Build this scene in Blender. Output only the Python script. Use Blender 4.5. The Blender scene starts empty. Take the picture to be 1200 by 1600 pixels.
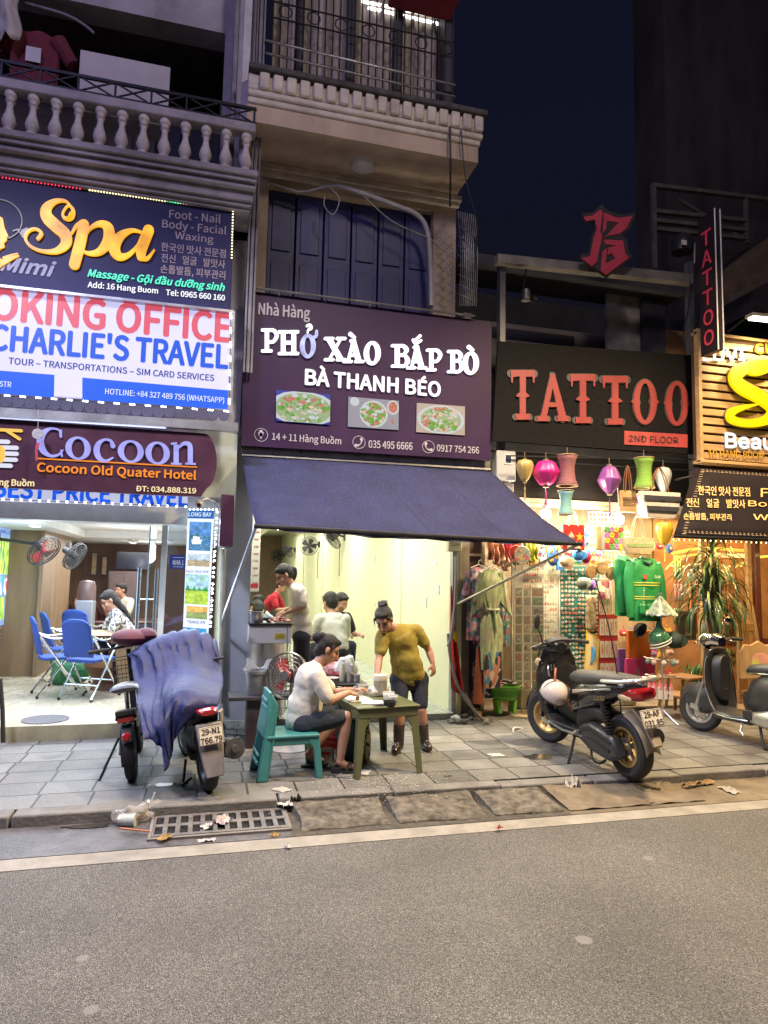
# Night street: camera, world and lights first, then ground, buildings, signs, vehicles, people and furniture, souvenir shop, litter
import bpy,bmesh,math,random
from mathutils import Vector,Matrix,noise
R=math.radians
rnd=random.Random(7)
S=bpy.context.scene
COL=S.collection
FPX,YAW,PITCH,ROLL,CAMH=1050.0,R(14.62),R(5.41),R(1.118),1.65
_f=Vector((math.sin(YAW)*math.cos(PITCH),math.cos(YAW)*math.cos(PITCH),math.sin(PITCH)))
_r0=Vector((math.cos(YAW),-math.sin(YAW),0));_u0=_r0.cross(_f)
_r=_r0*math.cos(ROLL)+_u0*math.sin(ROLL);_u=-_r0*math.sin(ROLL)+_u0*math.cos(ROLL)
EYE=Vector((0,0,CAMH))
cd=bpy.data.cameras.new('camera');cam=bpy.data.objects.new('camera',cd);COL.objects.link(cam)
cam.matrix_world=Matrix(((_r.x,_u.x,-_f.x,0),(_r.y,_u.y,-_f.y,0),(_r.z,_u.z,-_f.z,CAMH),(0,0,0,1)))
cd.sensor_fit='VERTICAL';cd.sensor_height=36;cd.lens=FPX/1600*36
cd.clip_start=.05;cd.clip_end=500
S.camera=cam
def ray(px,py):return _f+_r*((px-600)/FPX)+_u*((800-py)/FPX)
def P(px,py,Y):d=ray(px,py);return EYE+d*(Y/d.y)
def G(px,py,z=0):d=ray(px,py);return EYE+d*((z-CAMH)/d.z)
def PX(px,py,X):d=ray(px,py);return EYE+d*(X/d.x)
w=bpy.data.worlds.new('World');S.world=w;w.use_nodes=True
nt=w.node_tree;bg=nt.nodes['Background']
sky=nt.nodes.new('ShaderNodeTexSky');sky.sky_type='NISHITA';sky.sun_disc=False
sky.sun_elevation=R(-4);sky.sun_rotation=R(200)
hs=nt.nodes.new('ShaderNodeMixRGB');hs.blend_type='MULTIPLY';hs.inputs[0].default_value=1
hs.inputs[2].default_value=(.62,.66,1.25,1)
nt.links.new(sky.outputs[0],hs.inputs[1]);nt.links.new(hs.outputs[0],bg.inputs[0]);bg.inputs[1].default_value=.6
sl=bpy.data.lights.new('moon','SUN');sl.energy=.02;sl.angle=R(10);sl.color=(.7,.78,1)
so=bpy.data.objects.new('moon',sl);so.rotation_euler=(R(50),0,R(-20));COL.objects.link(so)
S.view_settings.view_transform='Standard';S.view_settings.look='None';S.view_settings.exposure=0.0;S.view_settings.gamma=1
S.render.engine='CYCLES';S.cycles.use_denoising=True
S.cycles.max_bounces=6;S.cycles.diffuse_bounces=3;S.cycles.glossy_bounces=3;S.cycles.transmission_bounces=4
S.cycles.transparent_max_bounces=8;S.cycles.sample_clamp_indirect=4;S.cycles.caustics_reflective=False;S.cycles.caustics_refractive=False
def lamp(kind,loc,energy,color=(1,1,1),size=.1,to=None,parent=None,sy=None,spread=None,name='light'):
 l=bpy.data.lights.new(name,kind);l.energy=energy;l.color=color
 if kind=='AREA':
  l.size=size
  if sy:l.shape='RECTANGLE';l.size_y=sy
  if spread:l.spread=R(spread)
 else:l.shadow_soft_size=size
 if kind=='SPOT':l.spot_size=R(spread or 120);l.spot_blend=.6
 o=bpy.data.objects.new(name,l);COL.objects.link(o);o.location=loc
 if to is not None:o.rotation_euler=(Vector(to)-Vector(loc)).to_track_quat('-Z','Y').to_euler()
 if parent:o.parent=parent;o.location=Vector(loc)-parent.location
 return o
lamp('SPOT',(-3.2,4.0,6.8),1750,(.80,.80,1),.35,(-1.6,4.0,0),spread=130,name='street_lamp_cool')
lamp('SPOT',(1.4,3.9,7.2),1450,(1,.87,.68),.35,(1.4,3.7,0),spread=130,name='street_lamp_neutral')
lamp('SPOT',(5.0,3.9,6.8),3100,(1,.74,.41),.35,(4.4,3.8,0),spread=130,name='street_lamp_warm')
lamp('POINT',(-3.0,2.2,8.2),420,(.56,.50,1),.4,name='facade_fill_cool')  # added violet fill, no real lamp, lifts the upper left facade
lamp('POINT',(2.2,2.6,8.6),310,(1,.84,.78),.4,name='facade_fill_neutral')  # second added fill without a fitting, for the upper middle facade
MATS={}
def srgb(r,g,b):
 f=lambda c:(c/255/12.92)if c/255<=.04045 else((c/255+.055)/1.055)**2.4
 return(f(r),f(g),f(b))
def _new(name):
 m=bpy.data.materials.new(name);m.use_nodes=True
 n=m.node_tree.nodes;return m,n,m.node_tree.links,n['Principled BSDF']
def mat(name,col=(.5,.5,.5),rough=.6,metal=0.,var=.18,scale=5.,bump=.0,bscale=50.,dirt=0.,coat=0.,stretch=(1,1,1),spec=.5):
 if name in MATS:return MATS[name]
 m,n,L,b=_new(name)
 tc=n.new('ShaderNodeTexCoord');mp=n.new('ShaderNodeMapping');mp.inputs['Scale'].default_value=stretch
 L.new(tc.outputs['Object'],mp.inputs[0])
 nz=n.new('ShaderNodeTexNoise');nz.inputs['Scale'].default_value=scale;nz.inputs['Detail'].default_value=7;nz.inputs['Roughness'].default_value=.62
 L.new(mp.outputs[0],nz.inputs['Vector'])
 cr=n.new('ShaderNodeValToRGB');e=cr.color_ramp.elements
 e[0].position=.3;e[1].position=.7
 e[0].color=(*[max(0,c*(1-var))for c in col],1);e[1].color=(*[min(1,c*(1+var))for c in col],1)
 L.new(nz.outputs[0],cr.inputs[0]);out=cr.outputs[0]
 if dirt:
  n2=n.new('ShaderNodeTexNoise');n2.inputs['Scale'].default_value=scale*.45;n2.inputs['Detail'].default_value=10;n2.inputs['Roughness'].default_value=.75
  L.new(mp.outputs[0],n2.inputs['Vector'])
  r2=n.new('ShaderNodeValToRGB');r2.color_ramp.elements[0].position=.5;r2.color_ramp.elements[1].position=.72
  L.new(n2.outputs[0],r2.inputs[0])
  mx=n.new('ShaderNodeMixRGB');mx.blend_type='MIX';ml=n.new('ShaderNodeMath');ml.operation='MULTIPLY';ml.inputs[1].default_value=dirt
  L.new(r2.outputs[0],ml.inputs[0]);L.new(ml.outputs[0],mx.inputs[0]);L.new(out,mx.inputs[1]);mx.inputs[2].default_value=(col[0]*.18,col[1]*.17,col[2]*.16,1)
  out=mx.outputs[0]
 L.new(out,b.inputs['Base Color'])
 mr=n.new('ShaderNodeMapRange');mr.inputs[3].default_value=max(.03,rough-.12);mr.inputs[4].default_value=min(1,rough+.12)
 L.new(nz.outputs[0],mr.inputs[0]);L.new(mr.outputs[0],b.inputs['Roughness'])
 b.inputs['Metallic'].default_value=metal;b.inputs['Specular IOR Level'].default_value=spec
 if coat:b.inputs['Coat Weight'].default_value=coat;b.inputs['Coat Roughness'].default_value=.08
 if bump:
  n3=n.new('ShaderNodeTexNoise');n3.inputs['Scale'].default_value=bscale;n3.inputs['Detail'].default_value=5
  L.new(mp.outputs[0],n3.inputs['Vector'])
  bp=n.new('ShaderNodeBump');bp.inputs['Strength'].default_value=bump;bp.inputs['Distance'].default_value=.01
  L.new(n3.outputs[0],bp.inputs['Height']);L.new(bp.outputs[0],b.inputs['Normal'])
 MATS[name]=m;return m
def glow(name,col,strength=1.,base=None,var=0.,scale=8):
 if name in MATS:return MATS[name]
 m,n,L,b=_new(name)
 b.inputs['Base Color'].default_value=(*(base or[c*.10+.004 for c in col]),1);b.inputs['Roughness'].default_value=.4
 b.inputs['Emission Color'].default_value=(*col,1);b.inputs['Emission Strength'].default_value=strength
 if var:
  tc=n.new('ShaderNodeTexCoord');nz=n.new('ShaderNodeTexNoise');nz.inputs['Scale'].default_value=scale
  L.new(tc.outputs['Object'],nz.inputs['Vector']);mr=n.new('ShaderNodeMapRange');mr.inputs[1].default_value=.3;mr.inputs[2].default_value=.7
  mr.inputs[3].default_value=strength*(1-var);mr.inputs[4].default_value=strength*(1+var)
  L.new(nz.outputs[0],mr.inputs[0]);L.new(mr.outputs[0],b.inputs['Emission Strength'])
 MATS[name]=m;return m
def glass(name,tint=(.9,.95,1),rough=.03,mixf=.12):
 if name in MATS:return MATS[name]
 m,n,L,b=_new(name)
 tr=n.new('ShaderNodeBsdfTransparent');tr.inputs[0].default_value=(*tint,1)
 gl=n.new('ShaderNodeBsdfGlossy');gl.inputs['Roughness'].default_value=rough
 mx=n.new('ShaderNodeMixShader');mx.inputs[0].default_value=mixf
 L.new(tr.outputs[0],mx.inputs[1]);L.new(gl.outputs[0],mx.inputs[2]);L.new(mx.outputs[0],n['Material Output'].inputs[0])
 MATS[name]=m;return m
def film(name,col=(.8,.8,.78),k=.4,rough=.25):
 if name in MATS:return MATS[name]
 m,n,L,b=_new(name)
 b.inputs['Base Color'].default_value=(*col,1);b.inputs['Roughness'].default_value=rough
 tr=n.new('ShaderNodeBsdfTransparent');mx=n.new('ShaderNodeMixShader');mx.inputs[0].default_value=k
 L.new(tr.outputs[0],mx.inputs[1]);L.new(b.outputs[0],mx.inputs[2]);L.new(mx.outputs[0],n['Material Output'].inputs[0])
 MATS[name]=m;return m
def speck(name,cols,scale=20.,rough=.7,emit=0.,kind='voronoi',stretch=(1,1,1),metal=0,distort=0.):
 """a printed or woven pattern: cells of a few colours"""
 if name in MATS:return MATS[name]
 m,n,L,b=_new(name)
 tc=n.new('ShaderNodeTexCoord');mp=n.new('ShaderNodeMapping');mp.inputs['Scale'].default_value=stretch
 L.new(tc.outputs['Object'],mp.inputs[0])
 if kind=='voronoi':
  t=n.new('ShaderNodeTexVoronoi');t.inputs['Scale'].default_value=scale;L.new(mp.outputs[0],t.inputs['Vector'])
  sp=n.new('ShaderNodeSeparateColor');L.new(t.outputs['Color'],sp.inputs[0]);fac=sp.outputs[0]
 elif kind=='wave':
  t=n.new('ShaderNodeTexWave');t.bands_direction='Z';t.inputs['Scale'].default_value=scale;t.inputs['Distortion'].default_value=distort
  t.inputs['Detail Scale'].default_value=4
  L.new(mp.outputs[0],t.inputs['Vector']);fac=t.outputs['Fac']
 elif kind=='checker':
  t=n.new('ShaderNodeTexChecker');t.inputs['Scale'].default_value=scale;L.new(mp.outputs[0],t.inputs['Vector']);fac=t.outputs['Fac']
 else:
  t=n.new('ShaderNodeTexNoise');t.inputs['Scale'].default_value=scale;t.inputs['Detail'].default_value=4;L.new(mp.outputs[0],t.inputs['Vector']);fac=t.outputs[0]
 cr=n.new('ShaderNodeValToRGB');cr.color_ramp.interpolation='CONSTANT' if kind in('voronoi','checker','wave')else 'LINEAR'
 el=cr.color_ramp.elements;k=len(cols)
 lo,hi=(.32,.68)if kind=='noise' else(0,1)
 while len(el)<k:el.new(.5)
 for i,c in enumerate(cols):el[i].position=lo+(hi-lo)*i/(k-1 if kind=='noise' else k);el[i].color=(*c,1)
 L.new(fac,cr.inputs[0]);L.new(cr.outputs[0],b.inputs['Base Color']);b.inputs['Roughness'].default_value=rough;b.inputs['Metallic'].default_value=metal
 if emit:L.new(cr.outputs[0],b.inputs['Emission Color']);b.inputs['Emission Strength'].default_value=emit
 MATS[name]=m;return m
def cr_pts(pts,n=6,closed=False):
 """Catmull-Rom through the points"""
 pts=[Vector(p)for p in pts];out=[];k=len(pts)
 if k<3 and not closed:n_=n;return[pts[0].lerp(pts[-1],i/n_)for i in range(n_+1)]
 g=(lambda i:pts[i%k])if closed else(lambda i:pts[max(0,min(k-1,i))])
 for i in range(k if closed else k-1):
  a,b,c,d=g(i-1),g(i),g(i+1),g(i+2)
  for j in range(n):
   t=j/n
   out.append(.5*((2*b)+(c-a)*t+(2*a-5*b+4*c-d)*t*t+(3*b-3*c+d-a)*t**3))
 if not closed:out.append(pts[-1])
 return out
class MB:
 def __init__(s,T=None):s.v=[];s.f=[];s.m=[];s.T=T;s.k=0
 def add(s,vs,fs):
  o=len(s.v);T=s.T
  s.v+=[tuple(T@Vector(q))if T else tuple(q)for q in vs]
  s.f+=[tuple(i+o for i in f)for f in fs];s.m+=[s.k]*len(fs);return s
 def box(s,x0,x1,y0,y1,z0,z1):
  return s.add([(x0,y0,z0),(x1,y0,z0),(x1,y1,z0),(x0,y1,z0),(x0,y0,z1),(x1,y0,z1),(x1,y1,z1),(x0,y1,z1)],[(0,3,2,1),(4,5,6,7),(0,1,5,4),(1,2,6,5),(2,3,7,6),(3,0,4,7)])
 def obox(s,c,d,rot=(0,0,0)):
  M=Matrix.Translation(c)@__import__('mathutils').Euler(rot).to_matrix().to_4x4()
  x,y,z=d[0]/2,d[1]/2,d[2]/2
  return s.add([M@Vector(q)for q in[(-x,-y,-z),(x,-y,-z),(x,y,-z),(-x,y,-z),(-x,-y,z),(x,-y,z),(x,y,z),(-x,y,z)]],[(0,3,2,1),(4,5,6,7),(0,1,5,4),(1,2,6,5),(2,3,7,6),(3,0,4,7)])
 def bar(s,p0,p1,w,h,up=(0,0,1)):
  p0,p1=Vector(p0),Vector(p1);d=(p1-p0).normalized();a=d.cross(Vector(up))
  if a.length<1e-4:a=d.cross(Vector((1,0,0)))
  a.normalize();b=a.cross(d);vs=[]
  for p in(p0,p1):
   for i,j in((-1,-1),(1,-1),(1,1),(-1,1)):vs.append(p+a*w/2*i+b*h/2*j)
  return s.add(vs,[(0,1,2,3),(7,6,5,4),(0,4,5,1),(1,5,6,2),(2,6,7,3),(3,7,4,0)])
 def tube(s,pts,r,n=8,closed=False,caps=True,smooth=0):
  if smooth:
   if not hasattr(r,'__len__'):pts=cr_pts(pts,smooth,closed)
   else:
    q=cr_pts([(*p,rr)for p,rr in zip(pts,r)]if False else[Vector((*p,rr))for p,rr in zip(pts,r)],smooth,closed)
    pts=[Vector(a[:3])for a in q];r=[a[3]for a in q]
  pts=[Vector(p)for p in pts];k=len(pts)
  if not hasattr(r,'__len__'):r=[r]*k
  nrm=None;vs=[]
  for i,p in enumerate(pts):
   a=pts[(i-1)%k]if closed or i else p;b=pts[(i+1)%k]if closed or i<k-1 else p
   t=(b-a)
   t=t.normalized()if t.length>1e-9 else Vector((0,0,1))
   if nrm is None:
    nrm=t.orthogonal().normalized()
   else:
    nrm=nrm-t*nrm.dot(t);nrm=nrm.normalized()if nrm.length>1e-6 else t.orthogonal().normalized()
   bi=t.cross(nrm)
   for j in range(n):
    an=2*math.pi*j/n;vs.append(p+(nrm*math.cos(an)+bi*math.sin(an))*r[i])
  fs=[]
  for i in range(k if closed else k-1):
   i2=(i+1)%k
   for j in range(n):fs.append((i*n+j,i*n+(j+1)%n,i2*n+(j+1)%n,i2*n+j))
  if caps and not closed:fs.append(tuple(range(n-1,-1,-1)));fs.append(tuple((k-1)*n+j for j in range(n)))
  return s.add(vs,fs)
 def cyl(s,p0,p1,r0,r1=None,n=14):return s.tube([p0,p1],[r0,r0 if r1 is None else r1],n)
 def lathe(s,prof,n=20,c=(0,0,0),axis=None,a0=0,a1=2*math.pi):
  M=Matrix.Translation(c)
  if axis is not None:M=M@Vector(axis).to_track_quat('Z','Y').to_matrix().to_4x4()
  full=abs(a1-a0-2*math.pi)<1e-6;m=n if full else n+1;vs=[];k=len(prof)
  for r,z in prof:
   for j in range(m):
    a=a0+(a1-a0)*j/n;vs.append(M@Vector((r*math.cos(a),r*math.sin(a),z)))
  fs=[]
  for i in range(k-1):
   for j in range(n):fs.append((i*m+j,i*m+(j+1)%m,(i+1)*m+(j+1)%m,(i+1)*m+j))
  return s.add(vs,fs)
 def ball(s,c,r,n=14,T=None):
  if not hasattr(r,'__len__'):r=(r,r,r)
  vs=[];fs=[];h=n//2
  for i in range(h+1):
   a=math.pi*i/h
   for j in range(n):
    b=2*math.pi*j/n;q=Vector((math.sin(a)*math.cos(b)*r[0],math.sin(a)*math.sin(b)*r[1],math.cos(a)*r[2]))
    vs.append((T@q if T else q)+Vector(c))
  for i in range(h):
   for j in range(n):fs.append((i*n+j,(i+1)*n+j,(i+1)*n+(j+1)%n,i*n+(j+1)%n))
  return s.add(vs,fs)
 def cap(s,p0,p1,r0,r1=None,n=12):
  """tapered capsule"""
  p0,p1=Vector(p0),Vector(p1);r1=r0 if r1 is None else r1
  s.ball(p0,r0,n);s.ball(p1,r1,n);return s.tube([p0,p1],[r0*.995,r1*.995],n)
 def chain(s,pts,rs,n=12):
  for i in range(len(pts)-1):s.cap(pts[i],pts[i+1],rs[i],rs[i+1],n)
  return s
 def loft(s,rings,closed_ends=True):
  n=len(rings[0]);vs=[q for r in rings for q in r];fs=[]
  for i in range(len(rings)-1):
   for j in range(n):fs.append((i*n+j,i*n+(j+1)%n,(i+1)*n+(j+1)%n,(i+1)*n+j))
  if closed_ends:fs.append(tuple(range(n-1,-1,-1)));fs.append(tuple((len(rings)-1)*n+j for j in range(n)))
  return s.add(vs,fs)
 def body(s,secs,n=16,pw=2.6):
  """loft along x of super-ellipses: (x, zc, half width, half height[, y])"""
  rings=[]
  for q in secs:
   x,zc,hw,hh=q[:4];yy=q[4]if len(q)>4 else 0;ring=[]
   for j in range(n):
    a=2*math.pi*j/n;c,d=math.cos(a),math.sin(a)
    ring.append((x,yy+hw*math.copysign(abs(c)**(2/pw),c),zc+hh*math.copysign(abs(d)**(2/pw),d)))
   rings.append(ring)
  return s.loft(rings)
 def prism(s,poly,off):
  poly=[Vector(p)for p in poly];off=Vector(off);n=len(poly)
  return s.add(poly+[p+off for p in poly],[tuple(range(n)),tuple(range(2*n-1,n-1,-1))]+[(i,n+i,n+(i+1)%n,(i+1)%n)for i in range(n)])
 def grid(s,fn,nu,nv,wrap=False):
  vs=[fn(i/nu,j/nv)for j in range(nv+1)for i in range(nu+1)];m=nu+1
  return s.add(vs,[(j*m+i,j*m+i+1,(j+1)*m+i+1,(j+1)*m+i)for j in range(nv)for i in range(nu)])
 def build(s,name,mats,parent=None,world=False,smooth=35,bevel=0,solid=0,sub=0):
  me=bpy.data.meshes.new(name);off=parent.location if(world and parent)else Vector((0,0,0))
  if world and parent and parent.parent:off=parent.location+parent.parent.location
  me.from_pydata([(a-off.x,b-off.y,c-off.z)for a,b,c in s.v],[],s.f)
  for m in(mats if isinstance(mats,(list,tuple))else[mats]):me.materials.append(m)
  for p,k in zip(me.polygons,s.m):p.material_index=k
  bm=bmesh.new();bm.from_mesh(me);bmesh.ops.recalc_face_normals(bm,faces=bm.faces);bm.to_mesh(me);bm.free()
  if smooth:
   for p in me.polygons:p.use_smooth=True
   me.set_sharp_from_angle(angle=R(smooth))
  o=bpy.data.objects.new(name,me);COL.objects.link(o)
  if parent:o.parent=parent
  if solid:md=o.modifiers.new('s','SOLIDIFY');md.thickness=solid;md.offset=0
  if bevel:md=o.modifiers.new('b','BEVEL');md.width=bevel;md.segments=2;md.limit_method='ANGLE'
  if sub:md=o.modifiers.new('u','SUBSURF');md.levels=sub;md.render_levels=sub
  return o
def tag(o,label,cat,group=None):
 o['label']=label;o['category']=cat
 if group:o['group']=group
 return o
def thing(name,label,cat,loc=(0,0,0),rz=0,group=None):
 o=bpy.data.objects.new(name,None);COL.objects.link(o);o.location=loc;o.rotation_euler=(0,0,rz);o.empty_display_size=.2
 return tag(o,label,cat,group)
def structure(o):o['kind']='structure';return o
def dup(o,parent=None):
 c=o.copy();COL.objects.link(c)
 if parent:c.parent=parent
 for ch in list(o.children):dup(ch,c)
 return c
FONTS={}
def font(k):
 if k not in FONTS:
  try:FONTS[k]=bpy.data.fonts.load(bpy.utils.system_resource('DATAFILES')+'/fonts/'+{'cjk':'Noto Sans CJK Regular.woff2','inter':'Inter.woff2'}[k])
  except Exception:FONTS[k]=None
 return FONTS[k]
_tc={}
def glyphs(body,fk='cjk',shear=0.):
 key=(body,fk,shear)
 if key in _tc:return _tc[key]
 c=bpy.data.curves.new('letters','FONT');c.body=body;c.size=1;c.shear=shear;c.resolution_u=4
 if font(fk):c.font=font(fk)
 o=bpy.data.objects.new('letters',c);me=o.to_mesh()
 vs=[tuple(q.co)for q in me.vertices];fs=[tuple(p.vertices)for p in me.polygons]
 o.to_mesh_clear();bpy.data.objects.remove(o);bpy.data.curves.remove(c)
 _tc[key]=(vs,fs);return vs,fs
def write(mb,body,pl,pr,top,Y,fk='cjk',bold=.03,shear=0.,prefix='',z0=0.,lift=.004,nb=8):
 """letters on a wall-parallel plane: baseline from photo point pl to pr, capitals reaching photo height top at pl"""
 A,B=P(pl[0],pl[1],Y),P(pr[0],pr[1],Y);h=P(pl[0],top,Y).z-A.z
 hv,_=glyphs('H',fk,0.);cap=max(q[1]for q in hv)
 vs,fs=glyphs(body,fk,shear);x0=min(q[0]for q in vs);x1=max(q[0]for q in vs)
 sx=(B.x-A.x)/(x1-x0);sz=h/cap;sl=(B.z-A.z)/(B.x-A.x)
 if prefix:
  vs,fs=glyphs(prefix+body,fk,shear);x0=max(q[0]for q in vs)-(x1-x0)
 offs=[(0,0)]if not bold else[(math.cos(2*math.pi*i/nb),math.sin(2*math.pi*i/nb))for i in range(nb)]
 ba=bold*h*.9
 for i,(a,b)in enumerate(offs):
  mb.add([((q[0]-x0)*sx+A.x+a*ba,Y-lift-i*.0004-z0,A.z+q[1]*sz+((q[0]-x0)*sx)*sl+b*ba)for q in vs],fs)
 return mb
def wtext(mb,body,o,ex,ez,w,h,fk='cjk',bold=.02,shear=0.,n=None,lift=.002,nb=8):
 """letters in any plane: origin o (bottom left), unit axes ex, ez, fitted to w x h"""
 o,ex,ez=Vector(o),Vector(ex).normalized(),Vector(ez).normalized();nn=Vector(n).normalized()if n else ex.cross(ez)
 vs,fs=glyphs(body,fk,shear);x0=min(q[0]for q in vs);x1=max(q[0]for q in vs);y0=min(q[1]for q in vs);y1=max(q[1]for q in vs)
 sx=w/(x1-x0);sz=h/(y1-y0);ba=bold*h*.8
 for i in range(nb if bold else 1):
  a,b=(math.cos(2*math.pi*i/nb)*ba,math.sin(2*math.pi*i/nb)*ba)if bold else(0,0)
  mb.add([o+ex*((q[0]-x0)*sx+a)+ez*((q[1]-y0)*sz+b)+nn*(lift+i*.0003)for q in vs],fs)
 return mb
def stroke(mb,pts,ws,cv,Y,depth=.02,front=0.,n=7,ends='round'):
 """a brush stroke with changing width drawn on the sign plane; pts in enlarged-photo pixels mapped by cv"""
 k=len(pts)
 if not hasattr(ws,'__len__'):ws=[ws]*k
 s=(P(*cv(pts[0][0]+10,pts[0][1]),Y)-P(*cv(*pts[0]),Y)).length/10
 q=[]
 for(x,y),w_ in zip(pts,ws):
  p=P(*cv(x,y),Y);q.append(Vector((p.x,p.z,w_*s/2)))
 q=cr_pts(q,n if k>2 else 1);L=[];m=len(q)
 tan=lambda i:Vector(((q[min(m-1,i+1)]-q[max(0,i-1)]).x,(q[min(m-1,i+1)]-q[max(0,i-1)]).y)).normalized()
 yf=Y-depth-front
 def emit(lp,rp):
  a=[(x,yf,z)for x,z in lp];b=[(x,yf,z)for x,z in rp];nn=len(a)
  c=[(x,Y,z)for x,y,z in a];d=[(x,Y,z)for x,y,z in b]
  mb.add(a+b+c+d,[(i,i+1,nn+i+1,nn+i)for i in range(nn-1)]+[(i,2*nn+i,2*nn+i+1,i+1)for i in range(nn-1)]+[(nn+i,nn+i+1,3*nn+i+1,3*nn+i)for i in range(nn-1)]+[(0,nn,3*nn,2*nn),(nn-1,3*nn-1,4*nn-1,2*nn-1)])
 lp,rp=[],[]
 if ends=='round':
  t=tan(0);
  for a in(80,50,25):
   c,d=math.cos(R(a)),math.sin(R(a));nn=Vector((-t.y,t.x));r=q[0].z
   b=Vector((q[0].x,q[0].y))-t*r*d;lp.append(tuple(b+nn*r*c));rp.append(tuple(b-nn*r*c))
 for i in range(m):
  t=tan(i);nn=Vector((-t.y,t.x));b=Vector((q[i].x,q[i].y));lp.append(tuple(b+nn*q[i].z));rp.append(tuple(b-nn*q[i].z))
 if ends=='round':
  t=tan(m-1)
  for a in(25,50,80):
   c,d=math.cos(R(a)),math.sin(R(a));nn=Vector((-t.y,t.x));r=q[-1].z
   b=Vector((q[-1].x,q[-1].y))+t*r*d;lp.append(tuple(b+nn*r*c));rp.append(tuple(b-nn*r*c))
 emit(lp,rp);return mb
def ring(mb,cx,cy,rx,ry,tx,ty,cv,Y,depth=.02,front=0.,n=40,sk=0.):
 yf=Y-depth-front;o,i_=[],[]
 for k in range(n):
  a=2*math.pi*k/n;c,s=math.cos(a),math.sin(a)
  for lst,x,y in((o,rx,ry),(i_,rx-tx,ry-ty)):p=P(*cv(cx+x*c,cy+y*s+sk*x*c),Y);lst.append((p.x,p.z))
 vs=[(x,yf,z)for x,z in o]+[(x,yf,z)for x,z in i_]+[(x,Y,z)for x,z in o]+[(x,Y,z)for x,z in i_]
 mb.add(vs,[q for k in range(n)for j in[(k+1)%n]for q in((k,j,n+j,n+k),(k,2*n+k,2*n+j,j),(n+k,n+j,3*n+j,3*n+k))]);return mb
def plate(mb,pts,Y,depth=.02,cv=None):
 """a flat board with the outline pts (photo pixels), its front at Y-depth"""
 poly=[P(*(cv(*p)if cv else p),Y)for p in pts]
 return mb.prism([(p.x,Y-depth,p.z)for p in poly],(0,depth,0))
ZR=-.075
def asphalt():
 m,n,L,b=_new('asphalt')
 tc=n.new('ShaderNodeTexCoord')
 vo=n.new('ShaderNodeTexVoronoi');vo.inputs['Scale'].default_value=230;L.new(tc.outputs['Object'],vo.inputs[0])
 n1=n.new('ShaderNodeTexNoise');n1.inputs['Scale'].default_value=170;n1.inputs['Detail'].default_value=3;L.new(tc.outputs['Object'],n1.inputs[0])
 n2=n.new('ShaderNodeTexNoise');n2.inputs['Scale'].default_value=1.2;n2.inputs['Detail'].default_value=6;L.new(tc.outputs['Object'],n2.inputs[0])
 sp=n.new('ShaderNodeSeparateColor');L.new(vo.outputs['Color'],sp.inputs[0])
 cr=n.new('ShaderNodeValToRGB');e=cr.color_ramp.elements
 e[0].color=(.075,.072,.064,1);e[1].color=(.38,.365,.325,1);e[0].position=.05
 x=e.new(.5);x.color=(.17,.16,.152,1);x=e.new(.8);x.color=(.225,.217,.195,1)
 L.new(sp.outputs[0],cr.inputs[0])
 mx=n.new('ShaderNodeMixRGB');mx.blend_type='OVERLAY';mx.inputs[0].default_value=.75;L.new(cr.outputs[0],mx.inputs[1]);L.new(n1.outputs[0],mx.inputs[2])
 m2=n.new('ShaderNodeMixRGB');m2.blend_type='OVERLAY';m2.inputs[0].default_value=.45;L.new(mx.outputs[0],m2.inputs[1]);L.new(n2.outputs[0],m2.inputs[2])
 v2=n.new('ShaderNodeTexVoronoi');v2.inputs['Scale'].default_value=2.6;v2.inputs['Randomness'].default_value=1;L.new(tc.outputs['Object'],v2.inputs[0])
 s2=n.new('ShaderNodeSeparateColor');L.new(v2.outputs['Color'],s2.inputs[0])
 sz=n.new('ShaderNodeMath');sz.operation='MULTIPLY';sz.inputs[1].default_value=.15;L.new(s2.outputs[1],sz.inputs[0])
 ad=n.new('ShaderNodeMath');ad.operation='MULTIPLY_ADD';ad.inputs[1].default_value=.07;L.new(n1.outputs[0],ad.inputs[0]);L.new(v2.outputs['Distance'],ad.inputs[2])
 lt=n.new('ShaderNodeMath');lt.operation='LESS_THAN';L.new(ad.outputs[0],lt.inputs[0]);L.new(sz.outputs[0],lt.inputs[1])
 m3=n.new('ShaderNodeMixRGB');L.new(lt.outputs[0],m3.inputs[0]);L.new(m2.outputs[0],m3.inputs[1]);m3.inputs[2].default_value=(.30,.29,.275,1)
 L.new(m3.outputs[0],b.inputs['Base Color']);b.inputs['Roughness'].default_value=.75
 bp=n.new('ShaderNodeBump');bp.inputs['Strength'].default_value=.8;bp.inputs['Distance'].default_value=.012;L.new(vo.outputs['Distance'],bp.inputs['Height']);L.new(bp.outputs[0],b.inputs['Normal'])
 return m
structure(MB().box(-60,60,-60,5.2,ZR-.5,ZR).build('road',asphalt(),smooth=0))
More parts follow.
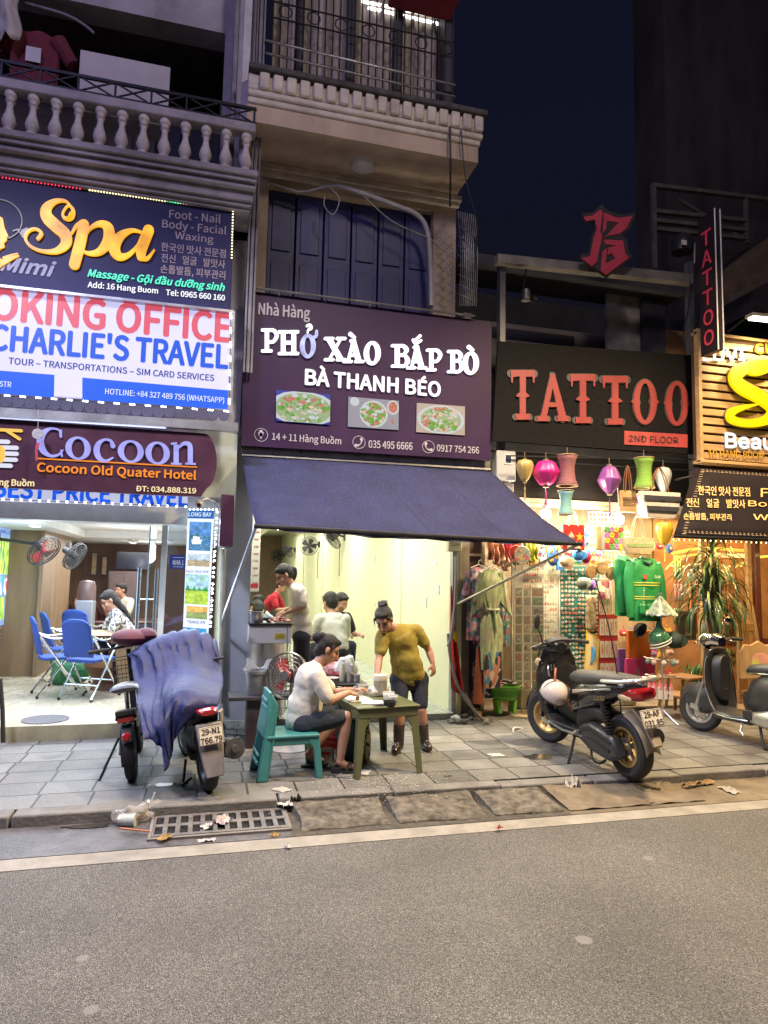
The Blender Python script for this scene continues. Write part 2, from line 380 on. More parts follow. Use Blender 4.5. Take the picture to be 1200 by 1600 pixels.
def paving(name,bw,rh,mort,c1,c2,cm,off=.0,rough=.55,dirt=.5,msize=.012):
 m,n,L,b=_new(name)
 tc=n.new('ShaderNodeTexCoord');br=n.new('ShaderNodeTexBrick');L.new(tc.outputs['Object'],br.inputs[0])
 nw=n.new('ShaderNodeTexNoise');nw.inputs['Scale'].default_value=3;L.new(tc.outputs['Object'],nw.inputs[0])
 br.inputs['Scale'].default_value=1;br.inputs['Brick Width'].default_value=bw;br.inputs['Row Height'].default_value=rh
 br.inputs['Mortar Size'].default_value=msize*.75;br.inputs['Mortar Smooth'].default_value=.3;br.offset=off;br.inputs['Bias'].default_value=0
 br.inputs['Color1'].default_value=(*c1,1);br.inputs['Color2'].default_value=(*c2,1);br.inputs['Mortar'].default_value=(*cm,1)
 n1=n.new('ShaderNodeTexNoise');n1.inputs['Scale'].default_value=2.2;n1.inputs['Detail'].default_value=10;n1.inputs['Roughness'].default_value=.7;L.new(tc.outputs['Object'],n1.inputs[0])
 n2=n.new('ShaderNodeTexNoise');n2.inputs['Scale'].default_value=45;n2.inputs['Detail'].default_value=6;L.new(tc.outputs['Object'],n2.inputs[0])
 mx=n.new('ShaderNodeMixRGB');mx.blend_type='OVERLAY';mx.inputs[0].default_value=dirt;L.new(br.outputs[0],mx.inputs[1]);L.new(n1.outputs[0],mx.inputs[2])
 m2=n.new('ShaderNodeMixRGB');m2.blend_type='OVERLAY';m2.inputs[0].default_value=.5;L.new(mx.outputs[0],m2.inputs[1]);L.new(n2.outputs[0],m2.inputs[2])
 L.new(m2.outputs[0],b.inputs['Base Color'])
 mr=n.new('ShaderNodeMapRange');mr.inputs[1].default_value=.35;mr.inputs[2].default_value=.65;mr.inputs[3].default_value=rough-.2;mr.inputs[4].default_value=rough+.2;L.new(n1.outputs[0],mr.inputs[0]);L.new(mr.outputs[0],b.inputs['Roughness'])
 bp=n.new('ShaderNodeBump');bp.inputs['Strength'].default_value=.6;bp.inputs['Distance'].default_value=.01;bp.invert=True;L.new(br.outputs['Fac'],bp.inputs['Height'])
 b2=n.new('ShaderNodeBump');b2.inputs['Strength'].default_value=.25;b2.inputs['Distance'].default_value=.008;L.new(n2.outputs[0],b2.inputs['Height']);L.new(bp.outputs[0],b2.inputs['Normal']);L.new(b2.outputs[0],b.inputs['Normal'])
 return m
pv=MB();pv.box(-30,30,5.27,9.5,-.4,0)
structure(pv.build('pavement',paving('pavement_tiles',.37,.31,.01,(.12,.117,.11),(.20,.195,.183),(.03,.03,.03),.06,.55,.85),smooth=0))
mk=mat('kerb_stone',(.19,.18,.165),.8,var=.3,scale=4,bump=.5,bscale=35,dirt=.55)
kb=MB();x=-12.3
while x<14:
 ln=.82+.1*rnd.random();dz=rnd.uniform(-.006,.008);dy=rnd.uniform(-.01,.01)
 if x>1.9:dz-=.012
 kb.box(x,x+ln-.014,5.12+dy,5.268,ZR-.1,.006+dz);x+=ln
structure(kb.build('kerb',mk,bevel=.012))
def worn_line():
 m=mat('road_paint',(.30,.275,.235),.75,var=.22,scale=6,bump=.4,bscale=110,dirt=.35);return m
structure(MB().box(-40,40,4.42,4.585,ZR-.01,ZR+.004).build('road_marking',worn_line(),smooth=0))
gut=MB();gut.box(-30,.62,4.60,5.118,ZR-.05,ZR+.003)
structure(gut.build('gutter',mat('gutter_asphalt',(.11,.105,.11),.5,var=.5,scale=7,bump=.6,bscale=60,dirt=.5),smooth=0))
structure(MB().box(.62,2.68,4.60,5.118,ZR-.05,ZR+.003).build('gutter',mat('gutter_grit',(.075,.065,.052),.9,var=.5,scale=20,bump=1),smooth=0))
g2=MB();g2.box(2.68,30,4.60,5.118,ZR-.05,ZR+.003)
structure(g2.build('gutter',mat('gutter_concrete',(.17,.135,.093),.7,var=.4,scale=4,bump=.8,bscale=40,dirt=.7),smooth=0))
def slab_mb(x0,x1,seed):
 r=random.Random(seed);mb=MB();n=10
 def f(u,v):
  e=min(u,1-u,v,1-v);x=x0+(x1-x0)*u;y=4.66+(5.10-4.66)*v
  x+=.03*noise.noise((x*3+seed,y*3,1));y+=.03*noise.noise((x*3,y*3+seed,2))*(1-v)
  z=ZR+.018+.055*v+.012*noise.noise((x*7,y*7,seed))+.007*noise.noise((x*23,y*23,seed))+.004*noise.noise((x*60,y*60,seed))-.02*math.exp(-e*22)-(.045 if e<.001 else 0)
  return(x,y,z)
 mb.grid(f,60,30)
 return mb
for i,(a,b_,c)in enumerate(((.68,1.33,3),(1.37,2.06,5),(2.09,2.66,9))):
 structure(slab_mb(a,b_,c).build('gutter_slab',mat('gutter_stone',(.125,.108,.085),.85,var=.75,scale=14,bump=1,bscale=30,dirt=.8)))
structure(MB().grid(lambda u,v:(2.69+1.2*u,4.66+.44*v,ZR+.012+.05*v*(1-.8*u)+.012*noise.noise((u*9,v*4,4))),30,12).build('gutter_slab',MATS['gutter_concrete']))
def blob(px,py,z,rx,ry,seed,name,m):
 c=G(px,py,z);mb=MB();n=26;vs=[(c.x,c.y,z)]
 for i in range(n):
  a=2*math.pi*i/n;k=.7+.5*noise.noise((math.cos(a)*1.4+seed,math.sin(a)*1.4,seed))
  vs.append((c.x+rx*k*math.cos(a),c.y+ry*k*math.sin(a),z))
 mb.add(vs,[(0,i+1,(i+1)%n+1)for i in range(n)]);o=mb.build(name,m,smooth=0);o['kind']='stuff';return o
wet=mat('wet_patch',(.05,.045,.04),.08,var=.5,scale=8,spec=.6)
blob(1000,1250,ZR+.008,.32,.12,1,'puddle',wet);blob(140,1290,ZR+.008,.25,.05,4,'puddle',wet)
blob(840,1182,.004,.22,.12,7,'puddle',wet);blob(265,1225,.004,.2,.06,9,'puddle',wet)
blob(700,1212,.004,.05,.03,9,'puddle',wet)
dark=mat('pavement_stain',(.10,.095,.09),.7,var=.4,scale=9)
blob(835,1160,.003,.4,.22,3,'stain',dark);blob(470,1213,.003,.4,.14,5,'stain',dark)
plaster_purple=mat('old_plaster',(.32,.29,.32),.85,var=.25,scale=2.2,bump=.4,bscale=30,dirt=.65)
plaster_cream=mat('cream_plaster',(.46,.36,.27),.85,var=.22,scale=1.6,bump=.35,bscale=30,dirt=.65,stretch=(1,1,.5))
plaster_white=mat('white_trim',(.55,.49,.42),.85,var=.2,scale=4,bump=.5,bscale=40,dirt=.6)
dark_wood=mat('dark_wood',(.035,.032,.045),.6,var=.35,scale=3,stretch=(4,4,.5))
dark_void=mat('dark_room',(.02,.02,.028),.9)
iron=mat('black_iron',(.02,.02,.024),.5,.6)
steel=mat('steel',(.55,.56,.58),.25,.95,var=.1)
galv=mat('galvanised',(.38,.38,.38),.45,.8,var=.25,scale=14)
cable=mat('cable_black',(.02,.02,.022),.6)
cable_g=mat('cable_grey',(.35,.34,.33),.6)
hotel=thing('hotel_building','old purple-grey townhouse with a baluster balcony over the lit hotel lobby','building',(-1.5,7.5,0))
YB=6.9
zr0,zr1=P(200,172,YB).z,P(200,238,YB).z
zs0,zs1=zr1,P(200,303,7.05).z
HX0,HX1=-6.5,P(397,277,YB).x
m=MB()
zt=P(350,52,7.5).z;xo=P(350,100,7.5).x
m.box(xo,HX1-.02,7.5,7.8,zs1-.1,zt);m.box(HX0,HX1-.02,7.5,7.8,zt,zt+4);m.box(HX0,HX1-.02,7.5,7.8,2.72,zs0)
m.box(HX0,-5.2,7.5,7.8,zs0,zt)
m.build('wall',plaster_purple,hotel,True,smooth=0)
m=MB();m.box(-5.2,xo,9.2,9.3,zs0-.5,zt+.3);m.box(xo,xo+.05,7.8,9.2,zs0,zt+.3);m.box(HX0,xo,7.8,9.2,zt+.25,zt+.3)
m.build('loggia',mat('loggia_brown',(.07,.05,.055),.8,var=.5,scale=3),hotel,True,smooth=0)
d=MB()
for k in range(5):d.box(-1.2+.33*k,-.92+.33*k,9.12,9.19,zs0,zs0+2.1)
d.build('door',dark_wood,hotel,True,bevel=.01)
m=MB()
hh=zs0-zs1
for y0,a,b_ in((YB-.06,0,.16),(YB-.02,.16,.3),(YB+.02,.3,.42),(YB-.01,.42,.5),(YB+.06,.5,.78),(YB+.1,.78,.9),(YB+.14,.9,1.0)):
 m.box(HX0,HX1-.002*a+(0.06-(y0-YB))*.3,y0,7.5,zs0-hh*b_,zs0-hh*a-.0015)
m.build('balcony_slab',plaster_purple,hotel,True,smooth=0)
bal=MB();H_=zr0-zr1
prof=[(.075,0),(.075,.12),(.06,.125),(.045,.16),(.07,.24),(.082,.32),(.07,.42),(.045,.55),(.036,.66),(.04,.74),(.06,.78),(.045,.80),(.05,.86),(.07,.9),(.07,1)]
bal.lathe([(0,0)]+[(r*.80,z*H_)for r,z in prof]+[(0,H_)],14)
mbal=mat('baluster_stone',(.52,.47,.46),.8,var=.25,scale=9,bump=.5,bscale=50,dirt=.4)
b0=bal.build('baluster',mbal,hotel)
xs=[P(p,200,YB).x for p in(47,82,117,153,190,223,256,290,322,355,386)]
sp=(xs[-1]-xs[0])/(len(xs)-1)
for i in range(15):
 o=b0 if i==0 else b0.copy()
 if i:COL.objects.link(o);o.parent=hotel
 o.location=Vector((xs[-1]-sp*i,YB+.06,zr1))-hotel.location;o.rotation_euler.z=.7*i
MB().box(HX0,HX1,YB-.02,YB+.14,zr0,zr0+.1).build('handrail',plaster_purple,hotel,True,bevel=.015)
m=MB();zi=P(200,128,YB).z
m.bar((HX0,YB+.05,zi),(HX1,YB+.05,zi),.03,.03);m.bar((HX0,YB+.05,zr0+.14),(HX1,YB+.05,zr0+.14),.025,.025)
k=0;x=HX1-.02
while x>HX0+.4:
 m.bar((x,YB+.05,zr0+.1),(x,YB+.05,zi),.02,.02)
 m.bar((x,YB+.05,zr0+.14),(x-.35,YB+.05,zi),.014,.014);m.bar((x,YB+.045,zi),(x-.35,YB+.045,zr0+.14),.014,.014);x-=.35
m.build('iron_railing',iron,hotel,True,smooth=0)
m=MB();xc=P(385,60,7.1).x
m.box(xc-.03,xc+.05,7.1,7.2,zr0-.2,9.5);m.build('post',mat('pale_angle',(.5,.48,.5),.6,.2,var=.2),hotel,True,smooth=0)
m=MB()
for dx,r in((-.11,.03),(.12,.012),(.16,.02),(.20,.012)):m.cyl((xc+dx,7.22,3.8),(xc+dx,7.22,9.6),r,n=8)
m.build('pipe',mat('old_pipe',(.2,.19,.22),.6,var=.3),hotel,True)
mb=MB();pa,pb=P(120,90,7.0),P(262,150,7.0)
mb.box(pa.x,pb.x,7.14,7.17,zr0-.12,P(120,76,7.14).z)
tag(mb.build('board',mat('grey_board',(.42,.39,.40),.7,var=.12,scale=3),bevel=.004),'pale grey board leaning behind the balcony lattice','board')
mb=MB()
def shirt(u,v):
 a=u*2*math.pi;wv=.20*(1+.15*math.sin(v*3));x=wv*math.cos(a);y=.05*math.sin(a)+.02*math.sin(u*30+v*4)
 return(x,y,-.62*v)
mb.grid(shirt,36,10);mb.tube([(-.2,0,-.03),(-.36,0,-.26)],[.09,.07],10);mb.tube([(.2,0,-.03),(.36,0,-.26)],[.09,.07],10)
o=mb.build('shirt',mat('red_cloth',(.12,.014,.028),.9,var=.35,scale=7));o.location=P(58,55,7.2)
tag(o,'dark red football shirt hung to dry on the balcony','shirt')
MB().box(-.07,.07,-.085,-.075,-.36,-.2).build('print',mat('white_print',(.5,.48,.5),.7),o)
mb=MB();a,b_=P(-40,-20,7.0),P(26,60,7.0)
mb.grid(lambda u,v:(a.x+(b_.x-a.x)*u+.03*math.sin(v*9),7.0+.05*math.sin(u*14),b_.z+(a.z-b_.z+.3)*(1-v)+.03*math.sin(u*20)),24,14)
tag(mb.build('tarpaulin',mat('pale_sheet',(.42,.38,.36),.8,var=.3,scale=9),solid=.01),'pale ruffled sheet hanging at the top corner of the balcony','sheet')
tag(MB().tube([P(40,5,7.4),P(100,22,7.4),P(130,38,7.4),P(147,52,7.4)],.016,8,smooth=5).build('hose',mat('hose_dim',(.16,.15,.16),.6)),'grey hose sagging across the dark loggia','hose')
LX0,LX1,LZ,LC,LY1=-2.75,.22,.14,2.2,15.0
m=MB();m.box(-6.5,LX1-.02,7.28,LY1,-.3,LZ)
m.build('lobby_floor',paving('lobby_tiles',.8,.8,.004,(.52,.47,.36),(.58,.53,.42),(.25,.22,.17),0,.25,.25,.004),hotel,True,smooth=0)
m=MB();m.box(-6.5,LX1-.02,7.262,7.28,-.05,LZ+.004);m.build('step_edge',mat('step_stone',(.34,.31,.2),.6,var=.25),hotel,True,smooth=0)
white_ceil=mat('lobby_ceiling',(.75,.76,.78),.8,var=.05)
m=MB();m.box(LX0,LX1,7.62,LY1,LC+.12,LC+.2);m.box(LX0,LX0+.75,7.62,LY1,LC,LC+.119);m.box(LX1-.5,LX1,7.62,LY1,LC,LC+.119)
m.box(LX0+.75,LX1-.5,7.62,8.4,LC,LC+.119);m.box(LX0+.75,LX1-.5,12.2,LY1,LC,LC+.119);m.build('lobby_ceiling',white_ceil,hotel,True,smooth=0)
m=MB();m.box(LX1,LX1+.05,7.62,LY1,0,LC+.4);m.box(LX0,LX1,LY1,LY1+.1,0,LC+.4);[m.box(LX0+.3+.5*i,LX0+.36+.5*i,LY1-.03,LY1-.001,LZ,LC)for i in range(6)]
m.build('lobby_wall',mat('lobby_brown',(.17,.095,.065),.6,var=.35,scale=2.5,stretch=(1,1,.3)),hotel,True,smooth=0)
m=MB();m.box(LX0-.1,LX0,7.5,12.5,0,LC+.4)
m.build('stone_wall',speck('stone_slips',[(.16,.12,.08),(.30,.24,.16),(.22,.18,.12),(.36,.30,.2),(.1,.08,.06)],9,.7,stretch=(.6,.6,3)),hotel,True,smooth=0)
m=MB();m.box(HX0,LX0-.101,7.5,7.7,0,2.74);[m.box(HX0+.02,LX0-.12,7.485,7.499,.1+.12*i,.20+.12*i)for i in range(21)];m.build('roller_shutter',mat('shutter_grey',(.20,.20,.22),.5,.5,var=.2),hotel,True,smooth=0)
m=MB();zb0,zb1=P(150,815,7.5).z,P(150,780,7.5).z
m.box(-6,LX1-.02,7.5,7.75,zb0,2.75);m.build('lintel',mat('lintel_grey',(.62,.66,.66),.6,var=.15),hotel,True,smooth=0)
m=MB();xa,xb=P(345,1000,7.6).x,P(388,1000,7.6).x
m.box(xa,xb,7.56,7.85,0,3.3);m.build('pillar',mat('pillar_grey',(.40,.43,.47),.55,var=.08,scale=3),hotel,True,bevel=.006)
m=MB();m.box(LX0+.001,LX0+.45,10.6,10.75,LZ,LC);m.box(LX0+.45,LX0+.5,10.5,12.5,LZ,LC)
m.build('partition',mat('partition_wood',(.22,.15,.09),.55,var=.3,scale=2.5,stretch=(2,2,.3)),hotel,True,smooth=0)
dl=glow('downlight_glow',(1,.98,.95),9)
def on_ceiling(px,py,z):return G(px,py,z)
for px,py in((480,516),(165,546),(245,582),(308,612),(562,537),(587,566),(604,588),(620,642),(360,632),(132,604)):
 q=on_ceiling(px/3,640+py/3,LC-.004)
 q.z=LC-.004 if not(LX0+.75<q.x<LX1-.5 and 8.4<q.y<12.2)else LC+.114
 if q.y>LY1-.2:continue
 mm=MB();mm.cyl((q.x,q.y,q.z),(q.x,q.y,q.z-.008),.06,n=16);o=mm.build('downlight',dl,hotel,True)
lamp('AREA',(-1.2,9.4,LC-.05),150,(.86,.92,1),2.0,(-1.2,9.4,0),sy=3.2,name='lobby_light')
for x_,y_ in((-1.9,8.6),(-.5,8.8),(-1.2,11.0),(-1.0,13.4)):lamp('POINT',(x_,y_,LC-.32),13,(.88,.93,1),.14,name='downlight_glow')
lamp('AREA',(-1.2,12.5,LC-.05),60,(1,.9,.8),1.6,(-1.2,12.5,0),sy=2.0,name='lobby_light')
rest=thing('restaurant_building','narrow cream townhouse with a stained cornice above the noodle restaurant','building',(1.6,7.6,0))
YC=6.95;YW=7.72
RX0,RX1=P(402,300,YW).x,P(712,380,YW).x
zso=P(571,222,YC).z
CX0,CX1=P(400,187,YC).x,P(747,258,YC).x
zdoor=P(540,307,YW).z;dx0,dx1=P(420,300,YW).x,P(678,330,YW).x
m=MB();zsg=3.0
m.box(RX0,dx0,YW,YW+.3,zsg,zso);m.box(dx1,RX1,YW,YW+.3,zsg,zso);m.box(dx0,dx1,YW,YW+.3,zdoor,zso)
m.box(RX0,RX0+.05,YW+.3,12,zsg,zso+4);m.box(RX1-.05,RX1,YW+.3,12,zsg,zso+4)
m.build('wall',plaster_cream,rest,True,smooth=0)
m=MB();m.box(RX0,RX1+.03,YW-.06,YW,zso-.14,zso-.08);m.box(RX0,RX1+.05,YW-.09,YW,zso-.08,zso-.002);m.build('moulding',plaster_white,rest,True,bevel=.01)
m=MB();h1=P(571,196,YC).z;h2=P(571,178,YC).z;h3=P(571,150,YC).z
m.box(CX0-.1,CX1,YC,YW+.3,zso,h1);m.build('cornice_band',plaster_cream,rest,True,smooth=0)
m=MB();m.box(CX0-.1,CX1+.02,YC-.03,YW,h1,h1+(h2-h1)*.5);m.box(CX0-.1,CX1+.04,YC-.06,YW,h1+(h2-h1)*.5+.001,h2)
n_=18;wd=(CX1-CX0+.05)/n_
for i in range(n_):
 xx=CX0+wd*i;m.box(xx+.02,xx+wd-.02,YC-.10,YC+.1,h2+.001,h3-.03)
m.box(CX0-.1,CX1+.02,YC-.05,YC+.1,h2+.001,h3-.03)
m.build('cornice',plaster_white,rest,True,bevel=.018)
m=MB();m.box(CX0-.1,CX1+.07,YC-.13,YW,h3-.03,h3+.035);m.build('cornice_top',mat('mould_black',(.06,.055,.055),.95,var=.7,scale=9,bump=1,bscale=20),rest,True,bevel=.012)
YU=7.25;pz0,pz1=h3+.035,P(571,138,YU).z;ux1=P(713,100,YU).x
m=MB();m.box(RX0,ux1,YU,YU+.12,pz0,pz1);m.build('parapet',plaster_white,rest,True,bevel=.01)
m=MB();m.box(RX0+.1,ux1-.12,7.62,7.66,pz1-.1,pz1+3)
cur=MB();x0,x1=RX0+.1,ux1-.15
cur.grid(lambda u,v:(x0+(x1-x0)*u,7.56+.035*math.sin(u*95)+.02*math.sin(u*37),pz1-.05+2.9*v),160,2)
cur.build('curtain',mat('curtain_cloth',(.36,.31,.29),.9,var=.12,scale=5),rest,True)
m.build('backing_wall',dark_void,rest,True,smooth=0)
fr=MB()
for px in(470,548,622,694):
 q=P(px,80,7.45).x;wv=.1 if px!=470 else .06;fr.box(q-wv/2,q+wv/2,7.42,7.5,pz1-.1,pz1+3)
fr.box(ux1-.14,ux1-.02,7.3,7.62,pz1,pz1+3);fr.build('window_frame',dark_wood,rest,True,smooth=0)
tb=MB();
for a,b_,dz in(((565,2),(690,27),0),((575,12),(688,38),0)):tb.cyl(P(*a,7.53),P(*b_,7.53),.018,n=8)
tb.build('tube_light',glow('upper_tube',(1,.97,.9),3),rest,True)
gr=MB();zg=P(571,50,7.3).z
for i in range(26):
 xx=RX0+.08+(ux1-RX0-.12)*i/25;gr.cyl((xx,7.3,pz1),(xx,7.3,pz1+2.6),.008,n=6)
for zz in(zg-.08,zg+.12,pz1+.06):gr.bar((RX0+.05,7.3,zz),(ux1-.02,7.3,zz),.014,.014)
for i in range(7):
 xx=RX0+.22+.33*i
 gr.tube([(xx+.075*math.cos(a*.5236),7.295,zg+.02+.075*math.sin(a*.5236))for a in range(12)],.008,6,True)
gr.build('window_grille',iron,rest,True)
rl=MB()
for y0,y1 in((63,133),(83,151)):rl.cyl(P(415,y0,7.18),P(711,y1,7.18),.016,n=8)
rl.build('guard_rail',steel,rest,True)
m=MB();a,b_=P(650,-10,7.1),P(712,15,7.1);m.box(a.x-.3,b_.x,6.95,7.3,b_.z,b_.z+.25);m.build('valance',mat('red_valance',(.25,.03,.05),.7),rest,True,bevel=.02)
m=MB();nn=6
for i in range(nn):
 a=dx0+(dx1-dx0)*i/nn;b_=dx0+(dx1-dx0)*(i+1)/nn
 m.box(a+.01,b_-.01,YW+.12,YW+.18,zsg,zdoor)
 for z0,z1 in((zdoor-.75,zdoor-.12),(zdoor-1.7,zdoor-.9)):
  m.box(a+.06,b_-.06,YW+.1,YW+.13,z0,z1)
m.build('shutter',mat('glare_blue_wood',(.03,.034,.125),.5,var=.3,scale=4,stretch=(4,4,.4)),rest,True,bevel=.006)  # bluish glare is mixed into the dark wood colour
MB().box(dx0,dx1,YW+.2,YW+.25,zsg,zdoor).build('door_back',dark_void,rest,True,smooth=0)
m=MB();q=P(568,247,7.3);m.lathe([(0,-.10),(.07,-.095),(.13,-.06),(.155,0),(0,0)],22,(q.x,7.33,zso-.001));m.build('dome_lamp',mat('opal_glass',(.55,.52,.53),.25,var=.05),rest,True)
X0,X1,ZF,ZC,YE=.30,2.86,.07,3.15,27.0
wallpaint=mat('lime_wall',(.76,.755,.525),.6,var=.05,scale=1.2,bump=.12,bscale=18,dirt=.10)
m=MB();m.box(X1,X1+.15,7.72,YE,-.1,ZC+.2)
for y in(9.8,13.8,17,20.5):m.box(X1-.025,X1,y,y+.4,-.05,ZC)
m.build('side_wall',wallpaint,rest,True,smooth=0)
m=MB();m.box(X0-.1,X0,7.86,YE,-.1,ZC+.2);m.build('side_wall',wallpaint,rest,True,smooth=0)
m=MB();m.box(X0,X1,YE,YE+.1,-.1,ZC+.2);m.build('rear_wall',mat('rear_panel',(.30,.20,.14),.7,var=.2),rest,True,smooth=0)
m=MB();m.box(X0-.1,X1+.1,7.72,YE,ZC,ZC+.1);m.box(X0,1.7,7.9,YE,ZC-.25,ZC-.001);m.build('ceiling',mat('ceiling_paint',(.7,.7,.55),.8,var=.05),rest,True,smooth=0)
m=MB();m.box(X0-.05,X1,7.55,YE,-.2,ZF);m.build('floor',paving('floor_tiles',.4,.4,.004,(.42,.47,.42),(.48,.52,.46),(.22,.24,.22),0,.3,.3,.004),rest,True,smooth=0)
m=MB();m.box(X1-.005,X1+.05,7.62,7.72,0,3.0);m.build('door_track',galv,rest,True,smooth=0)
m=MB();q=PX(665,940,X1-.002);m.box(X1-.012,X1,q.y-.06,q.y+.06,q.z-.07,q.z+.07);m.build('switch',mat('switch_white',(.75,.75,.7),.4),rest,True,bevel=.003)
ft=glow('fluorescent',(1,1,.88),14)
for y in(9.0,12.5,16.5,21):
 MB().cyl((2.2,y,ZC-.06),(2.2,y+1.2,ZC-.06),.018,n=8).build('tube_light',ft,rest,True)
 lamp('AREA',(1.35,y+.6,ZC-.3),88,(1,.97,.88),1.5,(1.5,y+.6,0),sy=2.4,name='restaurant_light')
lamp('AREA',(1.1,7.74,2.75),55,(1,.97,.88),1.0,(1.4,7.9,0),sy=.3,name='restaurant_light')  # extra fill with no tube of its own, brightens the cook's front
tag(MB().tube([P(418,292,7.62),P(425,287,7.6),P(470,300,7.6),P(520,290,7.55),P(560,300,7.5),P(620,322,7.5),P(652,336,7.5),P(668,362,7.5),P(673,420,7.5),P(674,478,7.5)],[.01,.01,.012,.02,.028,.03,.03,.03,.03,.03],8,smooth=5).build('conduit',cable_g),'grey bundled conduit looping over the dark shutter','conduit')
tag(MB().tube([P(512,290,7.5),P(530,310,7.5),P(521,335,7.5),P(507,322,7.5),P(508,306,7.5)],.006,6,smooth=5).tube([P(565,303,7.5),P(612,345,7.5),P(670,372,7.48),P(710,395,7.5)],.006,6,smooth=5).build('wire',cable_g),'thin loose wire dangling before the dark shutter','wire')
tag(MB().tube([P(703,198,6.86),P(704,260,6.9),P(703,322,7.5)],.012,6,smooth=4).tube([P(720,200,6.85),P(728,280,6.9),P(745,350,7.0),P(742,420,7.1)],.008,6,smooth=6).build('wire',cable),'black wires hanging from the stained cornice corner','wire')
m=MB()
for i in range(10):
 a=i/9;x_=718+26*a;m.tube([P(x_-2,330+a*6,7.35-.25*math.sin(a*3)),P(x_+2,400,7.2-.25*math.sin(a*3)),P(x_,478,7.35-.25*math.sin(a*3))],.005,5,smooth=4)
for j in range(9):
 yy=345+15*j;m.tube([P(716,yy-6,7.35),P(730,yy,7.0),P(745,yy+6,7.35)],.004,5,smooth=4)
for j in range(9):
 yy=350+15*j;m.bar(P(682,yy+28-j,7.6),P(712,yy,7.6),.006,.006);m.bar(P(682,yy,7.6),P(712,yy+28-j,7.6),.006,.006)
tag(m.build('wire_cage',mat('cage_wire',(.3,.29,.32),.5,.6)),'bulging wire cage fixed beside the dark shutter','cage')
tat=thing('shop_building','dark building with black sign frame above the souvenir shop','building',(4.3,7.7,0))
TX0,TX1=3.02,P(1088,620,7.6).x
dk=mat('dark_facade',(.045,.043,.05),.8,var=.4,scale=2)
zl0,zl1=P(930,705,7.5).z,P(930,555,7.6).z
m=MB();m.box(TX0,TX1,8.4,8.5,zl1-.5,5.2);m.box(TX0,TX0+.1,7.75,8.4,0,5.0);m.build('wall',mat('dim_beige',(.22,.19,.16),.85,var=.3,scale=2),tat,True,smooth=0)
m=MB();m.box(TX0,TX1,7.72,8.4,zl1-.1,zl1+.12);m.box(TX0,TX1-1.4,8.36,8.39,zl1+.1,P(850,555,8.3).z+.35);m.build('ledge',dk,tat,True,smooth=0)
m=MB();m.box(TX0,TX1,7.75,8.4,P(930,430,7.5).z+.05,P(930,430,7.5).z+.2);m.box(TX0,TX1+4,9.5,9.7,4.6,6.1);m.build('upper_wall',dk,tat,True,smooth=0)
m=MB();m.prism([P(*q,7.30)for q in((778,396),(1083,428),(1083,442),(778,409))],(0,.12,0));m.build('beam',mat('beam_metal',(.34,.31,.27),.5,.6,var=.3,scale=4),tat,True,smooth=0)
m=MB()
for px in(783,1078):q=P(px,500,7.45);m=MB();m.box(q.x-.035,q.x+.035,7.4,7.5,2.9,P(px,402,7.3).z);m.build('post',mat('grey_post',(.14,.14,.16),.5,.5),tat,True,smooth=0)
m=MB();px0=945;a=P(945,470,8.1);m.box(a.x,P(1000,500,8.1).x,8.05,8.1,P(945,550,8.1).z,P(945,460,8.1).z);m.build('poster',mat('torn_poster',(.30,.26,.22),.8,var=.5,scale=3),tat,True,smooth=0)
m=MB();a=P(1040,470,7.9);m.box(P(1000,500,8).x,P(1036,500,8).x,7.95,8.0,P(1010,560,8).z,P(1010,470,8).z);m.build('door',dark_wood,tat,True,smooth=0)
SZ=.10;SC=P(930,715,7.7).z;SY=8.6
m=MB();m.box(TX0+.05,TX1,7.7,8.8,-.2,SZ-.06);m.build('shop_floor',mat('shop_floor',(.36,.29,.2),.7,var=.3,scale=4,dirt=.4),tat,True,smooth=0)
m=MB();m.box(TX0+.1,TX1,SY,SY+.1,0,SC+.3);m.build('back_wall',mat('shop_wood',(.34,.24,.14),.6,var=.25,scale=3,stretch=(5,1,.4)),tat,True,smooth=0)
m=MB();m.box(TX0,TX1+.4,7.72,SY,SC+.02,SC+.12);m.build('shop_ceiling',dk,tat,True,smooth=0)
m=MB();za,zb=P(930,790,7.75).z,P(930,715,7.75).z;m.box(TX0+.4,TX1+.2,7.75,7.8,za,SC+.02);m.build('roller_box',mat('roller_box',(.018,.016,.016),.75,var=.3,spec=.2),tat,True,smooth=0)
m=MB();m.box(TX0+.5,TX1,7.72,7.748,za,za+.05);m.box(TX0+.5,TX1,7.73,7.749,za-.06,za-.002);m.build('trim_board',mat('shop_trim',(.5,.42,.3),.7,var=.3),tat,True,smooth=0)
m=MB()
for px in(724,752):q=P(px,950,7.85);m.box(q.x-.02,q.x+.02,7.8,7.84,.05,2.3)
for py in(867,983):q=P(735,py,7.85);m.box(P(724,py,7.85).x,P(752,py,7.85).x,7.8,7.84,q.z-.015,q.z+.015)
m.build('door_frame',mat('frame_alloy',(.4,.37,.33),.4,.7),tat,True,smooth=0)
m=MB();m.box(P(722,950,7.9).x,P(754,950,7.9).x,7.86,7.9,.05,2.3);m.build('door_panel',mat('maroon_panel',(.09,.045,.04),.5,var=.3),tat,True,smooth=0)
spb=thing('spa_building','timber-fronted spa shop with warm lit windows at the street corner','building',(7,7.7,0))
BX0=TX1+.03;BX1=10.5
m=MB();m.box(BX0,BX1,8.6,8.7,0,5.5);m.build('wall',mat('warm_wall',(.42,.22,.09),.7,var=.45,scale=2.5),spb,True,smooth=0)
m=MB();m.box(BX0,BX1,7.0,8.6,-.1,.05);m.build('floor',mat('spa_floor',(.34,.24,.15),.5,var=.3),spb,True,smooth=0)
m=MB();m.box(BX0,BX1,7.75,8.6,2.75,2.85);m.build('ceiling',mat('spa_ceiling',(.35,.25,.15),.7),spb,True,smooth=0)
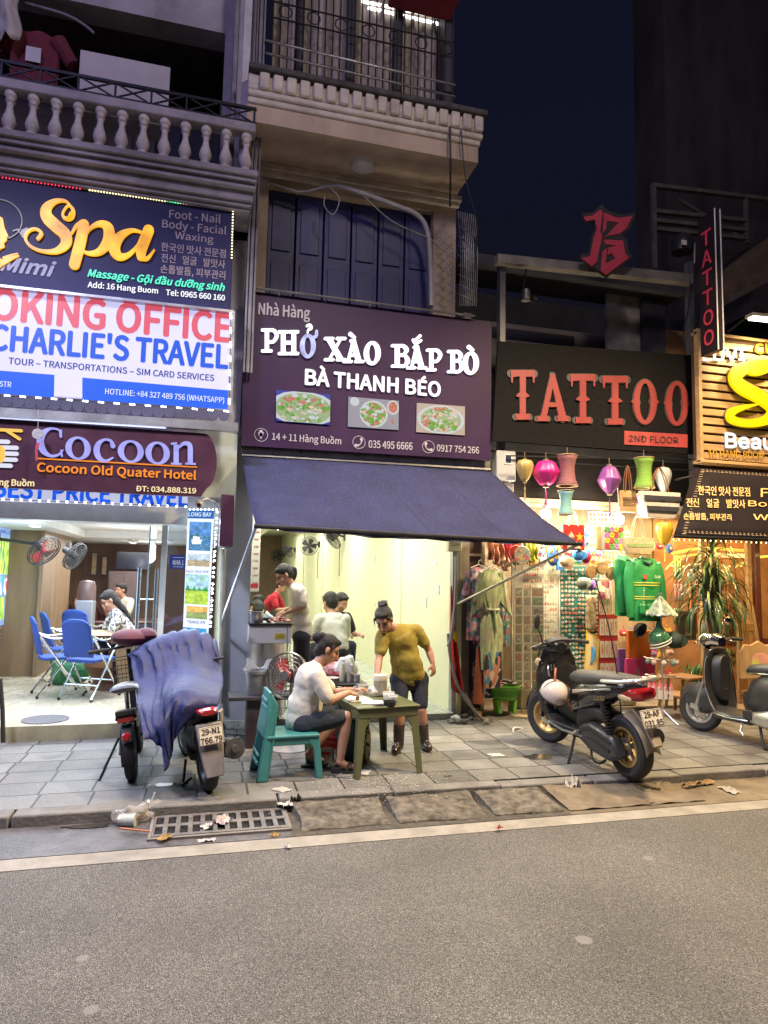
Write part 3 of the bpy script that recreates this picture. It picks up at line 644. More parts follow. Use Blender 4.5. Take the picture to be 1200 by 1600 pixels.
mah=mat('mahogany',(.12,.035,.02),.4,var=.3,scale=4,stretch=(5,5,.5),coat=.3)
m=MB();a=P(1180,1000,7.7).x
for x_ in(a,a+.95):m.box(x_,x_+.09,7.66,7.74,.05,2.6)
m.box(a+.09,a+.95,7.66,7.74,.05,.9);m.box(a+.09,a+.95,7.66,7.74,2.5,2.6)
m.build('door',mah,spb,True,bevel=.005)
m=MB()
for x_ in(BX0+.05,a-.1):m.box(x_,x_+.06,7.68,7.74,.05,2.7)
for z in(.45,2.25):m.box(BX0+.11,a-.1,7.69,7.73,z,z+.05)
m.build('window_frame',mat('gold_wood',(.45,.28,.12),.5,var=.2,stretch=(1,1,6)),spb,True,smooth=0)
m=MB();m.box(BX0+.11,a-.1,7.705,7.711,.5,2.25);m.build('window_pane',glass('shop_glass',(.95,.93,.9),.02,.08),spb,True,smooth=0)
block=thing('apartment_block','unlit brown block with roof canopy rising behind the tattoo sign','building',(9,11,0))
m=MB();a=P(1040,200,11).x;m.box(a,18,11,12,0,P(1040,290,11).z+6.5);m.box(a+1.2,18,10.2,11,P(1100,430,10.2).z-.6,P(1100,330,10.2).z)
m.build('wall',mat('brown_block',(.075,.062,.066),.9,var=.5,scale=.8,stretch=(2,2,.6)),block,True,smooth=0)
m=MB()
for p,q in(((1018,290),(1200,312)),((1020,330),(1165,345)),((1025,345),(1165,360)),((1025,358),(1165,373))):m.bar(P(*p,8.9),P(*q,8.9),.08,.06)
m.bar(P(1021,292,8.9),P(1023,420,8.9),.06,.06);m.bar(P(1060,312,9.6),P(1170,380,9.6),.05,.05);m.bar(P(1165,310,8.9),P(1166,380,8.9),.05,.05)
m.build('canopy_frame',mat('canopy_iron',(.16,.14,.12),.7,.3,var=.3),block,True,smooth=0)
m=MB();m.prism([P(*q,8.2)for q in((1110,440),(1200,372),(1220,372),(1220,430),(1130,478))],(0,.3,0));m.build('eave',mat('eave_brown',(.12,.085,.06),.9,var=.4),block,True,smooth=0)
def Z(s,x0,y0):return lambda x,y:(x0+x/s,y0+y/s)
z3=Z(3,0,280);z4=Z(3,0,640);z5=Z(1200/420,370,440);z6=Z(1200/440,760,300)
def txt(o,name,m,rows,Y,cv,**kw):
 for r in rows:
  mb=MB();body,x0,y0,x1,y1,top=r[:6];k=dict(kw);k.update(r[6]if len(r)>6 else{})
  a,b_=cv(x0,y0),cv(x1,y1);write(mb,body,a,b_,cv(x0,top)[1],Y,**k);mb.build(name,m,o,True,smooth=0)
YP=7.35
sg=thing('restaurant_sign','dark glare-purple noodle restaurant sign with glowing white slab letters and three food photos','sign',P(570,600,YP))
plum=mat('glare_plum_panel',(.030,.012,.046),.5,var=.2,scale=1.5,spec=.2)  # panel is really maroon-brown; the purple of the glare is put into its colour
plate(MB(),[(382,456),(766,505),(765,721),(376,698)],YP,.05).build('panel',plum,sg,True,bevel=.006)
white_led=glow('white_letter',(1,.97,1),1.6);soft_led=glow('white_letter_soft',(1,.98,1),1.2)
YL=YP-.05
grey_vinyl=mat('grey_vinyl',(.34,.31,.36),.5,var=.05)
def slab(mb,ch,x0,x1,yt,yb,k):
 """fat slab-serif capitals in enlarged-photo pixels"""
 w_,h=x1-x0,yb-yt;sw=.25*w_;sf=.105*h;c=Z(1200/420,370,440);i=[k]
 X=lambda u:x0+w_*u;Yy=lambda v:yb-h*v+(X(.5)-X(.5))
 def s(pts,ws,**kw):
  i[0]+=1;stroke(mb,[(X(u),yb-h*v)for u,v in pts],ws,c,YL,.03,i[0]*.0005,**kw)
 if ch in 'PB':
  s([(.28,.05),(.28,.95)],sw,ends='flat');s([(.0,.06),(.55,.06)],sf);s([(.0,.94),(.55,.94)],sf)
  if ch=='P':s([(.35,.93),(.68,.92),(.88,.72),(.68,.46),(.35,.44)],[sf,sf*1.2,sw*.95,sf*1.2,sf])
  else:
   s([(.35,.93),(.62,.92),(.80,.75),(.62,.54),(.35,.53)],[sf,sf*1.2,sw*.9,sf,sf]);s([(.35,.53),(.68,.53),(.86,.28),(.68,.07),(.35,.06)],[sf,sf,sw,sf*1.2,sf])
 elif ch=='H':
  for u in(.22,.78):s([(u,.05),(u,.95)],sw*.95,ends='flat');s([(u-.22,.06),(u+.22,.06)],sf);s([(u-.22,.94),(u+.22,.94)],sf)
  s([(.22,.5),(.78,.5)],sf*1.2,ends='flat')
 elif ch=='O':
  ring(mb,X(.5),yb-h*.5,w_*.49,h*.51,w_*.29,h*.13,c,YL,.03,.001)
 elif ch=='X':
  s([(.18,.95),(.80,.05)],sw*1.05,ends='flat');s([(.80,.95),(.20,.05)],sw*.55,ends='flat')
  for u,v in((.2,.94),(.2,.06),(.8,.94),(.8,.06)):s([(u-.2,v),(u+.2,v)],sf)
 elif ch=='A':
  s([(.5,.97),(.22,.05)],sw*.6,ends='flat');s([(.47,.97),(.78,.05)],sw*1.05,ends='flat');s([(.28,.33),(.72,.33)],sf,ends='flat')
  for u in(.2,.8):s([(u-.2,.06),(u+.2,.06)],sf)
  s([(.36,.96),(.56,.96)],sf)
mb=MB()
for ch,a,b_,yt,yb in(('P',113,187,212,318),('H',188,272,220,330),('X',393,482,250,357),('A',476,563,262,365),('O',565,641,270,373),('B',692,772,282,385),('A',760,842,290,393),('P',848,914,302,402),('B',942,1012,308,410),('O',1006,1078,316,416)):
 slab(mb,ch,a,b_,yt,yb,0)
for pts,ws in(([(312,200),(325,197),(332,210),(318,218),(316,230)],[9,11,11,9,7]),([(505,236),(525,252)],[16,10]),([(785,262),(798,276),(820,266)],[10,14,10]),([(795,262),(815,246)],[9,14]),([(1033,294),(1052,308)],[16,10])):
 stroke(mb,pts,ws,z5,YL,.03,.001)
mb.build('letters',white_led,sg,True,smooth=0)
mb=MB();slab(mb,'O',280,352,238,342,0);stroke(mb,[(340,252),(353,245),(355,224)],[12,14,12],z5,YL,.03,.001)
mb.build('dim_letter',glow('dim_letter',(.42,.45,.80),1.1,var=.5,scale=9),sg,True,smooth=0)
txt(sg,'letters',soft_led,[('BÀ THANH BÉO',305,460,905,515,394)],YL,z5,bold=.055,lift=.02,z0=0)
txt(sg,'lettering',grey_vinyl,[('Nhà Hàng',97,145,325,166,96,dict(bold=.035)),('14 + 11 Hàng Buồm',157,706,465,727,676),('035 495 6666',588,741,783,751,709),('0917 754 266',893,757,1080,768,728)],YL,z5,bold=.03)
mb=MB()
for x,y in((108,685),(545,718),(855,738)):
 c=P(*z5(x,y),YL);r=.0715
 mb.tube([(c.x+r*math.cos(t*.2618),YL-.003,c.z+r*math.sin(t*.2618))for t in range(24)],.004,5,True)
for pts,ws in(([(108,668),(108,676),(108,682)],[14,24,20]),([(108,682),(108,703)],[16,2])):stroke(mb,pts,ws,z5,YL,.003)
for x,y in((545,718),(855,738)):stroke(mb,[(x-11,y-15),(x-12,y-3),(x-2,y+11),(x+13,y+13)]if x>800 else[(x+11,y-15),(x+12,y-3),(x+2,y+11),(x-13,y+13)],[13,5,5,13],z5,YL,.003)
mb.build('icon',grey_vinyl,sg,True,smooth=0)
def food(name,quad,kind,seed):
 """a backlit food photograph: table, round plate, heaped greens, meat, slices"""
 r=random.Random(seed);q=[P(*z5(*p),YL)for p in quad]
 def uv(u,v,l=.0):p=q[3].lerp(q[2],u).lerp(q[0].lerp(q[1],u),v);return(p.x,YL-.018-l,p.z)
 mb=MB();mb.prism([uv(0,0),uv(1,0),uv(1,1),uv(0,1)],(0,.016,0))
 def ell(cu,cv,ru,rv,l,k):
  mb.k=k;n=20;mb.add([uv(min(1,max(0,cu+ru*math.cos(6.2832*i/n))),min(1,max(0,cv+rv*math.sin(6.2832*i/n))),l)for i in range(n)],[tuple(range(n))])
 if kind==0:pl=(.5,.45,.62,.6)
 elif kind==1:pl=(.5,.48,.28,.46)
 else:pl=(.5,.48,.49,.5)
 ell(*pl,.001,1);ell(pl[0],pl[1],pl[2]*.86,pl[3]*.86,.0016,2)
 if kind==1:ell(.88,.75,.12,.25,.001,1);ell(.88,.75,.09,.19,.0016,4);ell(.12,.85,.09,.15,.001,1);ell(.88,.28,.03,.1,.0012,4)
 for i in range(90):
  a=r.uniform(0,6.28);d=math.sqrt(r.random())*.8;k=r.choice([3,3,3,4,5,1]if kind!=2 else[5,5,3,4,1]);sz=r.uniform(.015,.05)
  if kind==0 and math.sin(a)>.3 and d>.3:k=r.choice([4,4,1,3])
  ell(pl[0]+pl[2]*d*math.cos(a),pl[1]+pl[3]*d*math.sin(a),sz*r.uniform(.6,1.6),sz*r.uniform(1,2),.002+i*.00004,k)
 ems=[glow(f'photo_table_{kind}',[(.02,.03,.35),(.30,.29,.36),(.50,.40,.33)][kind],.8),glow('photo_plate',(.55,.60,.64),.8),glow('photo_broth',(.30,.42,.22),.8),glow('photo_green',(.12,.34,.03),.8,var=.5,scale=40),glow('photo_meat',(.50,.17,.12),.8,var=.4,scale=40),glow('photo_noodle',(.60,.50,.40),.8,var=.3,scale=40)]
 mb.build('food_photo',ems,sg,True,smooth=0)
food('a',[(175,485),(417,506),(414,640),(175,622)],0,1);food('b',[(498,515),(722,534),(720,663),(495,648)],1,2);food('c',[(803,543),(1016,559),(1015,687),(800,672)],2,3)
m=MB();m.cyl(P(400,450,YP-.1),P(742,494,YP-.1),.014,n=8)
for px,y in((436,455),(509,464),(578,473),(706,489)):m.cyl(P(px,y,YP-.1),P(px,y+14,YP),.008,n=6)
m.build('bracket',steel,sg,True)
m=MB();m.prism([P(*q,YP+.06)for q in((378,698),(766,719),(766,736),(378,714))],(0,.05,0));m.build('metal_strip',mat('strip_metal',(.6,.58,.56),.3,.9,var=.3,scale=6),sg,True,smooth=0)
q=P(580,590,YL);lamp('AREA',(q.x,YL-.3,q.z+.2),18,(.92,.92,1),2.6,(q.x,0,q.z-3.0),sy=.7,parent=sg,name='sign_glow')
awn=thing('awning','dark blue canvas awning sloping out over the noodle restaurant front','awning',P(570,712,YP))
TLa,TRa=P(378,712,YP+.04),P(766,735,YP+.04);BLa,BRa=P(400,822,6.05),P(905,850,6.25)
def awnf(u,v):
 hem=.008*math.sin(u*31+1.5*math.sin(u*9))*max(0,v-.8)*5
 p=TLa.lerp(TRa,u).lerp(BLa.lerp(BRa,u),v);sag=-.05*math.sin(math.pi*v)
 return(p.x-.04*math.sin(math.pi*v)*(1-2*u)*0,p.y,p.z+sag+hem-.018*math.sin(math.pi*u)*v+.012*noise.noise((u*4,v*3,7))+.004*noise.noise((u*9,v*7,1))+.006*math.sin(v*9+u*5))
canvas=mat('navy_canvas',(.024,.027,.078),.8,var=.28,scale=2.5,spec=.25,bump=.15,bscale=160)
def dusty():
 m=canvas;n=m.node_tree.nodes;L=m.node_tree.links;b=n['Principled BSDF'];src=b.inputs['Base Color'].links[0].from_socket
 tc=n.new('ShaderNodeTexCoord');v=n.new('ShaderNodeTexNoise');v.inputs['Scale'].default_value=120;v.inputs['Detail'].default_value=1;L.new(tc.outputs['Object'],v.inputs[0])
 cr=n.new('ShaderNodeValToRGB');cr.color_ramp.elements[0].position=.68;cr.color_ramp.elements[1].position=.74;L.new(v.outputs[0],cr.inputs[0])
 mx=n.new('ShaderNodeMixRGB');L.new(cr.outputs[0],mx.inputs[0]);L.new(src,mx.inputs[1]);mx.inputs[2].default_value=(.16,.16,.22,1);L.new(mx.outputs[0],b.inputs['Base Color'])
dusty()
MB().grid(awnf,30,14).build('canopy',canvas,awn,True,solid=.006)
m=MB()
for u0 in(.27,.52,.77):m.grid(lambda u,v:Vector(awnf(u0+.004*(u-.5),v))+Vector((0,-.004,.005)),1,14)
m.grid(lambda u,v:Vector(awnf(u,1))+Vector((0,-.006+.01*math.sin(u*40)*v,-.022*v+.003*math.sin(u*55)*v)),90,3);m.build('seam',mat('navy_seam',(.022,.023,.058),.85),awn,True)
m=MB();m.tube([BLa+Vector((-.02,0,0)),BRa+Vector((.03,0,0))],.022,10);m.tube([TLa,TRa],.03,8);m.build('roller_bar',mat('bar_black',(.04,.04,.05),.4,.6),awn,True)
m=MB();m.cyl(BLa,P(345,975,7.45),.017,n=8);m.build('arm',mat('arm_steel',(.42,.42,.46),.35,.9),awn,True)
m=MB();m.cyl(BRa,P(715,944,7.6),.017,n=8);m.build('arm',mat('arm_brass',(.45,.40,.30),.4,.8),awn,True)
YS=7.15
sp=thing('spa_sign','navy spa sign with glowing golden script and a bead of tiny lights','sign',P(100,400,YS))
navy=mat('navy_panel',(.020,.020,.080),.5,var=.25,scale=1.2,spec=.2)
plate(MB(),[(-260,240),(365,329),(360,488),(-260,425)],YS,.06).build('panel',navy,sp,True,bevel=.006)
Y1=YS-.06
gold=glow('gold_letter',(1,.43,.015),1.2,var=.45,scale=5)
mb=MB()
for i,(pts,ws)in enumerate((([(338,168),(325,190),(300,182),(298,158),(322,128),(344,148),(338,182),(318,192)],[22,20,14,8,8,16,20,14]),([(340,140),(310,108),(262,108),(222,138),(222,180),(262,222),(305,262),(310,306),(268,340),(205,342),(150,322),(122,284),(136,248),(170,238),(196,258),(180,284)],[9,11,22,42,56,60,58,46,28,16,14,13,12,12,16,14]),([(338,258),(358,226),(388,208)],[8,14,26]),([(396,215),(378,300),(350,405)],[46,50,48]),([(388,300),(420,240),(468,214),(508,232),(510,290),(470,342),(420,352),(385,338)],[6,12,28,50,52,34,18,10]),([(668,255),(620,244),(566,270),(536,320),(556,364),(600,360),(644,318),(672,262)],[10,16,38,54,42,20,12,9]),([(698,242),(664,330),(662,366)],[48,48,40]),([(662,366),(690,376),(724,336)],[36,16,6]),([(505,300),(530,308)],[12,10]))):
 stroke(mb,pts,ws,z3,Y1,.03,i*.0005)
mb.build('letters',gold,sp,True,smooth=0)
mb=MB();c=P(*z3(-2,190),Y1);r=(P(*z3(105,200),Y1)-c).length
mb.tube([(c.x+r*math.cos(t*.15),Y1-.008,c.z+r*math.sin(t*.15))for t in range(42)],.007,6,True)
stroke(mb,[(62,245),(85,238),(96,255),(110,262)],[6,8,6,8],z3,Y1,.01);plate(mb,[z3(*p)for p in((100,240),(130,228),(134,252),(110,278),(98,262))],Y1,.012)
mb.build('emblem_ring',mat('ring_grey',(.42,.44,.45),.5),sp,True,smooth=0)
mb=MB();plate(mb,[z3(*p)for p in((-60,175),(0,178),(14,186),(18,205),(22,228),(40,268),(30,276),(34,288),(20,302),(24,322),(4,330),(-8,350),(-60,352))],Y1,.02)
stroke(mb,[(-10,405),(30,385),(60,372),(88,362)],[34,26,16,8],z3,Y1,.02);stroke(mb,[(20,372),(55,360),(84,352)],[12,10,6],z3,Y1,.021);stroke(mb,[(-10,385),(-20,430)],[40,30],z3,Y1,.022)
mb.T=Matrix.Translation((0,0,.31));mb.build('emblem_figure',gold,sp,True,smooth=0).location.z+=.0
violet=mat('violet_vinyl',(.26,.25,.36),.5,var=.05)
txt(sp,'lettering',violet,[('Mimi',4,428,258,458,362,dict(bold=.06,shear=.3)),('Foot - Nail',793,200,1033,233,146),('Body - Facial',760,246,1060,258+2,197,{}),('Waxing',820,280,1000,305,250)][0:1],Y1,z3,bold=.03)
txt(sp,'lettering',mat('taupe_vinyl',(.30,.24,.30),.5,var=.05),[('Foot - Nail',793,181,1033,207,144),('Body - Facial',760,226,1060,260,190),('Waxing',820,279,1000,300,246),('한국인 맛사 전문점',755,333,1057,367,300),('전신   얼굴   발맛사',755,385,1055,417,352),('손톱발톱, 피부관리',752,436,1055,468,403)],Y1,z3,bold=.022,nb=6)
txt(sp,'letters',glow('mint_letter',(.10,.95,.62),1.0),[('Massage - Gội đầu dưỡng sinh',412,458,1052,526,424,dict(shear=.25))],Y1,z3,bold=.05,lift=.012)
txt(sp,'letters',glow('white_small',(.95,.95,1),1.1),[('Add: 16 Hang Buom',412,508,740,538,482),('Tel: 0965 660 160',778,545,1053,571,519)],Y1,z3,bold=.035,lift=.01)
def beads(p0,p1,n,Y,m,r=.009,name='led_strip'):
 mb=MB()
 for i in range(n):
  t=i/(n-1);q=P(p0[0]+(p1[0]-p0[0])*t,p0[1]+(p1[1]-p0[1])*t,Y);mb.ball(q,r,6)
 mb.k=1;mb.tube([P(p0[0]+(p1[0]-p0[0])*t,p0[1]+(p1[1]-p0[1])*t,Y+.004)for t in(0,.5,1)],r*.5,5);return mb.build(name,[m,iron],sp,True)
wl=glow('bead_warm',(1,.85,.45),3);gl_=glow('bead_green',(.1,1,.4),2.2);rl_=glow('bead_red',(1,.05,.12),2.5)
beads((140,297),(258,314),27,Y1-.01,wl);beads((262,314),(278,317),5,Y1-.01,gl_);beads((282,317),(342,325),14,Y1-.01,wl);beads((345,326),(362,328),5,Y1-.01,gl_);beads((364,330),(362,403),17,Y1-.01,wl);beads((-200,248),(125,295),60,Y1-.01,rl_,.007)
YT=7.1
tv=thing('travel_sign','backlit white travel office sign with red and blue capitals framed by small lamps','sign',P(150,560,YT))
backlit=glow('backlit_white',(.62,.60,.93),.95,(.15,.15,.2),var=.06,scale=2)
plate(MB(),[z3(*p)for p in((-1000,405),(1086,634),(1066,1080),(-1000,930))],YT,.06).build('panel',backlit,tv,True,smooth=0)
Y2=YT-.06
m=MB();plate(m,[z3(*p)for p in((-1000,820),(255,917),(253,1024),(-1000,930))],Y2,.002);plate(m,[z3(*p)for p in((386,930),(1070,990),(1066,1079),(386,1034))],Y2,.002)
m.build('blue_band',glow('backlit_blue',(.008,.12,.85),.9),tv,True,smooth=0)
red_t=glow('backlit_red',(.72,.10,.15),.95);blue_t=glow('backlit_blue_text',(.006,.10,.75),.9);navy_t=glow('backlit_navy',(.01,.035,.26),.8)
txt(tv,'lettering',red_t,[('OKING OFFICE',-42,652,1078,763,515,dict(prefix='BO'))],Y2,z3,bold=.052)
txt(tv,'lettering',blue_t,[("CHARLIE'S TRAVEL",-44,797,1064,887,682)],Y2,z3,bold=.052)
txt(tv,'lettering',navy_t,[('TOUR – TRANSPORTATIONS – SIM CARD SERVICES',40,866,1003,946,836)],Y2,z3,bold=.03,nb=6)
txt(tv,'lettering',glow('backlit_pale',(.75,.80,.97),.9),[('STR',-2,972,52,976,947),('HOTLINE: +84 327 489 756 (WHATSAPP)',493,1007,1050,1049,981)],Y2-.002,z3,bold=.025,nb=6)
led=glow('led_spot',(.92,.96,1),8);ledb=MB()
def leds(p0,p1,n,horiz=True):
 ledb.k=1;ledb.tube([P(*z3(p0[0]+(p1[0]-p0[0])*t,p0[1]+(p1[1]-p0[1])*t),Y2-.026)for t in(0,.5,1)],.004,5);ledb.k=0
 for i in range(n):
  t=i/(n-1)
  for k in(-1,0,1):
   x=p0[0]+(p1[0]-p0[0])*t+(k*9 if horiz else 0);y=p0[1]+(p1[1]-p0[1])*t+(k*1 if horiz else k*9)
   ledb.ball(P(*z3(x,y),Y2-.03),.011,6)
leds((-480,450),(1040,614),22);leds((-480,978),(1060,1088),22);leds((1082,640),(1074,1040),7,False)
ledb.build('led_strip',[led,iron],tv,True)
m=MB();m.prism([P(*z3(*p),Y2)for p in((-1000,395),(1092,625),(1092,636),(-1000,408))],(0,-.07,0));m.prism([P(*z3(*p),Y2+.05)for p in((1084,626),(1100,628),(1085,1180),(1068,1180))],(0,-.06,0))
m.prism([P(*z3(*p),Y2)for p in((-1000,1015),(1115,1150),(1115,1190),(-1000,1060))],(0,-.09,0));m.build('frame',mat('frame_alloy_pale',(.45,.46,.50),.35,.8,var=.15),tv,True,smooth=0)
m=MB();A,B=P(*z3(-600,975),Y2-.02),P(*z3(1076,1090),Y2-.02);nsc=30
for i in range(nsc):
 a=A.lerp(B,i/nsc);b_=A.lerp(B,(i+1)/nsc);m.prism([(a.x,a.y,a.z),(b_.x-.004,b_.y,b_.z)]+[(b_.x-.004-(b_.x-a.x)*(.5-.5*math.cos(math.pi*j/6)),b_.y,b_.z-.05-.055*math.sin(math.pi*j/6))for j in range(7)],(0,-.015,0))
m.build('scalloped_valance',mat('valance_navy',(.05,.05,.10),.7,var=.2),tv,True,smooth=0)
q=P(130,600,Y2);lamp('AREA',(q.x-.6,Y2-.15,q.z),42,(.62,.68,1),2.8,(q.x-.4,0,q.z-2.6),sy=1.1,parent=tv,name='sign_glow')
YH=7.05
ho=thing('hotel_sign','maroon hotel sign with pale serif letters and an orange underline','sign',P(150,720,YH))
mar=mat('maroon_sign',(.055,.020,.040),.35,var=.15)
o_=[z4(*p)for p in((-700,0),(950,116))]+[z4(952+64*math.sin(t*math.pi/12),245-(130)*math.cos(t*math.pi/12))for t in range(1,12)]+[z4(*p)for p in((940,412),(-700,335))]
plate(MB(),o_,YH,.05).build('panel',mar,ho,True,smooth=0)
Y3=YH-.05;per=glow('periwinkle_letter',(.36,.36,.86),1.0,var=.18,scale=9)
mb=MB();k=[0]
def s4(pts,ws,**kw):k[0]+=1;stroke(mb,pts,ws,z4,Y3,.02,k[0]*.0004,**kw)
s4([(286,128),(278,98),(240,90),(205,110),(190,150),(205,195),(240,218),(275,212),(297,190)],[10,8,10,26,32,28,14,10,4]);s4([(287,95),(287,130)],[8,8],ends='flat');s4([(287,190),(292,222)],[6,8],ends='flat')
for x0,x1,yt,yb in((308,426,128,236),(553,674,145,250),(682,796,152,258)):
 c=(x0+x1)/2
 ring(mb,c,(yt+yb)/2,(x1-x0)/2,(yb-yt)/2,28,9,z4,Y3,.02,k[0]*.0004,sk=.05)
s4([(530,172),(520,148),(490,142),(462,162),(454,195),(466,228),(496,242),(530,226)],[22,14,10,22,28,24,14,6])
for x in(826,892):s4([(x,166 if x<850 else 185),(x,252)],24,ends='flat');s4([(x-24,254),(x+26,256)],8,ends='flat')
s4([(802,162),(830,158)],8,ends='flat');s4([(838,180),(862,160),(888,166),(893,200)],[8,16,22,24])
mb.build('letters',per,ho,True,smooth=0)
org=glow('orange_letter',(1,.30,.02),.85)
mb=MB();stroke(mb,[(172,229),(924,270)],7,z4,Y3,.008,0,ends='flat');write(mb,'Cocoon Old Quater Hotel',z4(175,290),z4(918,328),z4(0,250)[1],Y3,bold=.045,lift=.01)
mb.build('lettering',org,ho,True,smooth=0)
txt(ho,'lettering',glow('cream_letter',(1,.82,.45),.95),[('ng Buồm',-2,355,160,360,326,dict(prefix='Hà')),('ĐT: 034.888.319',638,382,918,393,358)],Y3,z4,bold=.04,lift=.008)
mb=MB()
for y,x in((152,38),(180,78),(208,78),(236,74),(264,50)):stroke(mb,[(-70,y-4),(x,y)],22,z4,Y3,.012,y*.00001)
mb.build('emblem_bars',glow('emblem_white',(.75,.75,.9),.9),ho,True,smooth=0)
mb=MB();stroke(mb,[(-60,92),(100,100)],16,z4,Y3,.014);stroke(mb,[(30,98),(92,138)],16,z4,Y3,.015);stroke(mb,[(0,190),(0,228)],50,z4,Y3,.016);mb.build('emblem_branch',glow('emblem_yellow',(1,.62,.10),.85),ho,True,smooth=0)
bp=thing('price_sign','white led strip sign with blue capitals half hidden under the hotel sign','sign',P(150,785,7.35))
plate(MB(),[z4(*p)for p in((-700,300),(880,396),(880,460),(-700,405))],7.35,.04).build('panel',glow('led_panel',(.66,.68,.92),.8),bp,True,smooth=0)
txt(bp,'lettering',glow('led_blue',(.01,.10,.75),1.0,var=.5,scale=14),[('BEST PRICE TRAVEL',-28,408,878,452,330)],7.31,z4,bold=.06,lift=.012)
mb=MB()
mb.k=1;mb.tube([P(*z4(-200,412),7.295),P(*z4(870,455),7.295)],.004,5);mb.k=0
for i in range(26):q=P(*z4(-200+1070*i/25,412+43*i/25),7.29);mb.ball(q,.012,6)
mb.build('led_strip',[led,iron],bp,True);q=P(150,790,7.2);lamp('AREA',(q.x,7.1,q.z-.12),34,(.75,.82,1),2.4,(q.x,6.2,0),sy=.1,parent=bp,name='strip_glow')
m=MB();plate(m,[z4(*p)for p in((930,100),(1112,118),(1105,418),(930,412))],7.4,.05);tag(m.build('board',mat('greygreen_board',(.36,.40,.38),.6,var=.08)),'plain grey-green panel behind the rounded end of the maroon hotel sign','panel')
m=MB();a,b_=P(345,775,7.2),P(363,855,7.2);m.box(a.x,b_.x,7.0,7.45,b_.z,a.z);tag(m.build('sign_box',mar,bevel=.008),'narrow maroon sign box seen edge-on against the grey pillar','sign box')
m=MB();m.cyl(P(349,858,7.5),P(345,1100,7.5),.028,n=10);tag(m.build('drainpipe',mat('pvc_dirty',(.30,.28,.24),.6,var=.3)),'dirty drainpipe running down beside the grey pillar','pipe')
t=thing('hanging_charm','small round woven charm with red tassel hanging before the big C','charm',P(59,680,6.9))
m=MB();q=P(59,678,6.9);m.lathe([(.0,-.008),(.05,-.008),(.05,.008),(0,.008)],18,q,(0,1,0));m.cyl(q,P(60,640,6.9),.003,n=5);m.build('disc',mat('charm_grey',(.3,.3,.34),.6,var=.4,scale=60),t,True)
m=MB();
for i in range(5):m.cyl(P(57+i,692,6.9),P(55+i,706-i,6.9),.004,n=5)
for i in range(3):m.cyl(P(56+i,704,6.9),P(56+i,720,6.9),.005,n=5)
m.build('tassel',mat('charm_red',(.4,.05,.09),.8),t,True)
tb_=thing('tour_lightbox','tall narrow lightbox of bay and cave tour photos beside the glass door','lightbox',P(310,900,7.45))
YB2=7.45;qd=[z4(*p)for p in((882,470),(1004,472),(975,1090),(856,1080))]
plate(MB(),qd,YB2,.06).build('panel',glow('box_white',(.80,.88,1),1.15),tb_,True,smooth=0)
def sub(quad,u0,u1,v0,v1):
 l=lambda a,b_,t:(a[0]+(b_[0]-a[0])*t,a[1]+(b_[1]-a[1])*t)
 f=lambda u,v:l(l(quad[0],quad[1],u),l(quad[3],quad[2],u),v);return[f(u0,v0),f(u1,v0),f(u1,v1),f(u0,v1)]
def scenic(owner,quad,Y,seed,sky_c,mid,low,boat=False):
 """a printed landscape: sky, hills, foreground"""
 r=random.Random(seed);f=lambda u,v:sub(quad,u,u,v,v)[0];mb=MB()
 plate(mb,quad,Y,.002);mb.k=1
 pts=[f(0,.55)]+[f(i/10,.55-.28*abs(noise.noise((i*.6+seed,seed,0)))-.05*r.random())for i in range(11)]+[f(1,.55)];plate(mb,pts,Y,.003)
 mb.k=2;plate(mb,[f(0,.55),f(1,.55),f(1,1),f(0,1)],Y,.0035)
 mb.k=3
 for i in range(26):
  u,v=r.random()*.9,.58+r.random()*.36;w_=.03+.08*r.random();plate(mb,[f(u,v),f(u+w_,v+.01),f(u+w_*.7,v+.05),f(u+.01,v+.04)],Y,.004+i*.00004)
 for i in range(8):
  u,v=r.random()*.8,r.random()*.3;w_=.08+.1*r.random();plate(mb,[f(u,v+.02),f(u+w_*.5,v),f(u+w_,v+.03),f(u+w_*.5,v+.06)],Y,.0024+i*.00004)
 if boat:mb.k=4;plate(mb,[f(.1,.62),f(.6,.62),f(.55,.78),f(.16,.78)],Y,.006);plate(mb,[f(.18,.5),f(.5,.52),f(.5,.62),f(.18,.62)],Y,.006)
 g=lambda c,e=1.0:glow('print_%d_%d_%d'%tuple(int(x*99)for x in c),c,e,var=.35,scale=25)
 mb.build('photo',[g(sky_c),g(mid),g(low),g([min(1,(a+b_)*.6+.1)for a,b_ in zip(mid,low)]),g((.85,.88,.9))],owner,True,smooth=0)
Yb=YB2-.06
plate(MB(),sub(qd,0,1,0,.065),Yb,.002).build('blue_band',glow('band_blue',(.02,.16,.55),.9),tb_,True,smooth=0)
scenic(tb_,sub(qd,.08,.92,.09,.31),Yb,3,(.12,.32,.72),(.06,.20,.12),(.06,.22,.45),True)
scenic(tb_,sub(qd,.05,.92,.335,.43),Yb,5,(.55,.68,.80),(.40,.42,.42),(.48,.38,.22))
scenic(tb_,sub(qd,.02,.92,.49,.72),Yb,8,(.45,.72,.85),(.07,.40,.10),(.52,.72,.08))
scenic(tb_,sub(qd,.1,.92,.735,.83),Yb,11,(.85,.50,.12),(.22,.30,.30),(.30,.42,.12))
scenic(tb_,sub(qd,.0,.92,.9,1.0),Yb,14,(.05,.35,.75),(.05,.25,.5),(.03,.25,.55))
txt(tb_,'lettering',glow('box_pale',(.8,.9,1),1),[('LONG BAY',884,500,990,502,481)],Yb-.002,z4,bold=.03)
txt(tb_,'lettering',navy_t,[('NGOC-MUA CAVE',874,764,978,766,752),('TRANG AN',876,1002,960,1004,988)],Yb,z4,bold=.02,nb=6)
mb=MB()
for i in range(22):mb.ball(P(*z4(1018-32*i/21,480+540*i/21+5*math.sin(i*2)),YB2-.03),.012,6)
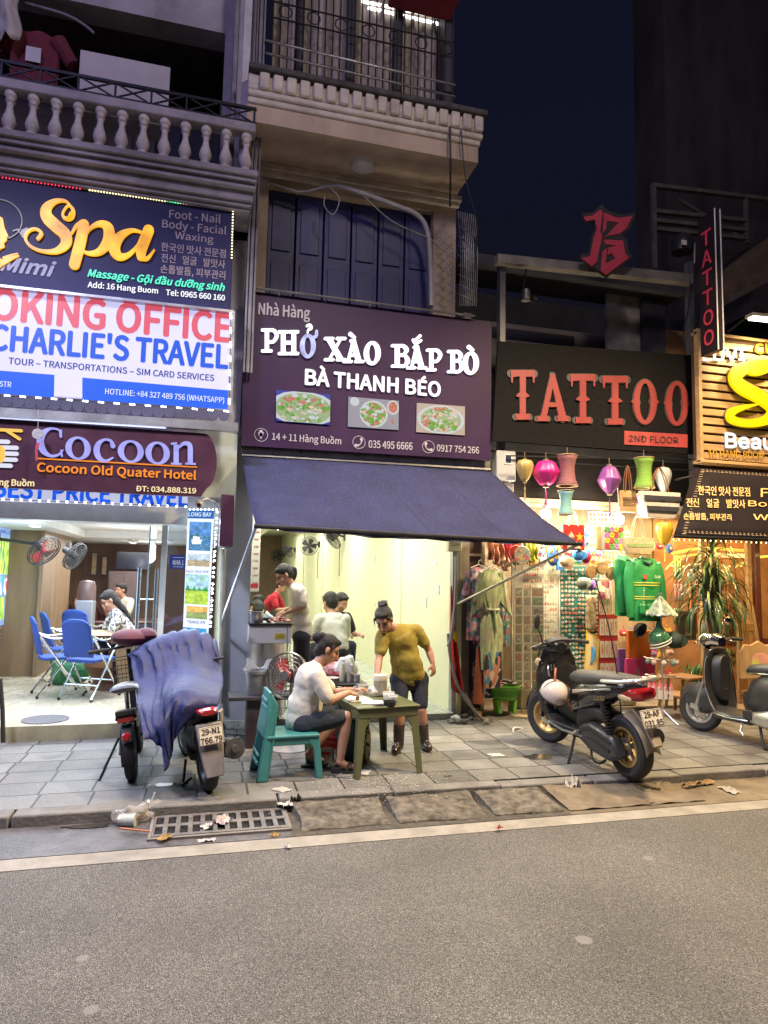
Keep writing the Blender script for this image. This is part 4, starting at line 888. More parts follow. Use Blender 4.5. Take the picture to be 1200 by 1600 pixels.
for i in range(8):mb.ball(P(*z4(890+125*i/7,468),YB2-.07),.009,6)
mb.build('led_strip',led,tb_,True)
q=P(305,900,7.4);lamp('AREA',(q.x,7.33,q.z),14,(.72,.84,1),.3,(q.x,0,q.z-.8),sy=1.3,parent=tb_,name='box_glow')
pw=thing('tour_poster','big backlit travel poster with rice field photos on the lobby side wall','poster',(LX0+.01,8.0,1.2))
XP=LX0+.02;q0,q1=PX(37,827,XP),PX(37,968,XP)
y_n=6.9;zt_,zb_=q0.z+.02,q1.z
m=MB();m.box(LX0+.001,XP,7.5,q0.y,zb_,zt_);m.build('panel',glow('poster_glow',(.30,.48,.85),.9,var=.25,scale=3),pw,True,smooth=0)
def wallpic(y0,y1,z0,z1,m):MB().box(XP,XP+.004,y0,y1,z0,z1).build('photo',m,pw,True,smooth=0)
L_=q0.y-7.5;g1=speck('rice_photo',[(.02,.08,.35),(.10,.30,.05),(.35,.55,.08),(.62,.72,.12),(.15,.35,.6)],14,.5,.9,'noise',(1,1,.35));g2_=speck('blue_photo',[(.03,.12,.42),(.12,.35,.7),(.5,.7,.9)],5,.5,.9,'noise');g3=speck('flower_photo',[(.05,.2,.1),(.5,.1,.15),(.2,.5,.2),(.6,.7,.8)],14,.5,.9)
H2=zt_-zb_
wallpic(q0.y-.5*L_,q0.y-.06,zb_+.50*H2,zb_+.86*H2,g1);wallpic(q0.y-.22*L_,q0.y-.06,zb_+.30*H2,zb_+.48*H2,g3);wallpic(q0.y-.5*L_,q0.y-.24*L_,zb_+.30*H2,zb_+.48*H2,g2_);wallpic(q0.y-.5*L_,q0.y-.2*L_,zb_+.06*H2,zb_+.28*H2,g1);wallpic(q0.y-.18*L_,q0.y-.06,zb_+.06*H2,zb_+.28*H2,g3)
wallpic(7.5,q0.y-.55*L_,zb_+.06*H2,zb_+.9*H2,g2_)
mb=MB();wtext(mb,'HA GIANG LOOP',(XP+.004,q0.y-.42*L_,zb_+.90*H2),(0,1,0),(0,0,1),.3*L_,.05,n=(1,0,0));mb.build('lettering',navy_t,pw,True,smooth=0)
lamp('AREA',(XP+.06,8.1,1.2),8,(.6,.8,1),.8,(0,8.1,.9),sy=1.0,parent=pw,name='poster_glow')
YA=7.30
ta=thing('tattoo_sign','black mesh sign with fading red western capitals over the souvenir shop','sign',P(930,620,YA))
plate(MB(),[z6(*p)for p in((45,640),(880,700),(890,1120),(20,1060))],YA,.04).build('panel',mat('black_netting',(.0075,.007,.008),.8,var=.6,scale=50,spec=.12,bump=.5,bscale=150,stretch=(1,1,.35)),ta,True,smooth=0)
Y5=YA-.04;redv=mat('red_vinyl',(.24,.032,.035),.5,var=.08);rim_=mat('rim_grey',(.055,.048,.05),.5)
def western(mb,ch,x,yt,yb,w_,f,grow=0):
 h=yb-yt;sw=w_*.25+grow;sf=h*.085+grow;i=[0]
 def s(pts,ws):i[0]+=1;stroke(mb,pts,ws,z6,Y5,f,i[0]*.0004,ends='flat' if not grow else 'round')
 if ch=='T':
  s([(x,yt+h*.06),(x,yb-h*.04)],sw);s([(x-w_/2,yt+h*.05),(x+w_/2,yt+h*.05)],sf*1.5);s([(x-w_*.46,yt),(x-w_*.46,yt+h*.24)],[sw*.45,sw*.25]);s([(x+w_*.46,yt),(x+w_*.46,yt+h*.24)],[sw*.45,sw*.25])
  s([(x-w_*.3,yb-h*.04),(x+w_*.3,yb-h*.04)],sf*1.3);s([(x-w_*.28,yt+h*.52),(x,yt+h*.5),(x+w_*.28,yt+h*.52)],[2,sf*1.6,2])
 elif ch=='A':
  s([(x,yt),(x-w_*.34,yb-h*.05)],[sw*.7,sw*.8]);s([(x-2,yt),(x+w_*.36,yb-h*.05)],[sw*.7,sw*1.1]);s([(x-w_*.2,yt+h*.66),(x+w_*.2,yt+h*.66)],sf);
  for q in(-.36,.36):s([(x+w_*(q-.2),yb-h*.04),(x+w_*(q+.2),yb-h*.04)],sf*1.2)
 else:
  ring(mb,x,(yt+yb)/2,w_*.48+grow,h*.5+grow,sw+grow*.6,h*.09+grow*1.4,z6,Y5,f,.0003)
  for sg_ in(-1,1):s([(x+sg_*w_*.38,yt+h*.5),(x+sg_*w_*.56,yt+h*.5)],[sf*2.2,2])
LT=(('T',152,765,968,100),('A',280,780,975,118),('T',408,782,982,104),('T',545,790,988,106),('O',672,800,992,104),('O',808,808,998,100))
mb=MB()
for ch,x,a,b_,w_ in LT:western(mb,ch,x,a,b_,w_,.012,4)
mb.build('letter_rims',rim_,ta,True,smooth=0)
mb=MB()
for ch,x,a,b_,w_ in LT:western(mb,ch,x,a,b_,w_,.022)
mb.build('letters',redv,ta,True,smooth=0)
plate(MB(),[z6(*p)for p in((586,1018),(856,1034),(856,1090),(586,1076))],Y5,.01).build('floor_plate',mat('coral_plate',(.33,.05,.05),.5),ta,True,smooth=0)
txt(ta,'lettering',mat('ink',(.03,.02,.02),.6),[('2ND FLOOR',606,1063,816,1072,1036)],Y5-.01,z6,bold=.006,fk='inter')
em=thing('emblem_sign','red angular number thirteen emblem with dark rim above the metal beam','emblem',P(945,378,7.2))
out13=[(400,98),(448,92),(485,60),(508,84),(560,102),(630,95),(605,160),(572,192),(590,205),(600,262),(618,282),(510,368),(440,320),(396,288),(398,268),(432,265),(445,190),(460,160),(455,130),(420,135)]
plate(MB(),[z6(*p)for p in out13],7.2,.04).build('backing',rim_,em,True,smooth=0)
mb=MB();p13=mat('rose_red',(.60,.07,.11),.5,var=.08)
plate(mb,[z6(*p)for p in((412,108),(452,102),(484,76),(494,88),(482,170),(492,186),(468,300),(448,318),(404,282),(440,276),(458,192),(470,160),(462,118),(424,126))],7.16,.012)
plate(mb,[z6(*p)for p in((500,90),(556,112),(620,104),(596,156),(566,180),(520,186),(498,200),(545,150),(562,132),(512,124),(508,160),(496,175))],7.16,.0125)
plate(mb,[z6(*p)for p in((498,205),(580,208),(590,264),(606,282),(508,355),(486,336),(494,254),(512,240),(506,306),(548,284),(532,262),(514,270),(520,238),(552,230),(508,224))],7.16,.013)
mb.build('numerals',p13,em,True,smooth=0)
bs=thing('blade_sign','tall black blade sign with vertical red lettering edged in white tubes','sign',P(1120,440,6.6))
n0,n1=P(1116,326,6.55),P(1121,546,6.55);X_=n0.x;f0,f1=PX(1090,345,X_),PX(1092,556,X_)
zt2,zb2=n0.z,n1.z;yf=f0.y
MB().box(X_,X_+.07,6.55,yf,zb2,zt2).build('panel',mat('blade_black',(.02,.014,.02),.4),bs,True,smooth=0)
mb=MB()
for dx in(-.004,.074):mb.cyl((X_+dx,6.54,zb2),(X_+dx,6.54,zt2),.008,n=6)
mb.build('tube',mat('tube_white',(.8,.75,.72),.3),bs,True)
mb=MB();hh=(zt2-zb2)
for i,ch in enumerate('TATTOO'):
 z_=zt2-hh*(.10+.86*(i+1)/6)+hh*.02;wtext(mb,ch,(X_-.001,yf-(yf-6.55)*.22,z_),(0,-1,0),(0,0,1),(yf-6.55)*.55,hh*.105,n=(-1,0,0),fk='inter',bold=.03)
mb.build('lettering',glow('blade_red',(.45,.02,.06),.15,(.5,.05,.08)),bs,True,smooth=0)
sl_=thing('slat_sign','warm timber slat sign with a huge yellow S and glowing white letters','sign',P(1150,610,7.0))
z7=Z(457/120,1080,300);YV=7.0
wood_l=mat('slat_oak',(.42,.26,.12),.55,var=.25,scale=3,stretch=(.4,3,6))
m=MB();a,b_=P(1093,526,YV),P(1096,716,YV);n_=14
for i in range(n_):
 z_=b_.z+(a.z-b_.z)*i/n_;m.box(a.x,a.x+3.2,YV,YV+.03,z_,z_+(a.z-b_.z)/n_*.72)
m.build('slats',wood_l,sl_,True,bevel=.004)
m=MB();m.box(a.x-.05,a.x+3.2,YV+.05,YV+.1,b_.z-.02,a.z+.03);m.build('backing',mat('slat_back',(.06,.035,.02),.8),sl_,True,smooth=0)
m=MB();m.box(a.x-.05,a.x-.002,YV-.03,YV+.049,b_.z-.05,a.z+.1);m.box(a.x-.05,a.x+3.2,YV-.04,YV+.12,b_.z-.06,b_.z-.02);m.box(a.x-.05,a.x+3.2,YV-.02,YV+.1,a.z+.03,a.z+.07);m.build('frame',wood_l,sl_,True,bevel=.006)
mb=MB()
for i,(pts,ws)in enumerate((([(345,1085),(390,1075),(455,1045),(520,1015)],[14,36,44,30]),([(470,1030),(380,1035),(290,1065),(250,1110),(290,1165),(400,1225),(470,1285),(460,1345),(380,1375),(290,1375),(225,1350),(235,1310),(300,1285),(385,1268)],[40,44,56,62,66,64,60,50,40,34,36,36,24,6]))):
 stroke(mb,pts,ws,z7,YV-.05,.05,i*.001)
mb.build('letters',glow('yellow_letter',(1,.74,.0),1.1),sl_,True,smooth=0)
mb=MB()
for pts,ws in(([(345,1085),(455,1045)],[24,54]),([(470,1030),(380,1035),(290,1065),(250,1110),(290,1165),(400,1225),(470,1285),(460,1345),(380,1375),(290,1375),(225,1350),(235,1310),(300,1285)],[60,62,74,80,84,82,78,68,58,52,54,54,42])):
 stroke(mb,pts,ws,z7,YV-.01,.03)
mb.build('letter_backing',mat('letter_back',(.20,.13,.06),.5),sl_,True,smooth=0)
txt(sl_,'letters',soft_led,[('LUVI',70,1003,318,1003,930,dict(bold=.05)),('Beauty',203,1518,600,1536,1435,dict(bold=.06))],YV-.03,z7,bold=.05,fk='inter')
txt(sl_,'letters',glow('amber_letter',(1,.50,.02),1.0),[('CÙNG',380,962,620,962,905,dict(bold=.06))],YV-.03,z7,bold=.05)
txt(sl_,'lettering',mat('gold_vinyl',(.70,.40,.05),.4,.3),[('10 HANG BUOM',102,1574,432,1584,1535)],YV-.02,z7,bold=.02,fk='inter')
fl=thing('floodlight','slim lit floodlight on an arm above the timber slat sign','floodlight',P(1195,495,6.6))
m=MB();m.bar(P(1170,493,6.6),P(1240,500,6.6),.12,.04);m.build('housing',mat('flood_grey',(.4,.38,.35),.5,.5),fl,True)
m=MB();m.bar(P(1174,497,6.59),P(1240,504,6.59),.10,.02);m.build('lens',glow('flood_glow',(1,.93,.75),8),fl,True)
m=MB();m.tube([P(1137,518,6.95),P(1165,497,6.7),P(1195,483,6.6),P(1176,481,6.6)],.012,6);m.build('arm',iron,fl,True)
q=P(1200,505,6.6);lamp('SPOT',(q.x+.2,6.5,q.z-.08),150,(1,.72,.34),.08,(q.x+.1,7.3,q.z-1.2),spread=130,parent=fl,name='flood_beam')
ka=thing('spa_awning','black awning with gold korean lettering over the spa shop window','awning',P(1150,740,7.0))
A0,A1=P(1085,731,7.0),P(1052,838,6.45);W_=3.6;ez=(A0-A1).normalized();ex=Vector((1,0,0));a1=Vector((A0.x-.02,A1.y,A1.z))
A1=P(1052,838,6.4)
def kf(u,v):return A1.lerp(A0,v)+Vector((u*W_,0,-.015*math.sin(math.pi*v)))
MB().grid(kf,12,6).build('canopy',mat('black_canvas',(.012,.008,.011),.75,var=.2,scale=3,spec=.15),ka,True,solid=.008)
ezk=(A0-A1);ezk.normalize();exk=Vector((1,0,0));nk=exk.cross(ezk);
if nk.y>0:nk=-nk
z8=Z(667/200,1000,720);goldv=mat('gold_print',(.62,.42,.16),.5,var=.08)
def onawn(x,y):
 d=ray(*z8(x,y));t=(A1-EYE).dot(nk)/d.dot(nk);return EYE+d*t
mb=MB()
for body,x0,y0,x1,y1,top in(('한국인 맛사 전문점',302,180,572,188,132),('전신    얼굴    발맛사',240,242,548,250,196),('손톱발톱, 피부관리',225,312,475,318,272),('Foot - Nail',628,190,1050,200,142),('Body - Facial',562,248,1050,262,206),('Waxing',588,318,900,328,278)):
 a=onawn(x0,y0);b_=onawn(x1,y1);c=onawn(x0,top);wtext(mb,body,a,b_-a,c-a,(b_-a).length,(onawn(x0,y0)-c).length,n=tuple(nk),bold=.02,nb=6,lift=.008)
mb.build('lettering',goldv,ka,True,smooth=0)
mb=MB()
for k_ in range(2):
 for j in range(26):
  p=A1.lerp(A0,.03+.94*j/25)+exk*(.10)+nk*.007;mb.add([p,p+exk*.05,p+exk*.05+ezk*.018,p+ezk*.018],[(0,1,2,3)])if j%2 or k_ else None
for v in(.05,.95):
 for i in range(60):
  p=A1.lerp(A0,v)+exk*(.12+i*.057)+nk*.007;mb.add([p,p+exk*.04,p+exk*.04+ezk*.012,p+ezk*.012],[(0,1,2,3)]);mb.add([p+ezk*.025,p+exk*.02+ezk*.025,p+exk*.02+ezk*.04,p+ezk*.04],[(0,1,2,3)])
mb.build('border',mat('border_grey',(.25,.18,.12),.6),ka,True,smooth=0)
mb=MB()
mb.k=1;mb.tube([A1+Vector((.05,.06,-.03)),A1+Vector((3.5,.06,-.03))],.004,5);mb.k=0
for i in range(50):mb.ball(A1+Vector((.05+i*.07,.06,-.03)),.010,5)
mb.build('led_strip',[glow('warm_bead',(1,.78,.35),7),iron],ka,True)
m=MB();m.tube([A1,A1+Vector((W_,0,0))],.018,8);m.cyl(P(1056,750,6.9),P(1090,742,6.95),.012,n=6);m.build('roller_bar',iron,ka,True)
lamp('AREA',(A1.x+1.8,A1.y+.25,A1.z-.08),40,(1,.62,.22),3.0,(A1.x+1.8,7.2,0),sy=.2,parent=ka,name='strip_glow')
lamp('AREA',(7.2,8.2,2.6),45,(1,.55,.18),2.0,(7.2,8.0,0),sy=.6,name='spa_light')
rubber=mat('tyre_rubber',(.022,.022,.022),.75,var=.25,scale=20,bump=.3,bscale=90)
blackp=mat('black_plastic',(.017,.017,.019),.5,var=.2,spec=.35)
gloss=mat('gloss_black',(.014,.014,.017),.2,coat=.6,var=.2)
satin=mat('satin_black',(.026,.026,.028),.38,coat=.15,var=.25)
goldrim=mat('bronze_rim',(.50,.34,.14),.35,.7)
silver=mat('silver_alloy',(.55,.55,.54),.3,.85,var=.15)
chrome=mat('chrome',(.75,.75,.75),.08,1.0,var=.05)
seatm=mat('seat_vinyl',(.042,.042,.041),.55,var=.15,scale=14,bump=.15,bscale=200)
redlens=mat('red_lens',(.35,.015,.02),.15,coat=.6)
amber=mat('amber_lens',(.55,.42,.22),.15,coat=.6)
plate_m=mat('plate_cream',(.70,.64,.52),.45,var=.06);ink=MATS['ink']
mirror_m=mat('mirror_back',(.03,.03,.033),.3)
def wheel(owner,x,z,r,w_,rim_r,rimmat,y=0,steer=0.,spokes=5,name='wheel',whitewall=False):
 T=Matrix.Translation((x,y,z))@Matrix.Rotation(steer,4,'Z')
 t=MB(T);k=w_/2
 t.lathe([(rim_r-.01,-k*.7),(r*.86,-k),(r*.95,-k*.8),(r,-k*.3),(r,k*.3),(r*.95,k*.8),(r*.86,k),(rim_r-.01,k*.7)],36,(0,0,0),(0,1,0))
 for i in range(0):
  a=i*.2618
  for sy in(-1,1):t.obox(((r*.982)*math.cos(a+.06*sy),sy*k*.45,(r*.982)*math.sin(a+.06*sy)),(.012,k*.55,.008),(0,-a,.4*sy))
 ty=t.build(name,rubber,owner)
 m=MB(T);m.lathe([(rim_r,-k*.75),(rim_r+.006,-k*.6),(rim_r-.03,-k*.3),(rim_r-.03,k*.3),(rim_r+.006,k*.6),(rim_r,k*.75),(rim_r-.02,k*.75),(rim_r-.045,k*.25),(rim_r-.045,-k*.25),(rim_r-.02,-k*.75),(rim_r,-k*.75)],36,(0,0,0),(0,1,0))
 m.cyl((0,-k*.8,0),(0,k*.8,0),.032,n=16)
 for i in range(spokes):
  a=2*math.pi*i/spokes+.3
  for da in(-.16,.16):m.bar((.02*math.cos(a),0,.02*math.sin(a)),((rim_r-.03)*math.cos(a+da),0,(rim_r-.03)*math.sin(a+da)),.02,.022,(0,1,0))
 m.build('rim',rimmat,ty)
 d=MB(T);d.lathe([(.03,0),(.075,0),(.075,.004),(.03,.004)],24,(0,k*.5,0),(0,1,0));d.build('brake_disc',silver,ty)
 return ty
def number_plate(owner,c,rot,l1,l2,w_=.20,h=.145):
 M_=Matrix.Translation(c)@Matrix.Rotation(rot[2],4,'Z')@Matrix.Rotation(rot[1],4,'Y')
 m=MB(M_);m.box(-.003,.003,-w_/2,w_/2,-h/2,h/2);p=m.build('number_plate',plate_m,owner,bevel=.004)
 t=MB();ey=M_.to_3x3()@Vector((0,-1,0));ez=M_.to_3x3()@Vector((0,0,1));nx=M_.to_3x3()@Vector((-1,0,0))
 for l,z,ww in((l1,.012,.74),(l2,-.058,.86)):
  wtext(t,l,M_@Vector((-.003,w_*ww/2,z)),ey,ez,w_*ww,.046,n=tuple(nx),bold=.045,nb=6,lift=.0015)
 for a,b_,c_,d in((-w_/2+.004,w_/2-.004,h/2-.007,h/2-.004),(-w_/2+.004,w_/2-.004,-h/2+.004,-h/2+.007),(-w_/2+.004,-w_/2+.007,-h/2,h/2),(w_/2-.007,w_/2-.004,-h/2,h/2)):
  t.add([M_@Vector((-.0042,y,z))for y,z in((a,c_),(b_,c_),(b_,d),(a,d))],[(0,1,2,3)])
 t.build('plate_lettering',ink,p,smooth=0)
def mirror(owner,base,top,rot=0):
 m=MB();m.tube([base,Vector(base).lerp(Vector(top),.5)+Vector((-.01,.0,0)),top],.006,6,smooth=4);o=m.build('mirror',blackp,owner)
 h=MB();h.ball((0,0,0),(.016,.048,.075),16,Matrix.Rotation(rot,3,'Z')@Matrix.Rotation(.25,3,'X'));h.T=None
 hh=h.build('mirror_head',mirror_m,o);hh.location=Vector(top)+Vector((0,0,.06))
def scooter(loc,rz,lean):
 s=thing('scooter','black sports scooter with gold rims and a white helmet at its footwell','scooter',loc,rz)
 s.rotation_euler=(lean,0,rz)
 wheel(s,-.62,.262,.262,.125,.165,goldrim);wheel(s,.64,.262,.262,.105,.165,goldrim,steer=.35)
 m=MB();m.body([(-.90,.80,.012,.012),(-.86,.80,.055,.035),(-.72,.765,.10,.06),(-.5,.70,.135,.105),(-.2,.63,.14,.14),(0,.57,.13,.17),(.08,.52,.10,.14)],20);m.build('tail_body',gloss,s)
 m=MB();m.body([(-.86,.832,.05,.018),(-.78,.835,.085,.03),(-.6,.815,.12,.045),(-.35,.79,.135,.06),(-.15,.765,.13,.065),(.02,.755,.105,.055),(.11,.74,.06,.03)],20);m.build('seat',seatm,s)
 m=MB();m.tube([(-.5,.13,.80),(-.75,.135,.83),(-.92,.09,.86),(-.95,0,.865),(-.92,-.09,.86),(-.75,-.135,.83),(-.5,-.13,.80)],.016,8,smooth=4);m.build('grab_rail',silver,s)
 m=MB();m.prism([(-.06,.142,.66),(-.35,.146,.72),(-.62,.128,.76),(-.62,.128,.74),(-.33,.146,.695),(-.05,.142,.62)],(0,.004,0));m.build('side_trim',silver,s,smooth=0)
 m=MB();wtext(m,'125i',(-.40,.153,.625),(-1,0,.12),(0,0,1),.16,.04,n=(0,1,0),bold=.03,shear=.2);m.build('lettering',goldrim,s,smooth=0)
 m=MB();m.body([(-.93,.73,.07,.02),(-.90,.74,.10,.055),(-.80,.725,.115,.06),(-.72,.71,.118,.035)],16);m.build('tail_light',redlens,s)
 for y in(-1,1):m=MB();m.ball((-.76,y*.105,.70),(.09,.018,.03),12);m.build('indicator',amber,s)
 m=MB();m.prism([(-.12,-.15,.30),(.34,-.17,.30),(.44,-.15,.36),(.44,.15,.36),(.34,.17,.30),(-.12,.15,.30)],(0,0,-.07));m.body([(-.05,.42,.09,.15),(.15,.42,.085,.12),(.36,.50,.09,.15)],14);m.build('footboard',blackp,s,bevel=.012)
 m=MB();m.tube([(-.2,.165,.27),(.1,.18,.265),(.36,.17,.29)],.012,6);m.build('floor_trim',silver,s)
 rings=[]
 for z,x,hw,th in((.28,.43,.13,.05),(.42,.46,.19,.05),(.58,.45,.225,.055),(.74,.42,.23,.06),(.86,.40,.20,.07),(.96,.40,.15,.07)):
  rings.append([(x+th*1.6*math.cos(a)*(1 if math.cos(a)>0 else .5),hw*math.sin(a),z)for a in[2*math.pi*j/20 for j in range(20)]])
 m=MB();m.loft(rings);m.build('leg_shield',gloss,s)
 m=MB();m.body([(.36,.66,.15,.16),(.385,.66,.19,.22),(.41,.66,.2,.24)],16);m.build('glove_box',blackp,s)
 for y in(.07,.10):m=MB();m.tube([(.35,y,.83),(.345,y,.77)],.006,6);m.build('shield_trim',silver,s)
 m=MB();m.tube([(.352,.13,.82),(.335,.145,.77),(.35,.13,.72)],.01,6,smooth=3);m.build('luggage_hook',silver,s)
 m=MB();m.body([(.30,.98,.06,.05),(.36,1.00,.13,.075),(.46,.98,.14,.09),(.56,.90,.12,.09),(.62,.82,.07,.05)],18);m.build('front_cowl',gloss,s)
 m=MB();m.body([(.54,.86,.10,.05),(.60,.83,.09,.045),(.64,.80,.05,.03)],14);m.build('headlight',mat('lens_clear',(.6,.6,.58),.08,coat=1),s)
 m=MB();m.ball((.42,.19,.85),(.05,.018,.045),12,Matrix.Rotation(.4,3,'Z'));m.build('indicator',amber,s)
 m=MB();m.tube([(.40,0,.98),(.36,0,1.02)],.03,10);m.tube([(.30,.29,1.01),(.36,.18,1.035),(.37,0,1.03),(.36,-.18,1.035),(.33,-.28,1.01)],.012,8,smooth=4);m.body([(.32,1.03,.12,.03),(.38,1.05,.14,.035),(.44,1.03,.1,.03)],12);m.build('handlebar',blackp,s)
 for y in(-1,1):m=MB();m.cyl((.33,y*.22,1.025),(.295,y*.31,1.008),.018,n=10);m.build('grip',rubber,s)
 for y in(-1,1):m=MB();m.tube([(.36,y*.22,1.03),(.40,y*.26,1.01),(.385,y*.31,1.0)],.006,6);m.build('brake_lever',silver,s)
 mirror(s,(.35,.17,1.04),(.31,.24,1.20),.4)
 m=MB();m.tube([(.33,.2,1.03),(.46,.16,.98),(.48,.06,.90),(.46,.02,.8)],.005,5,smooth=4);m.tube([(.33,-.2,1.03),(.45,-.14,.99),(.46,-.04,.9)],.005,5,smooth=4);m.build('brake_cable',cable,s)
 m=MB();m.tube([(.0,.135,.60),(-.25,.147,.64),(-.55,.138,.70),(-.78,.10,.755)],.003,4,smooth=4);m.tube([(.02,.125,.50),(-.1,.145,.56),(-.2,.147,.63)],.003,4,smooth=3);m.build('panel_gap',mat('gap_black',(.004,.004,.004),.9),s)
 for y in(-1,1):m=MB();m.tube([(.48,y*.075,.78),(.64,y*.075,.27)],.02,8);m.build('fork',blackp,s)
 m=MB();
 def fend(cx,r,hw,a0,a1,t=0):
  return lambda u,v:(cx+r*math.cos(a0+(a1-a0)*u),hw*(2*v-1),.262+r*math.sin(a0+(a1-a0)*u)-.5*hw*(2*v-1)**2)
 m.grid(fend(.64,.315,.085,R(10),R(150)),18,6);m.build('front_fender',gloss,s,solid=.008)
 m=MB();m.grid(fend(-.62,.31,.07,R(175),R(100)),12,6);m.prism([(-.88,-.05,.52),(-.78,-.06,.60),(-.78,.06,.60),(-.88,.05,.52),(-.985,.04,.34),(-.985,-.04,.34)],(-.012,0,.012));m.build('rear_fender',mat('dusty_brown',(.22,.17,.11),.5,var=.25),s,solid=.008,bevel=.01)
 number_plate(s,(-.955,0,.56),(0,R(18),0),'29-AF','031.85')
 m=MB();m.prism([(-.72,.07,.20),(-.60,.07,.36),(-.30,.07,.42),(-.14,.07,.36),(-.12,.07,.24),(-.28,.07,.17),(-.55,.07,.14)],(0,.10,0));m.build('engine_cover',satin,s,bevel=.03)
 for pts in(((-.62,.32),(-.34,.37),(-.22,.35),(-.34,.345),(-.60,.29)),((-.60,.25),(-.34,.30),(-.24,.29),(-.36,.275),(-.58,.22))):m=MB();m.prism([(x,.17,z)for x,z in pts],(0,.008,0));m.build('engine_rib',blackp,s,bevel=.003)
 m=MB();m.body([(-.46,.46,.09,.06),(-.3,.48,.1,.08),(-.05,.4,.11,.13),(.0,.33,.09,.08)],14);m.build('engine',mat('engine_dark',(.05,.045,.04),.6,.4,var=.4,scale=12),s)
 m=MB();m.tube([(-.56,.12,.30),(-.48,.13,.62)],.022,8)
 for i in range(10):z=.34+.025*i;m.lathe([(.026,0),(.038,.006),(.026,.012)],12,(-.555+.0075*i,.122,z),(.23,.03,.97))
 m.build('shock_absorber',mat('spring_dark',(.06,.06,.06),.4,.6),s)
 m=MB();m.tube([(-.15,-.12,.25),(-.4,-.14,.27)],.03,10);m.tube([(-.4,-.15,.27),(-.8,-.16,.36)],[.055,.065],14);m.build('exhaust',satin,s)
 m=MB();m.tube([(-.02,.13,.24),(-.10,.24,.10),(-.11,.29,.005)],.013,8);m.obox((-.12,.29,.006),(.1,.035,.012));m.build('side_stand',blackp,s)
 m=MB();m.tube([(-.2,.09,.16),(-.27,.13,.09),(-.36,.13,.07),(-.42,.10,.11)],.011,6,smooth=3);m.build('main_stand',blackp,s)
 m=MB();m.obox((-.14,.20,.30),(.09,.04,.02),(0,.5,0));m.build('foot_peg',silver,s)
 return s
sr,sf_=Vector((3.52,5.10,0)),Vector((3.46,6.33,0));dv=sf_-sr
sco=scooter((sr+sf_)/2+Vector((0,0,.0)),math.atan2(dv.y,dv.x),R(-5))
h=thing('helmet','shiny white open-face helmet hanging over the scooter footwell','helmet',P(866,1083,5.78))
m=MB();T_h=Matrix.Rotation(.5,3,'X')@Matrix.Rotation(.35,3,'Y');m.lathe([(.132*math.sin(a*.1),.128*math.cos(a*.1))for a in range(21)]+[(.118*math.sin((20-a)*.1),.116*math.cos((20-a)*.1))for a in range(18)],28);m.v=[tuple(T_h@Vector(v))for v in m.v];m.build('shell',mat('helmet_white',(.62,.54,.50),.15,coat=.8,var=.06),h)
m=MB();m.tube([tuple(T_h@Vector((.121*math.cos(a*.2244),.121*math.sin(a*.2244),-.054)))for a in range(28)],.008,6,True);m.tube([tuple(T_h@Vector((.133*math.cos(b_),.012,.13*math.sin(b_))))for b_ in[x*.2 for x in range(0,16)]],.004,5);m.build('rim',mat('helmet_rim',(.08,.07,.07),.5),h)
m=MB();m.tube([(-.02,-.05,.11),(.0,-.02,.19),(.04,.04,.22)],.01,6,smooth=4);m.tube([(.06,-.10,-.03),(.11,-.11,-.11),(.13,-.10,-.15)],.009,6);m.build('strap',mat('strap_red',(.35,.10,.06),.6),h)
tag(MB().tube([P(930,905,5.2)]+[P(x,y,5.15)for x,y in((950,975),(964,1050),(972,1130),(979,1190),(982,1222))],.006,6,smooth=4).tube([P(982+14*math.cos(a*.5),1233+12*math.sin(a*.5),5.1)for a in range(13)],.004,5).build('tether',cable),'thin black tether cord hanging past the scooter seat down to the gutter','cord')
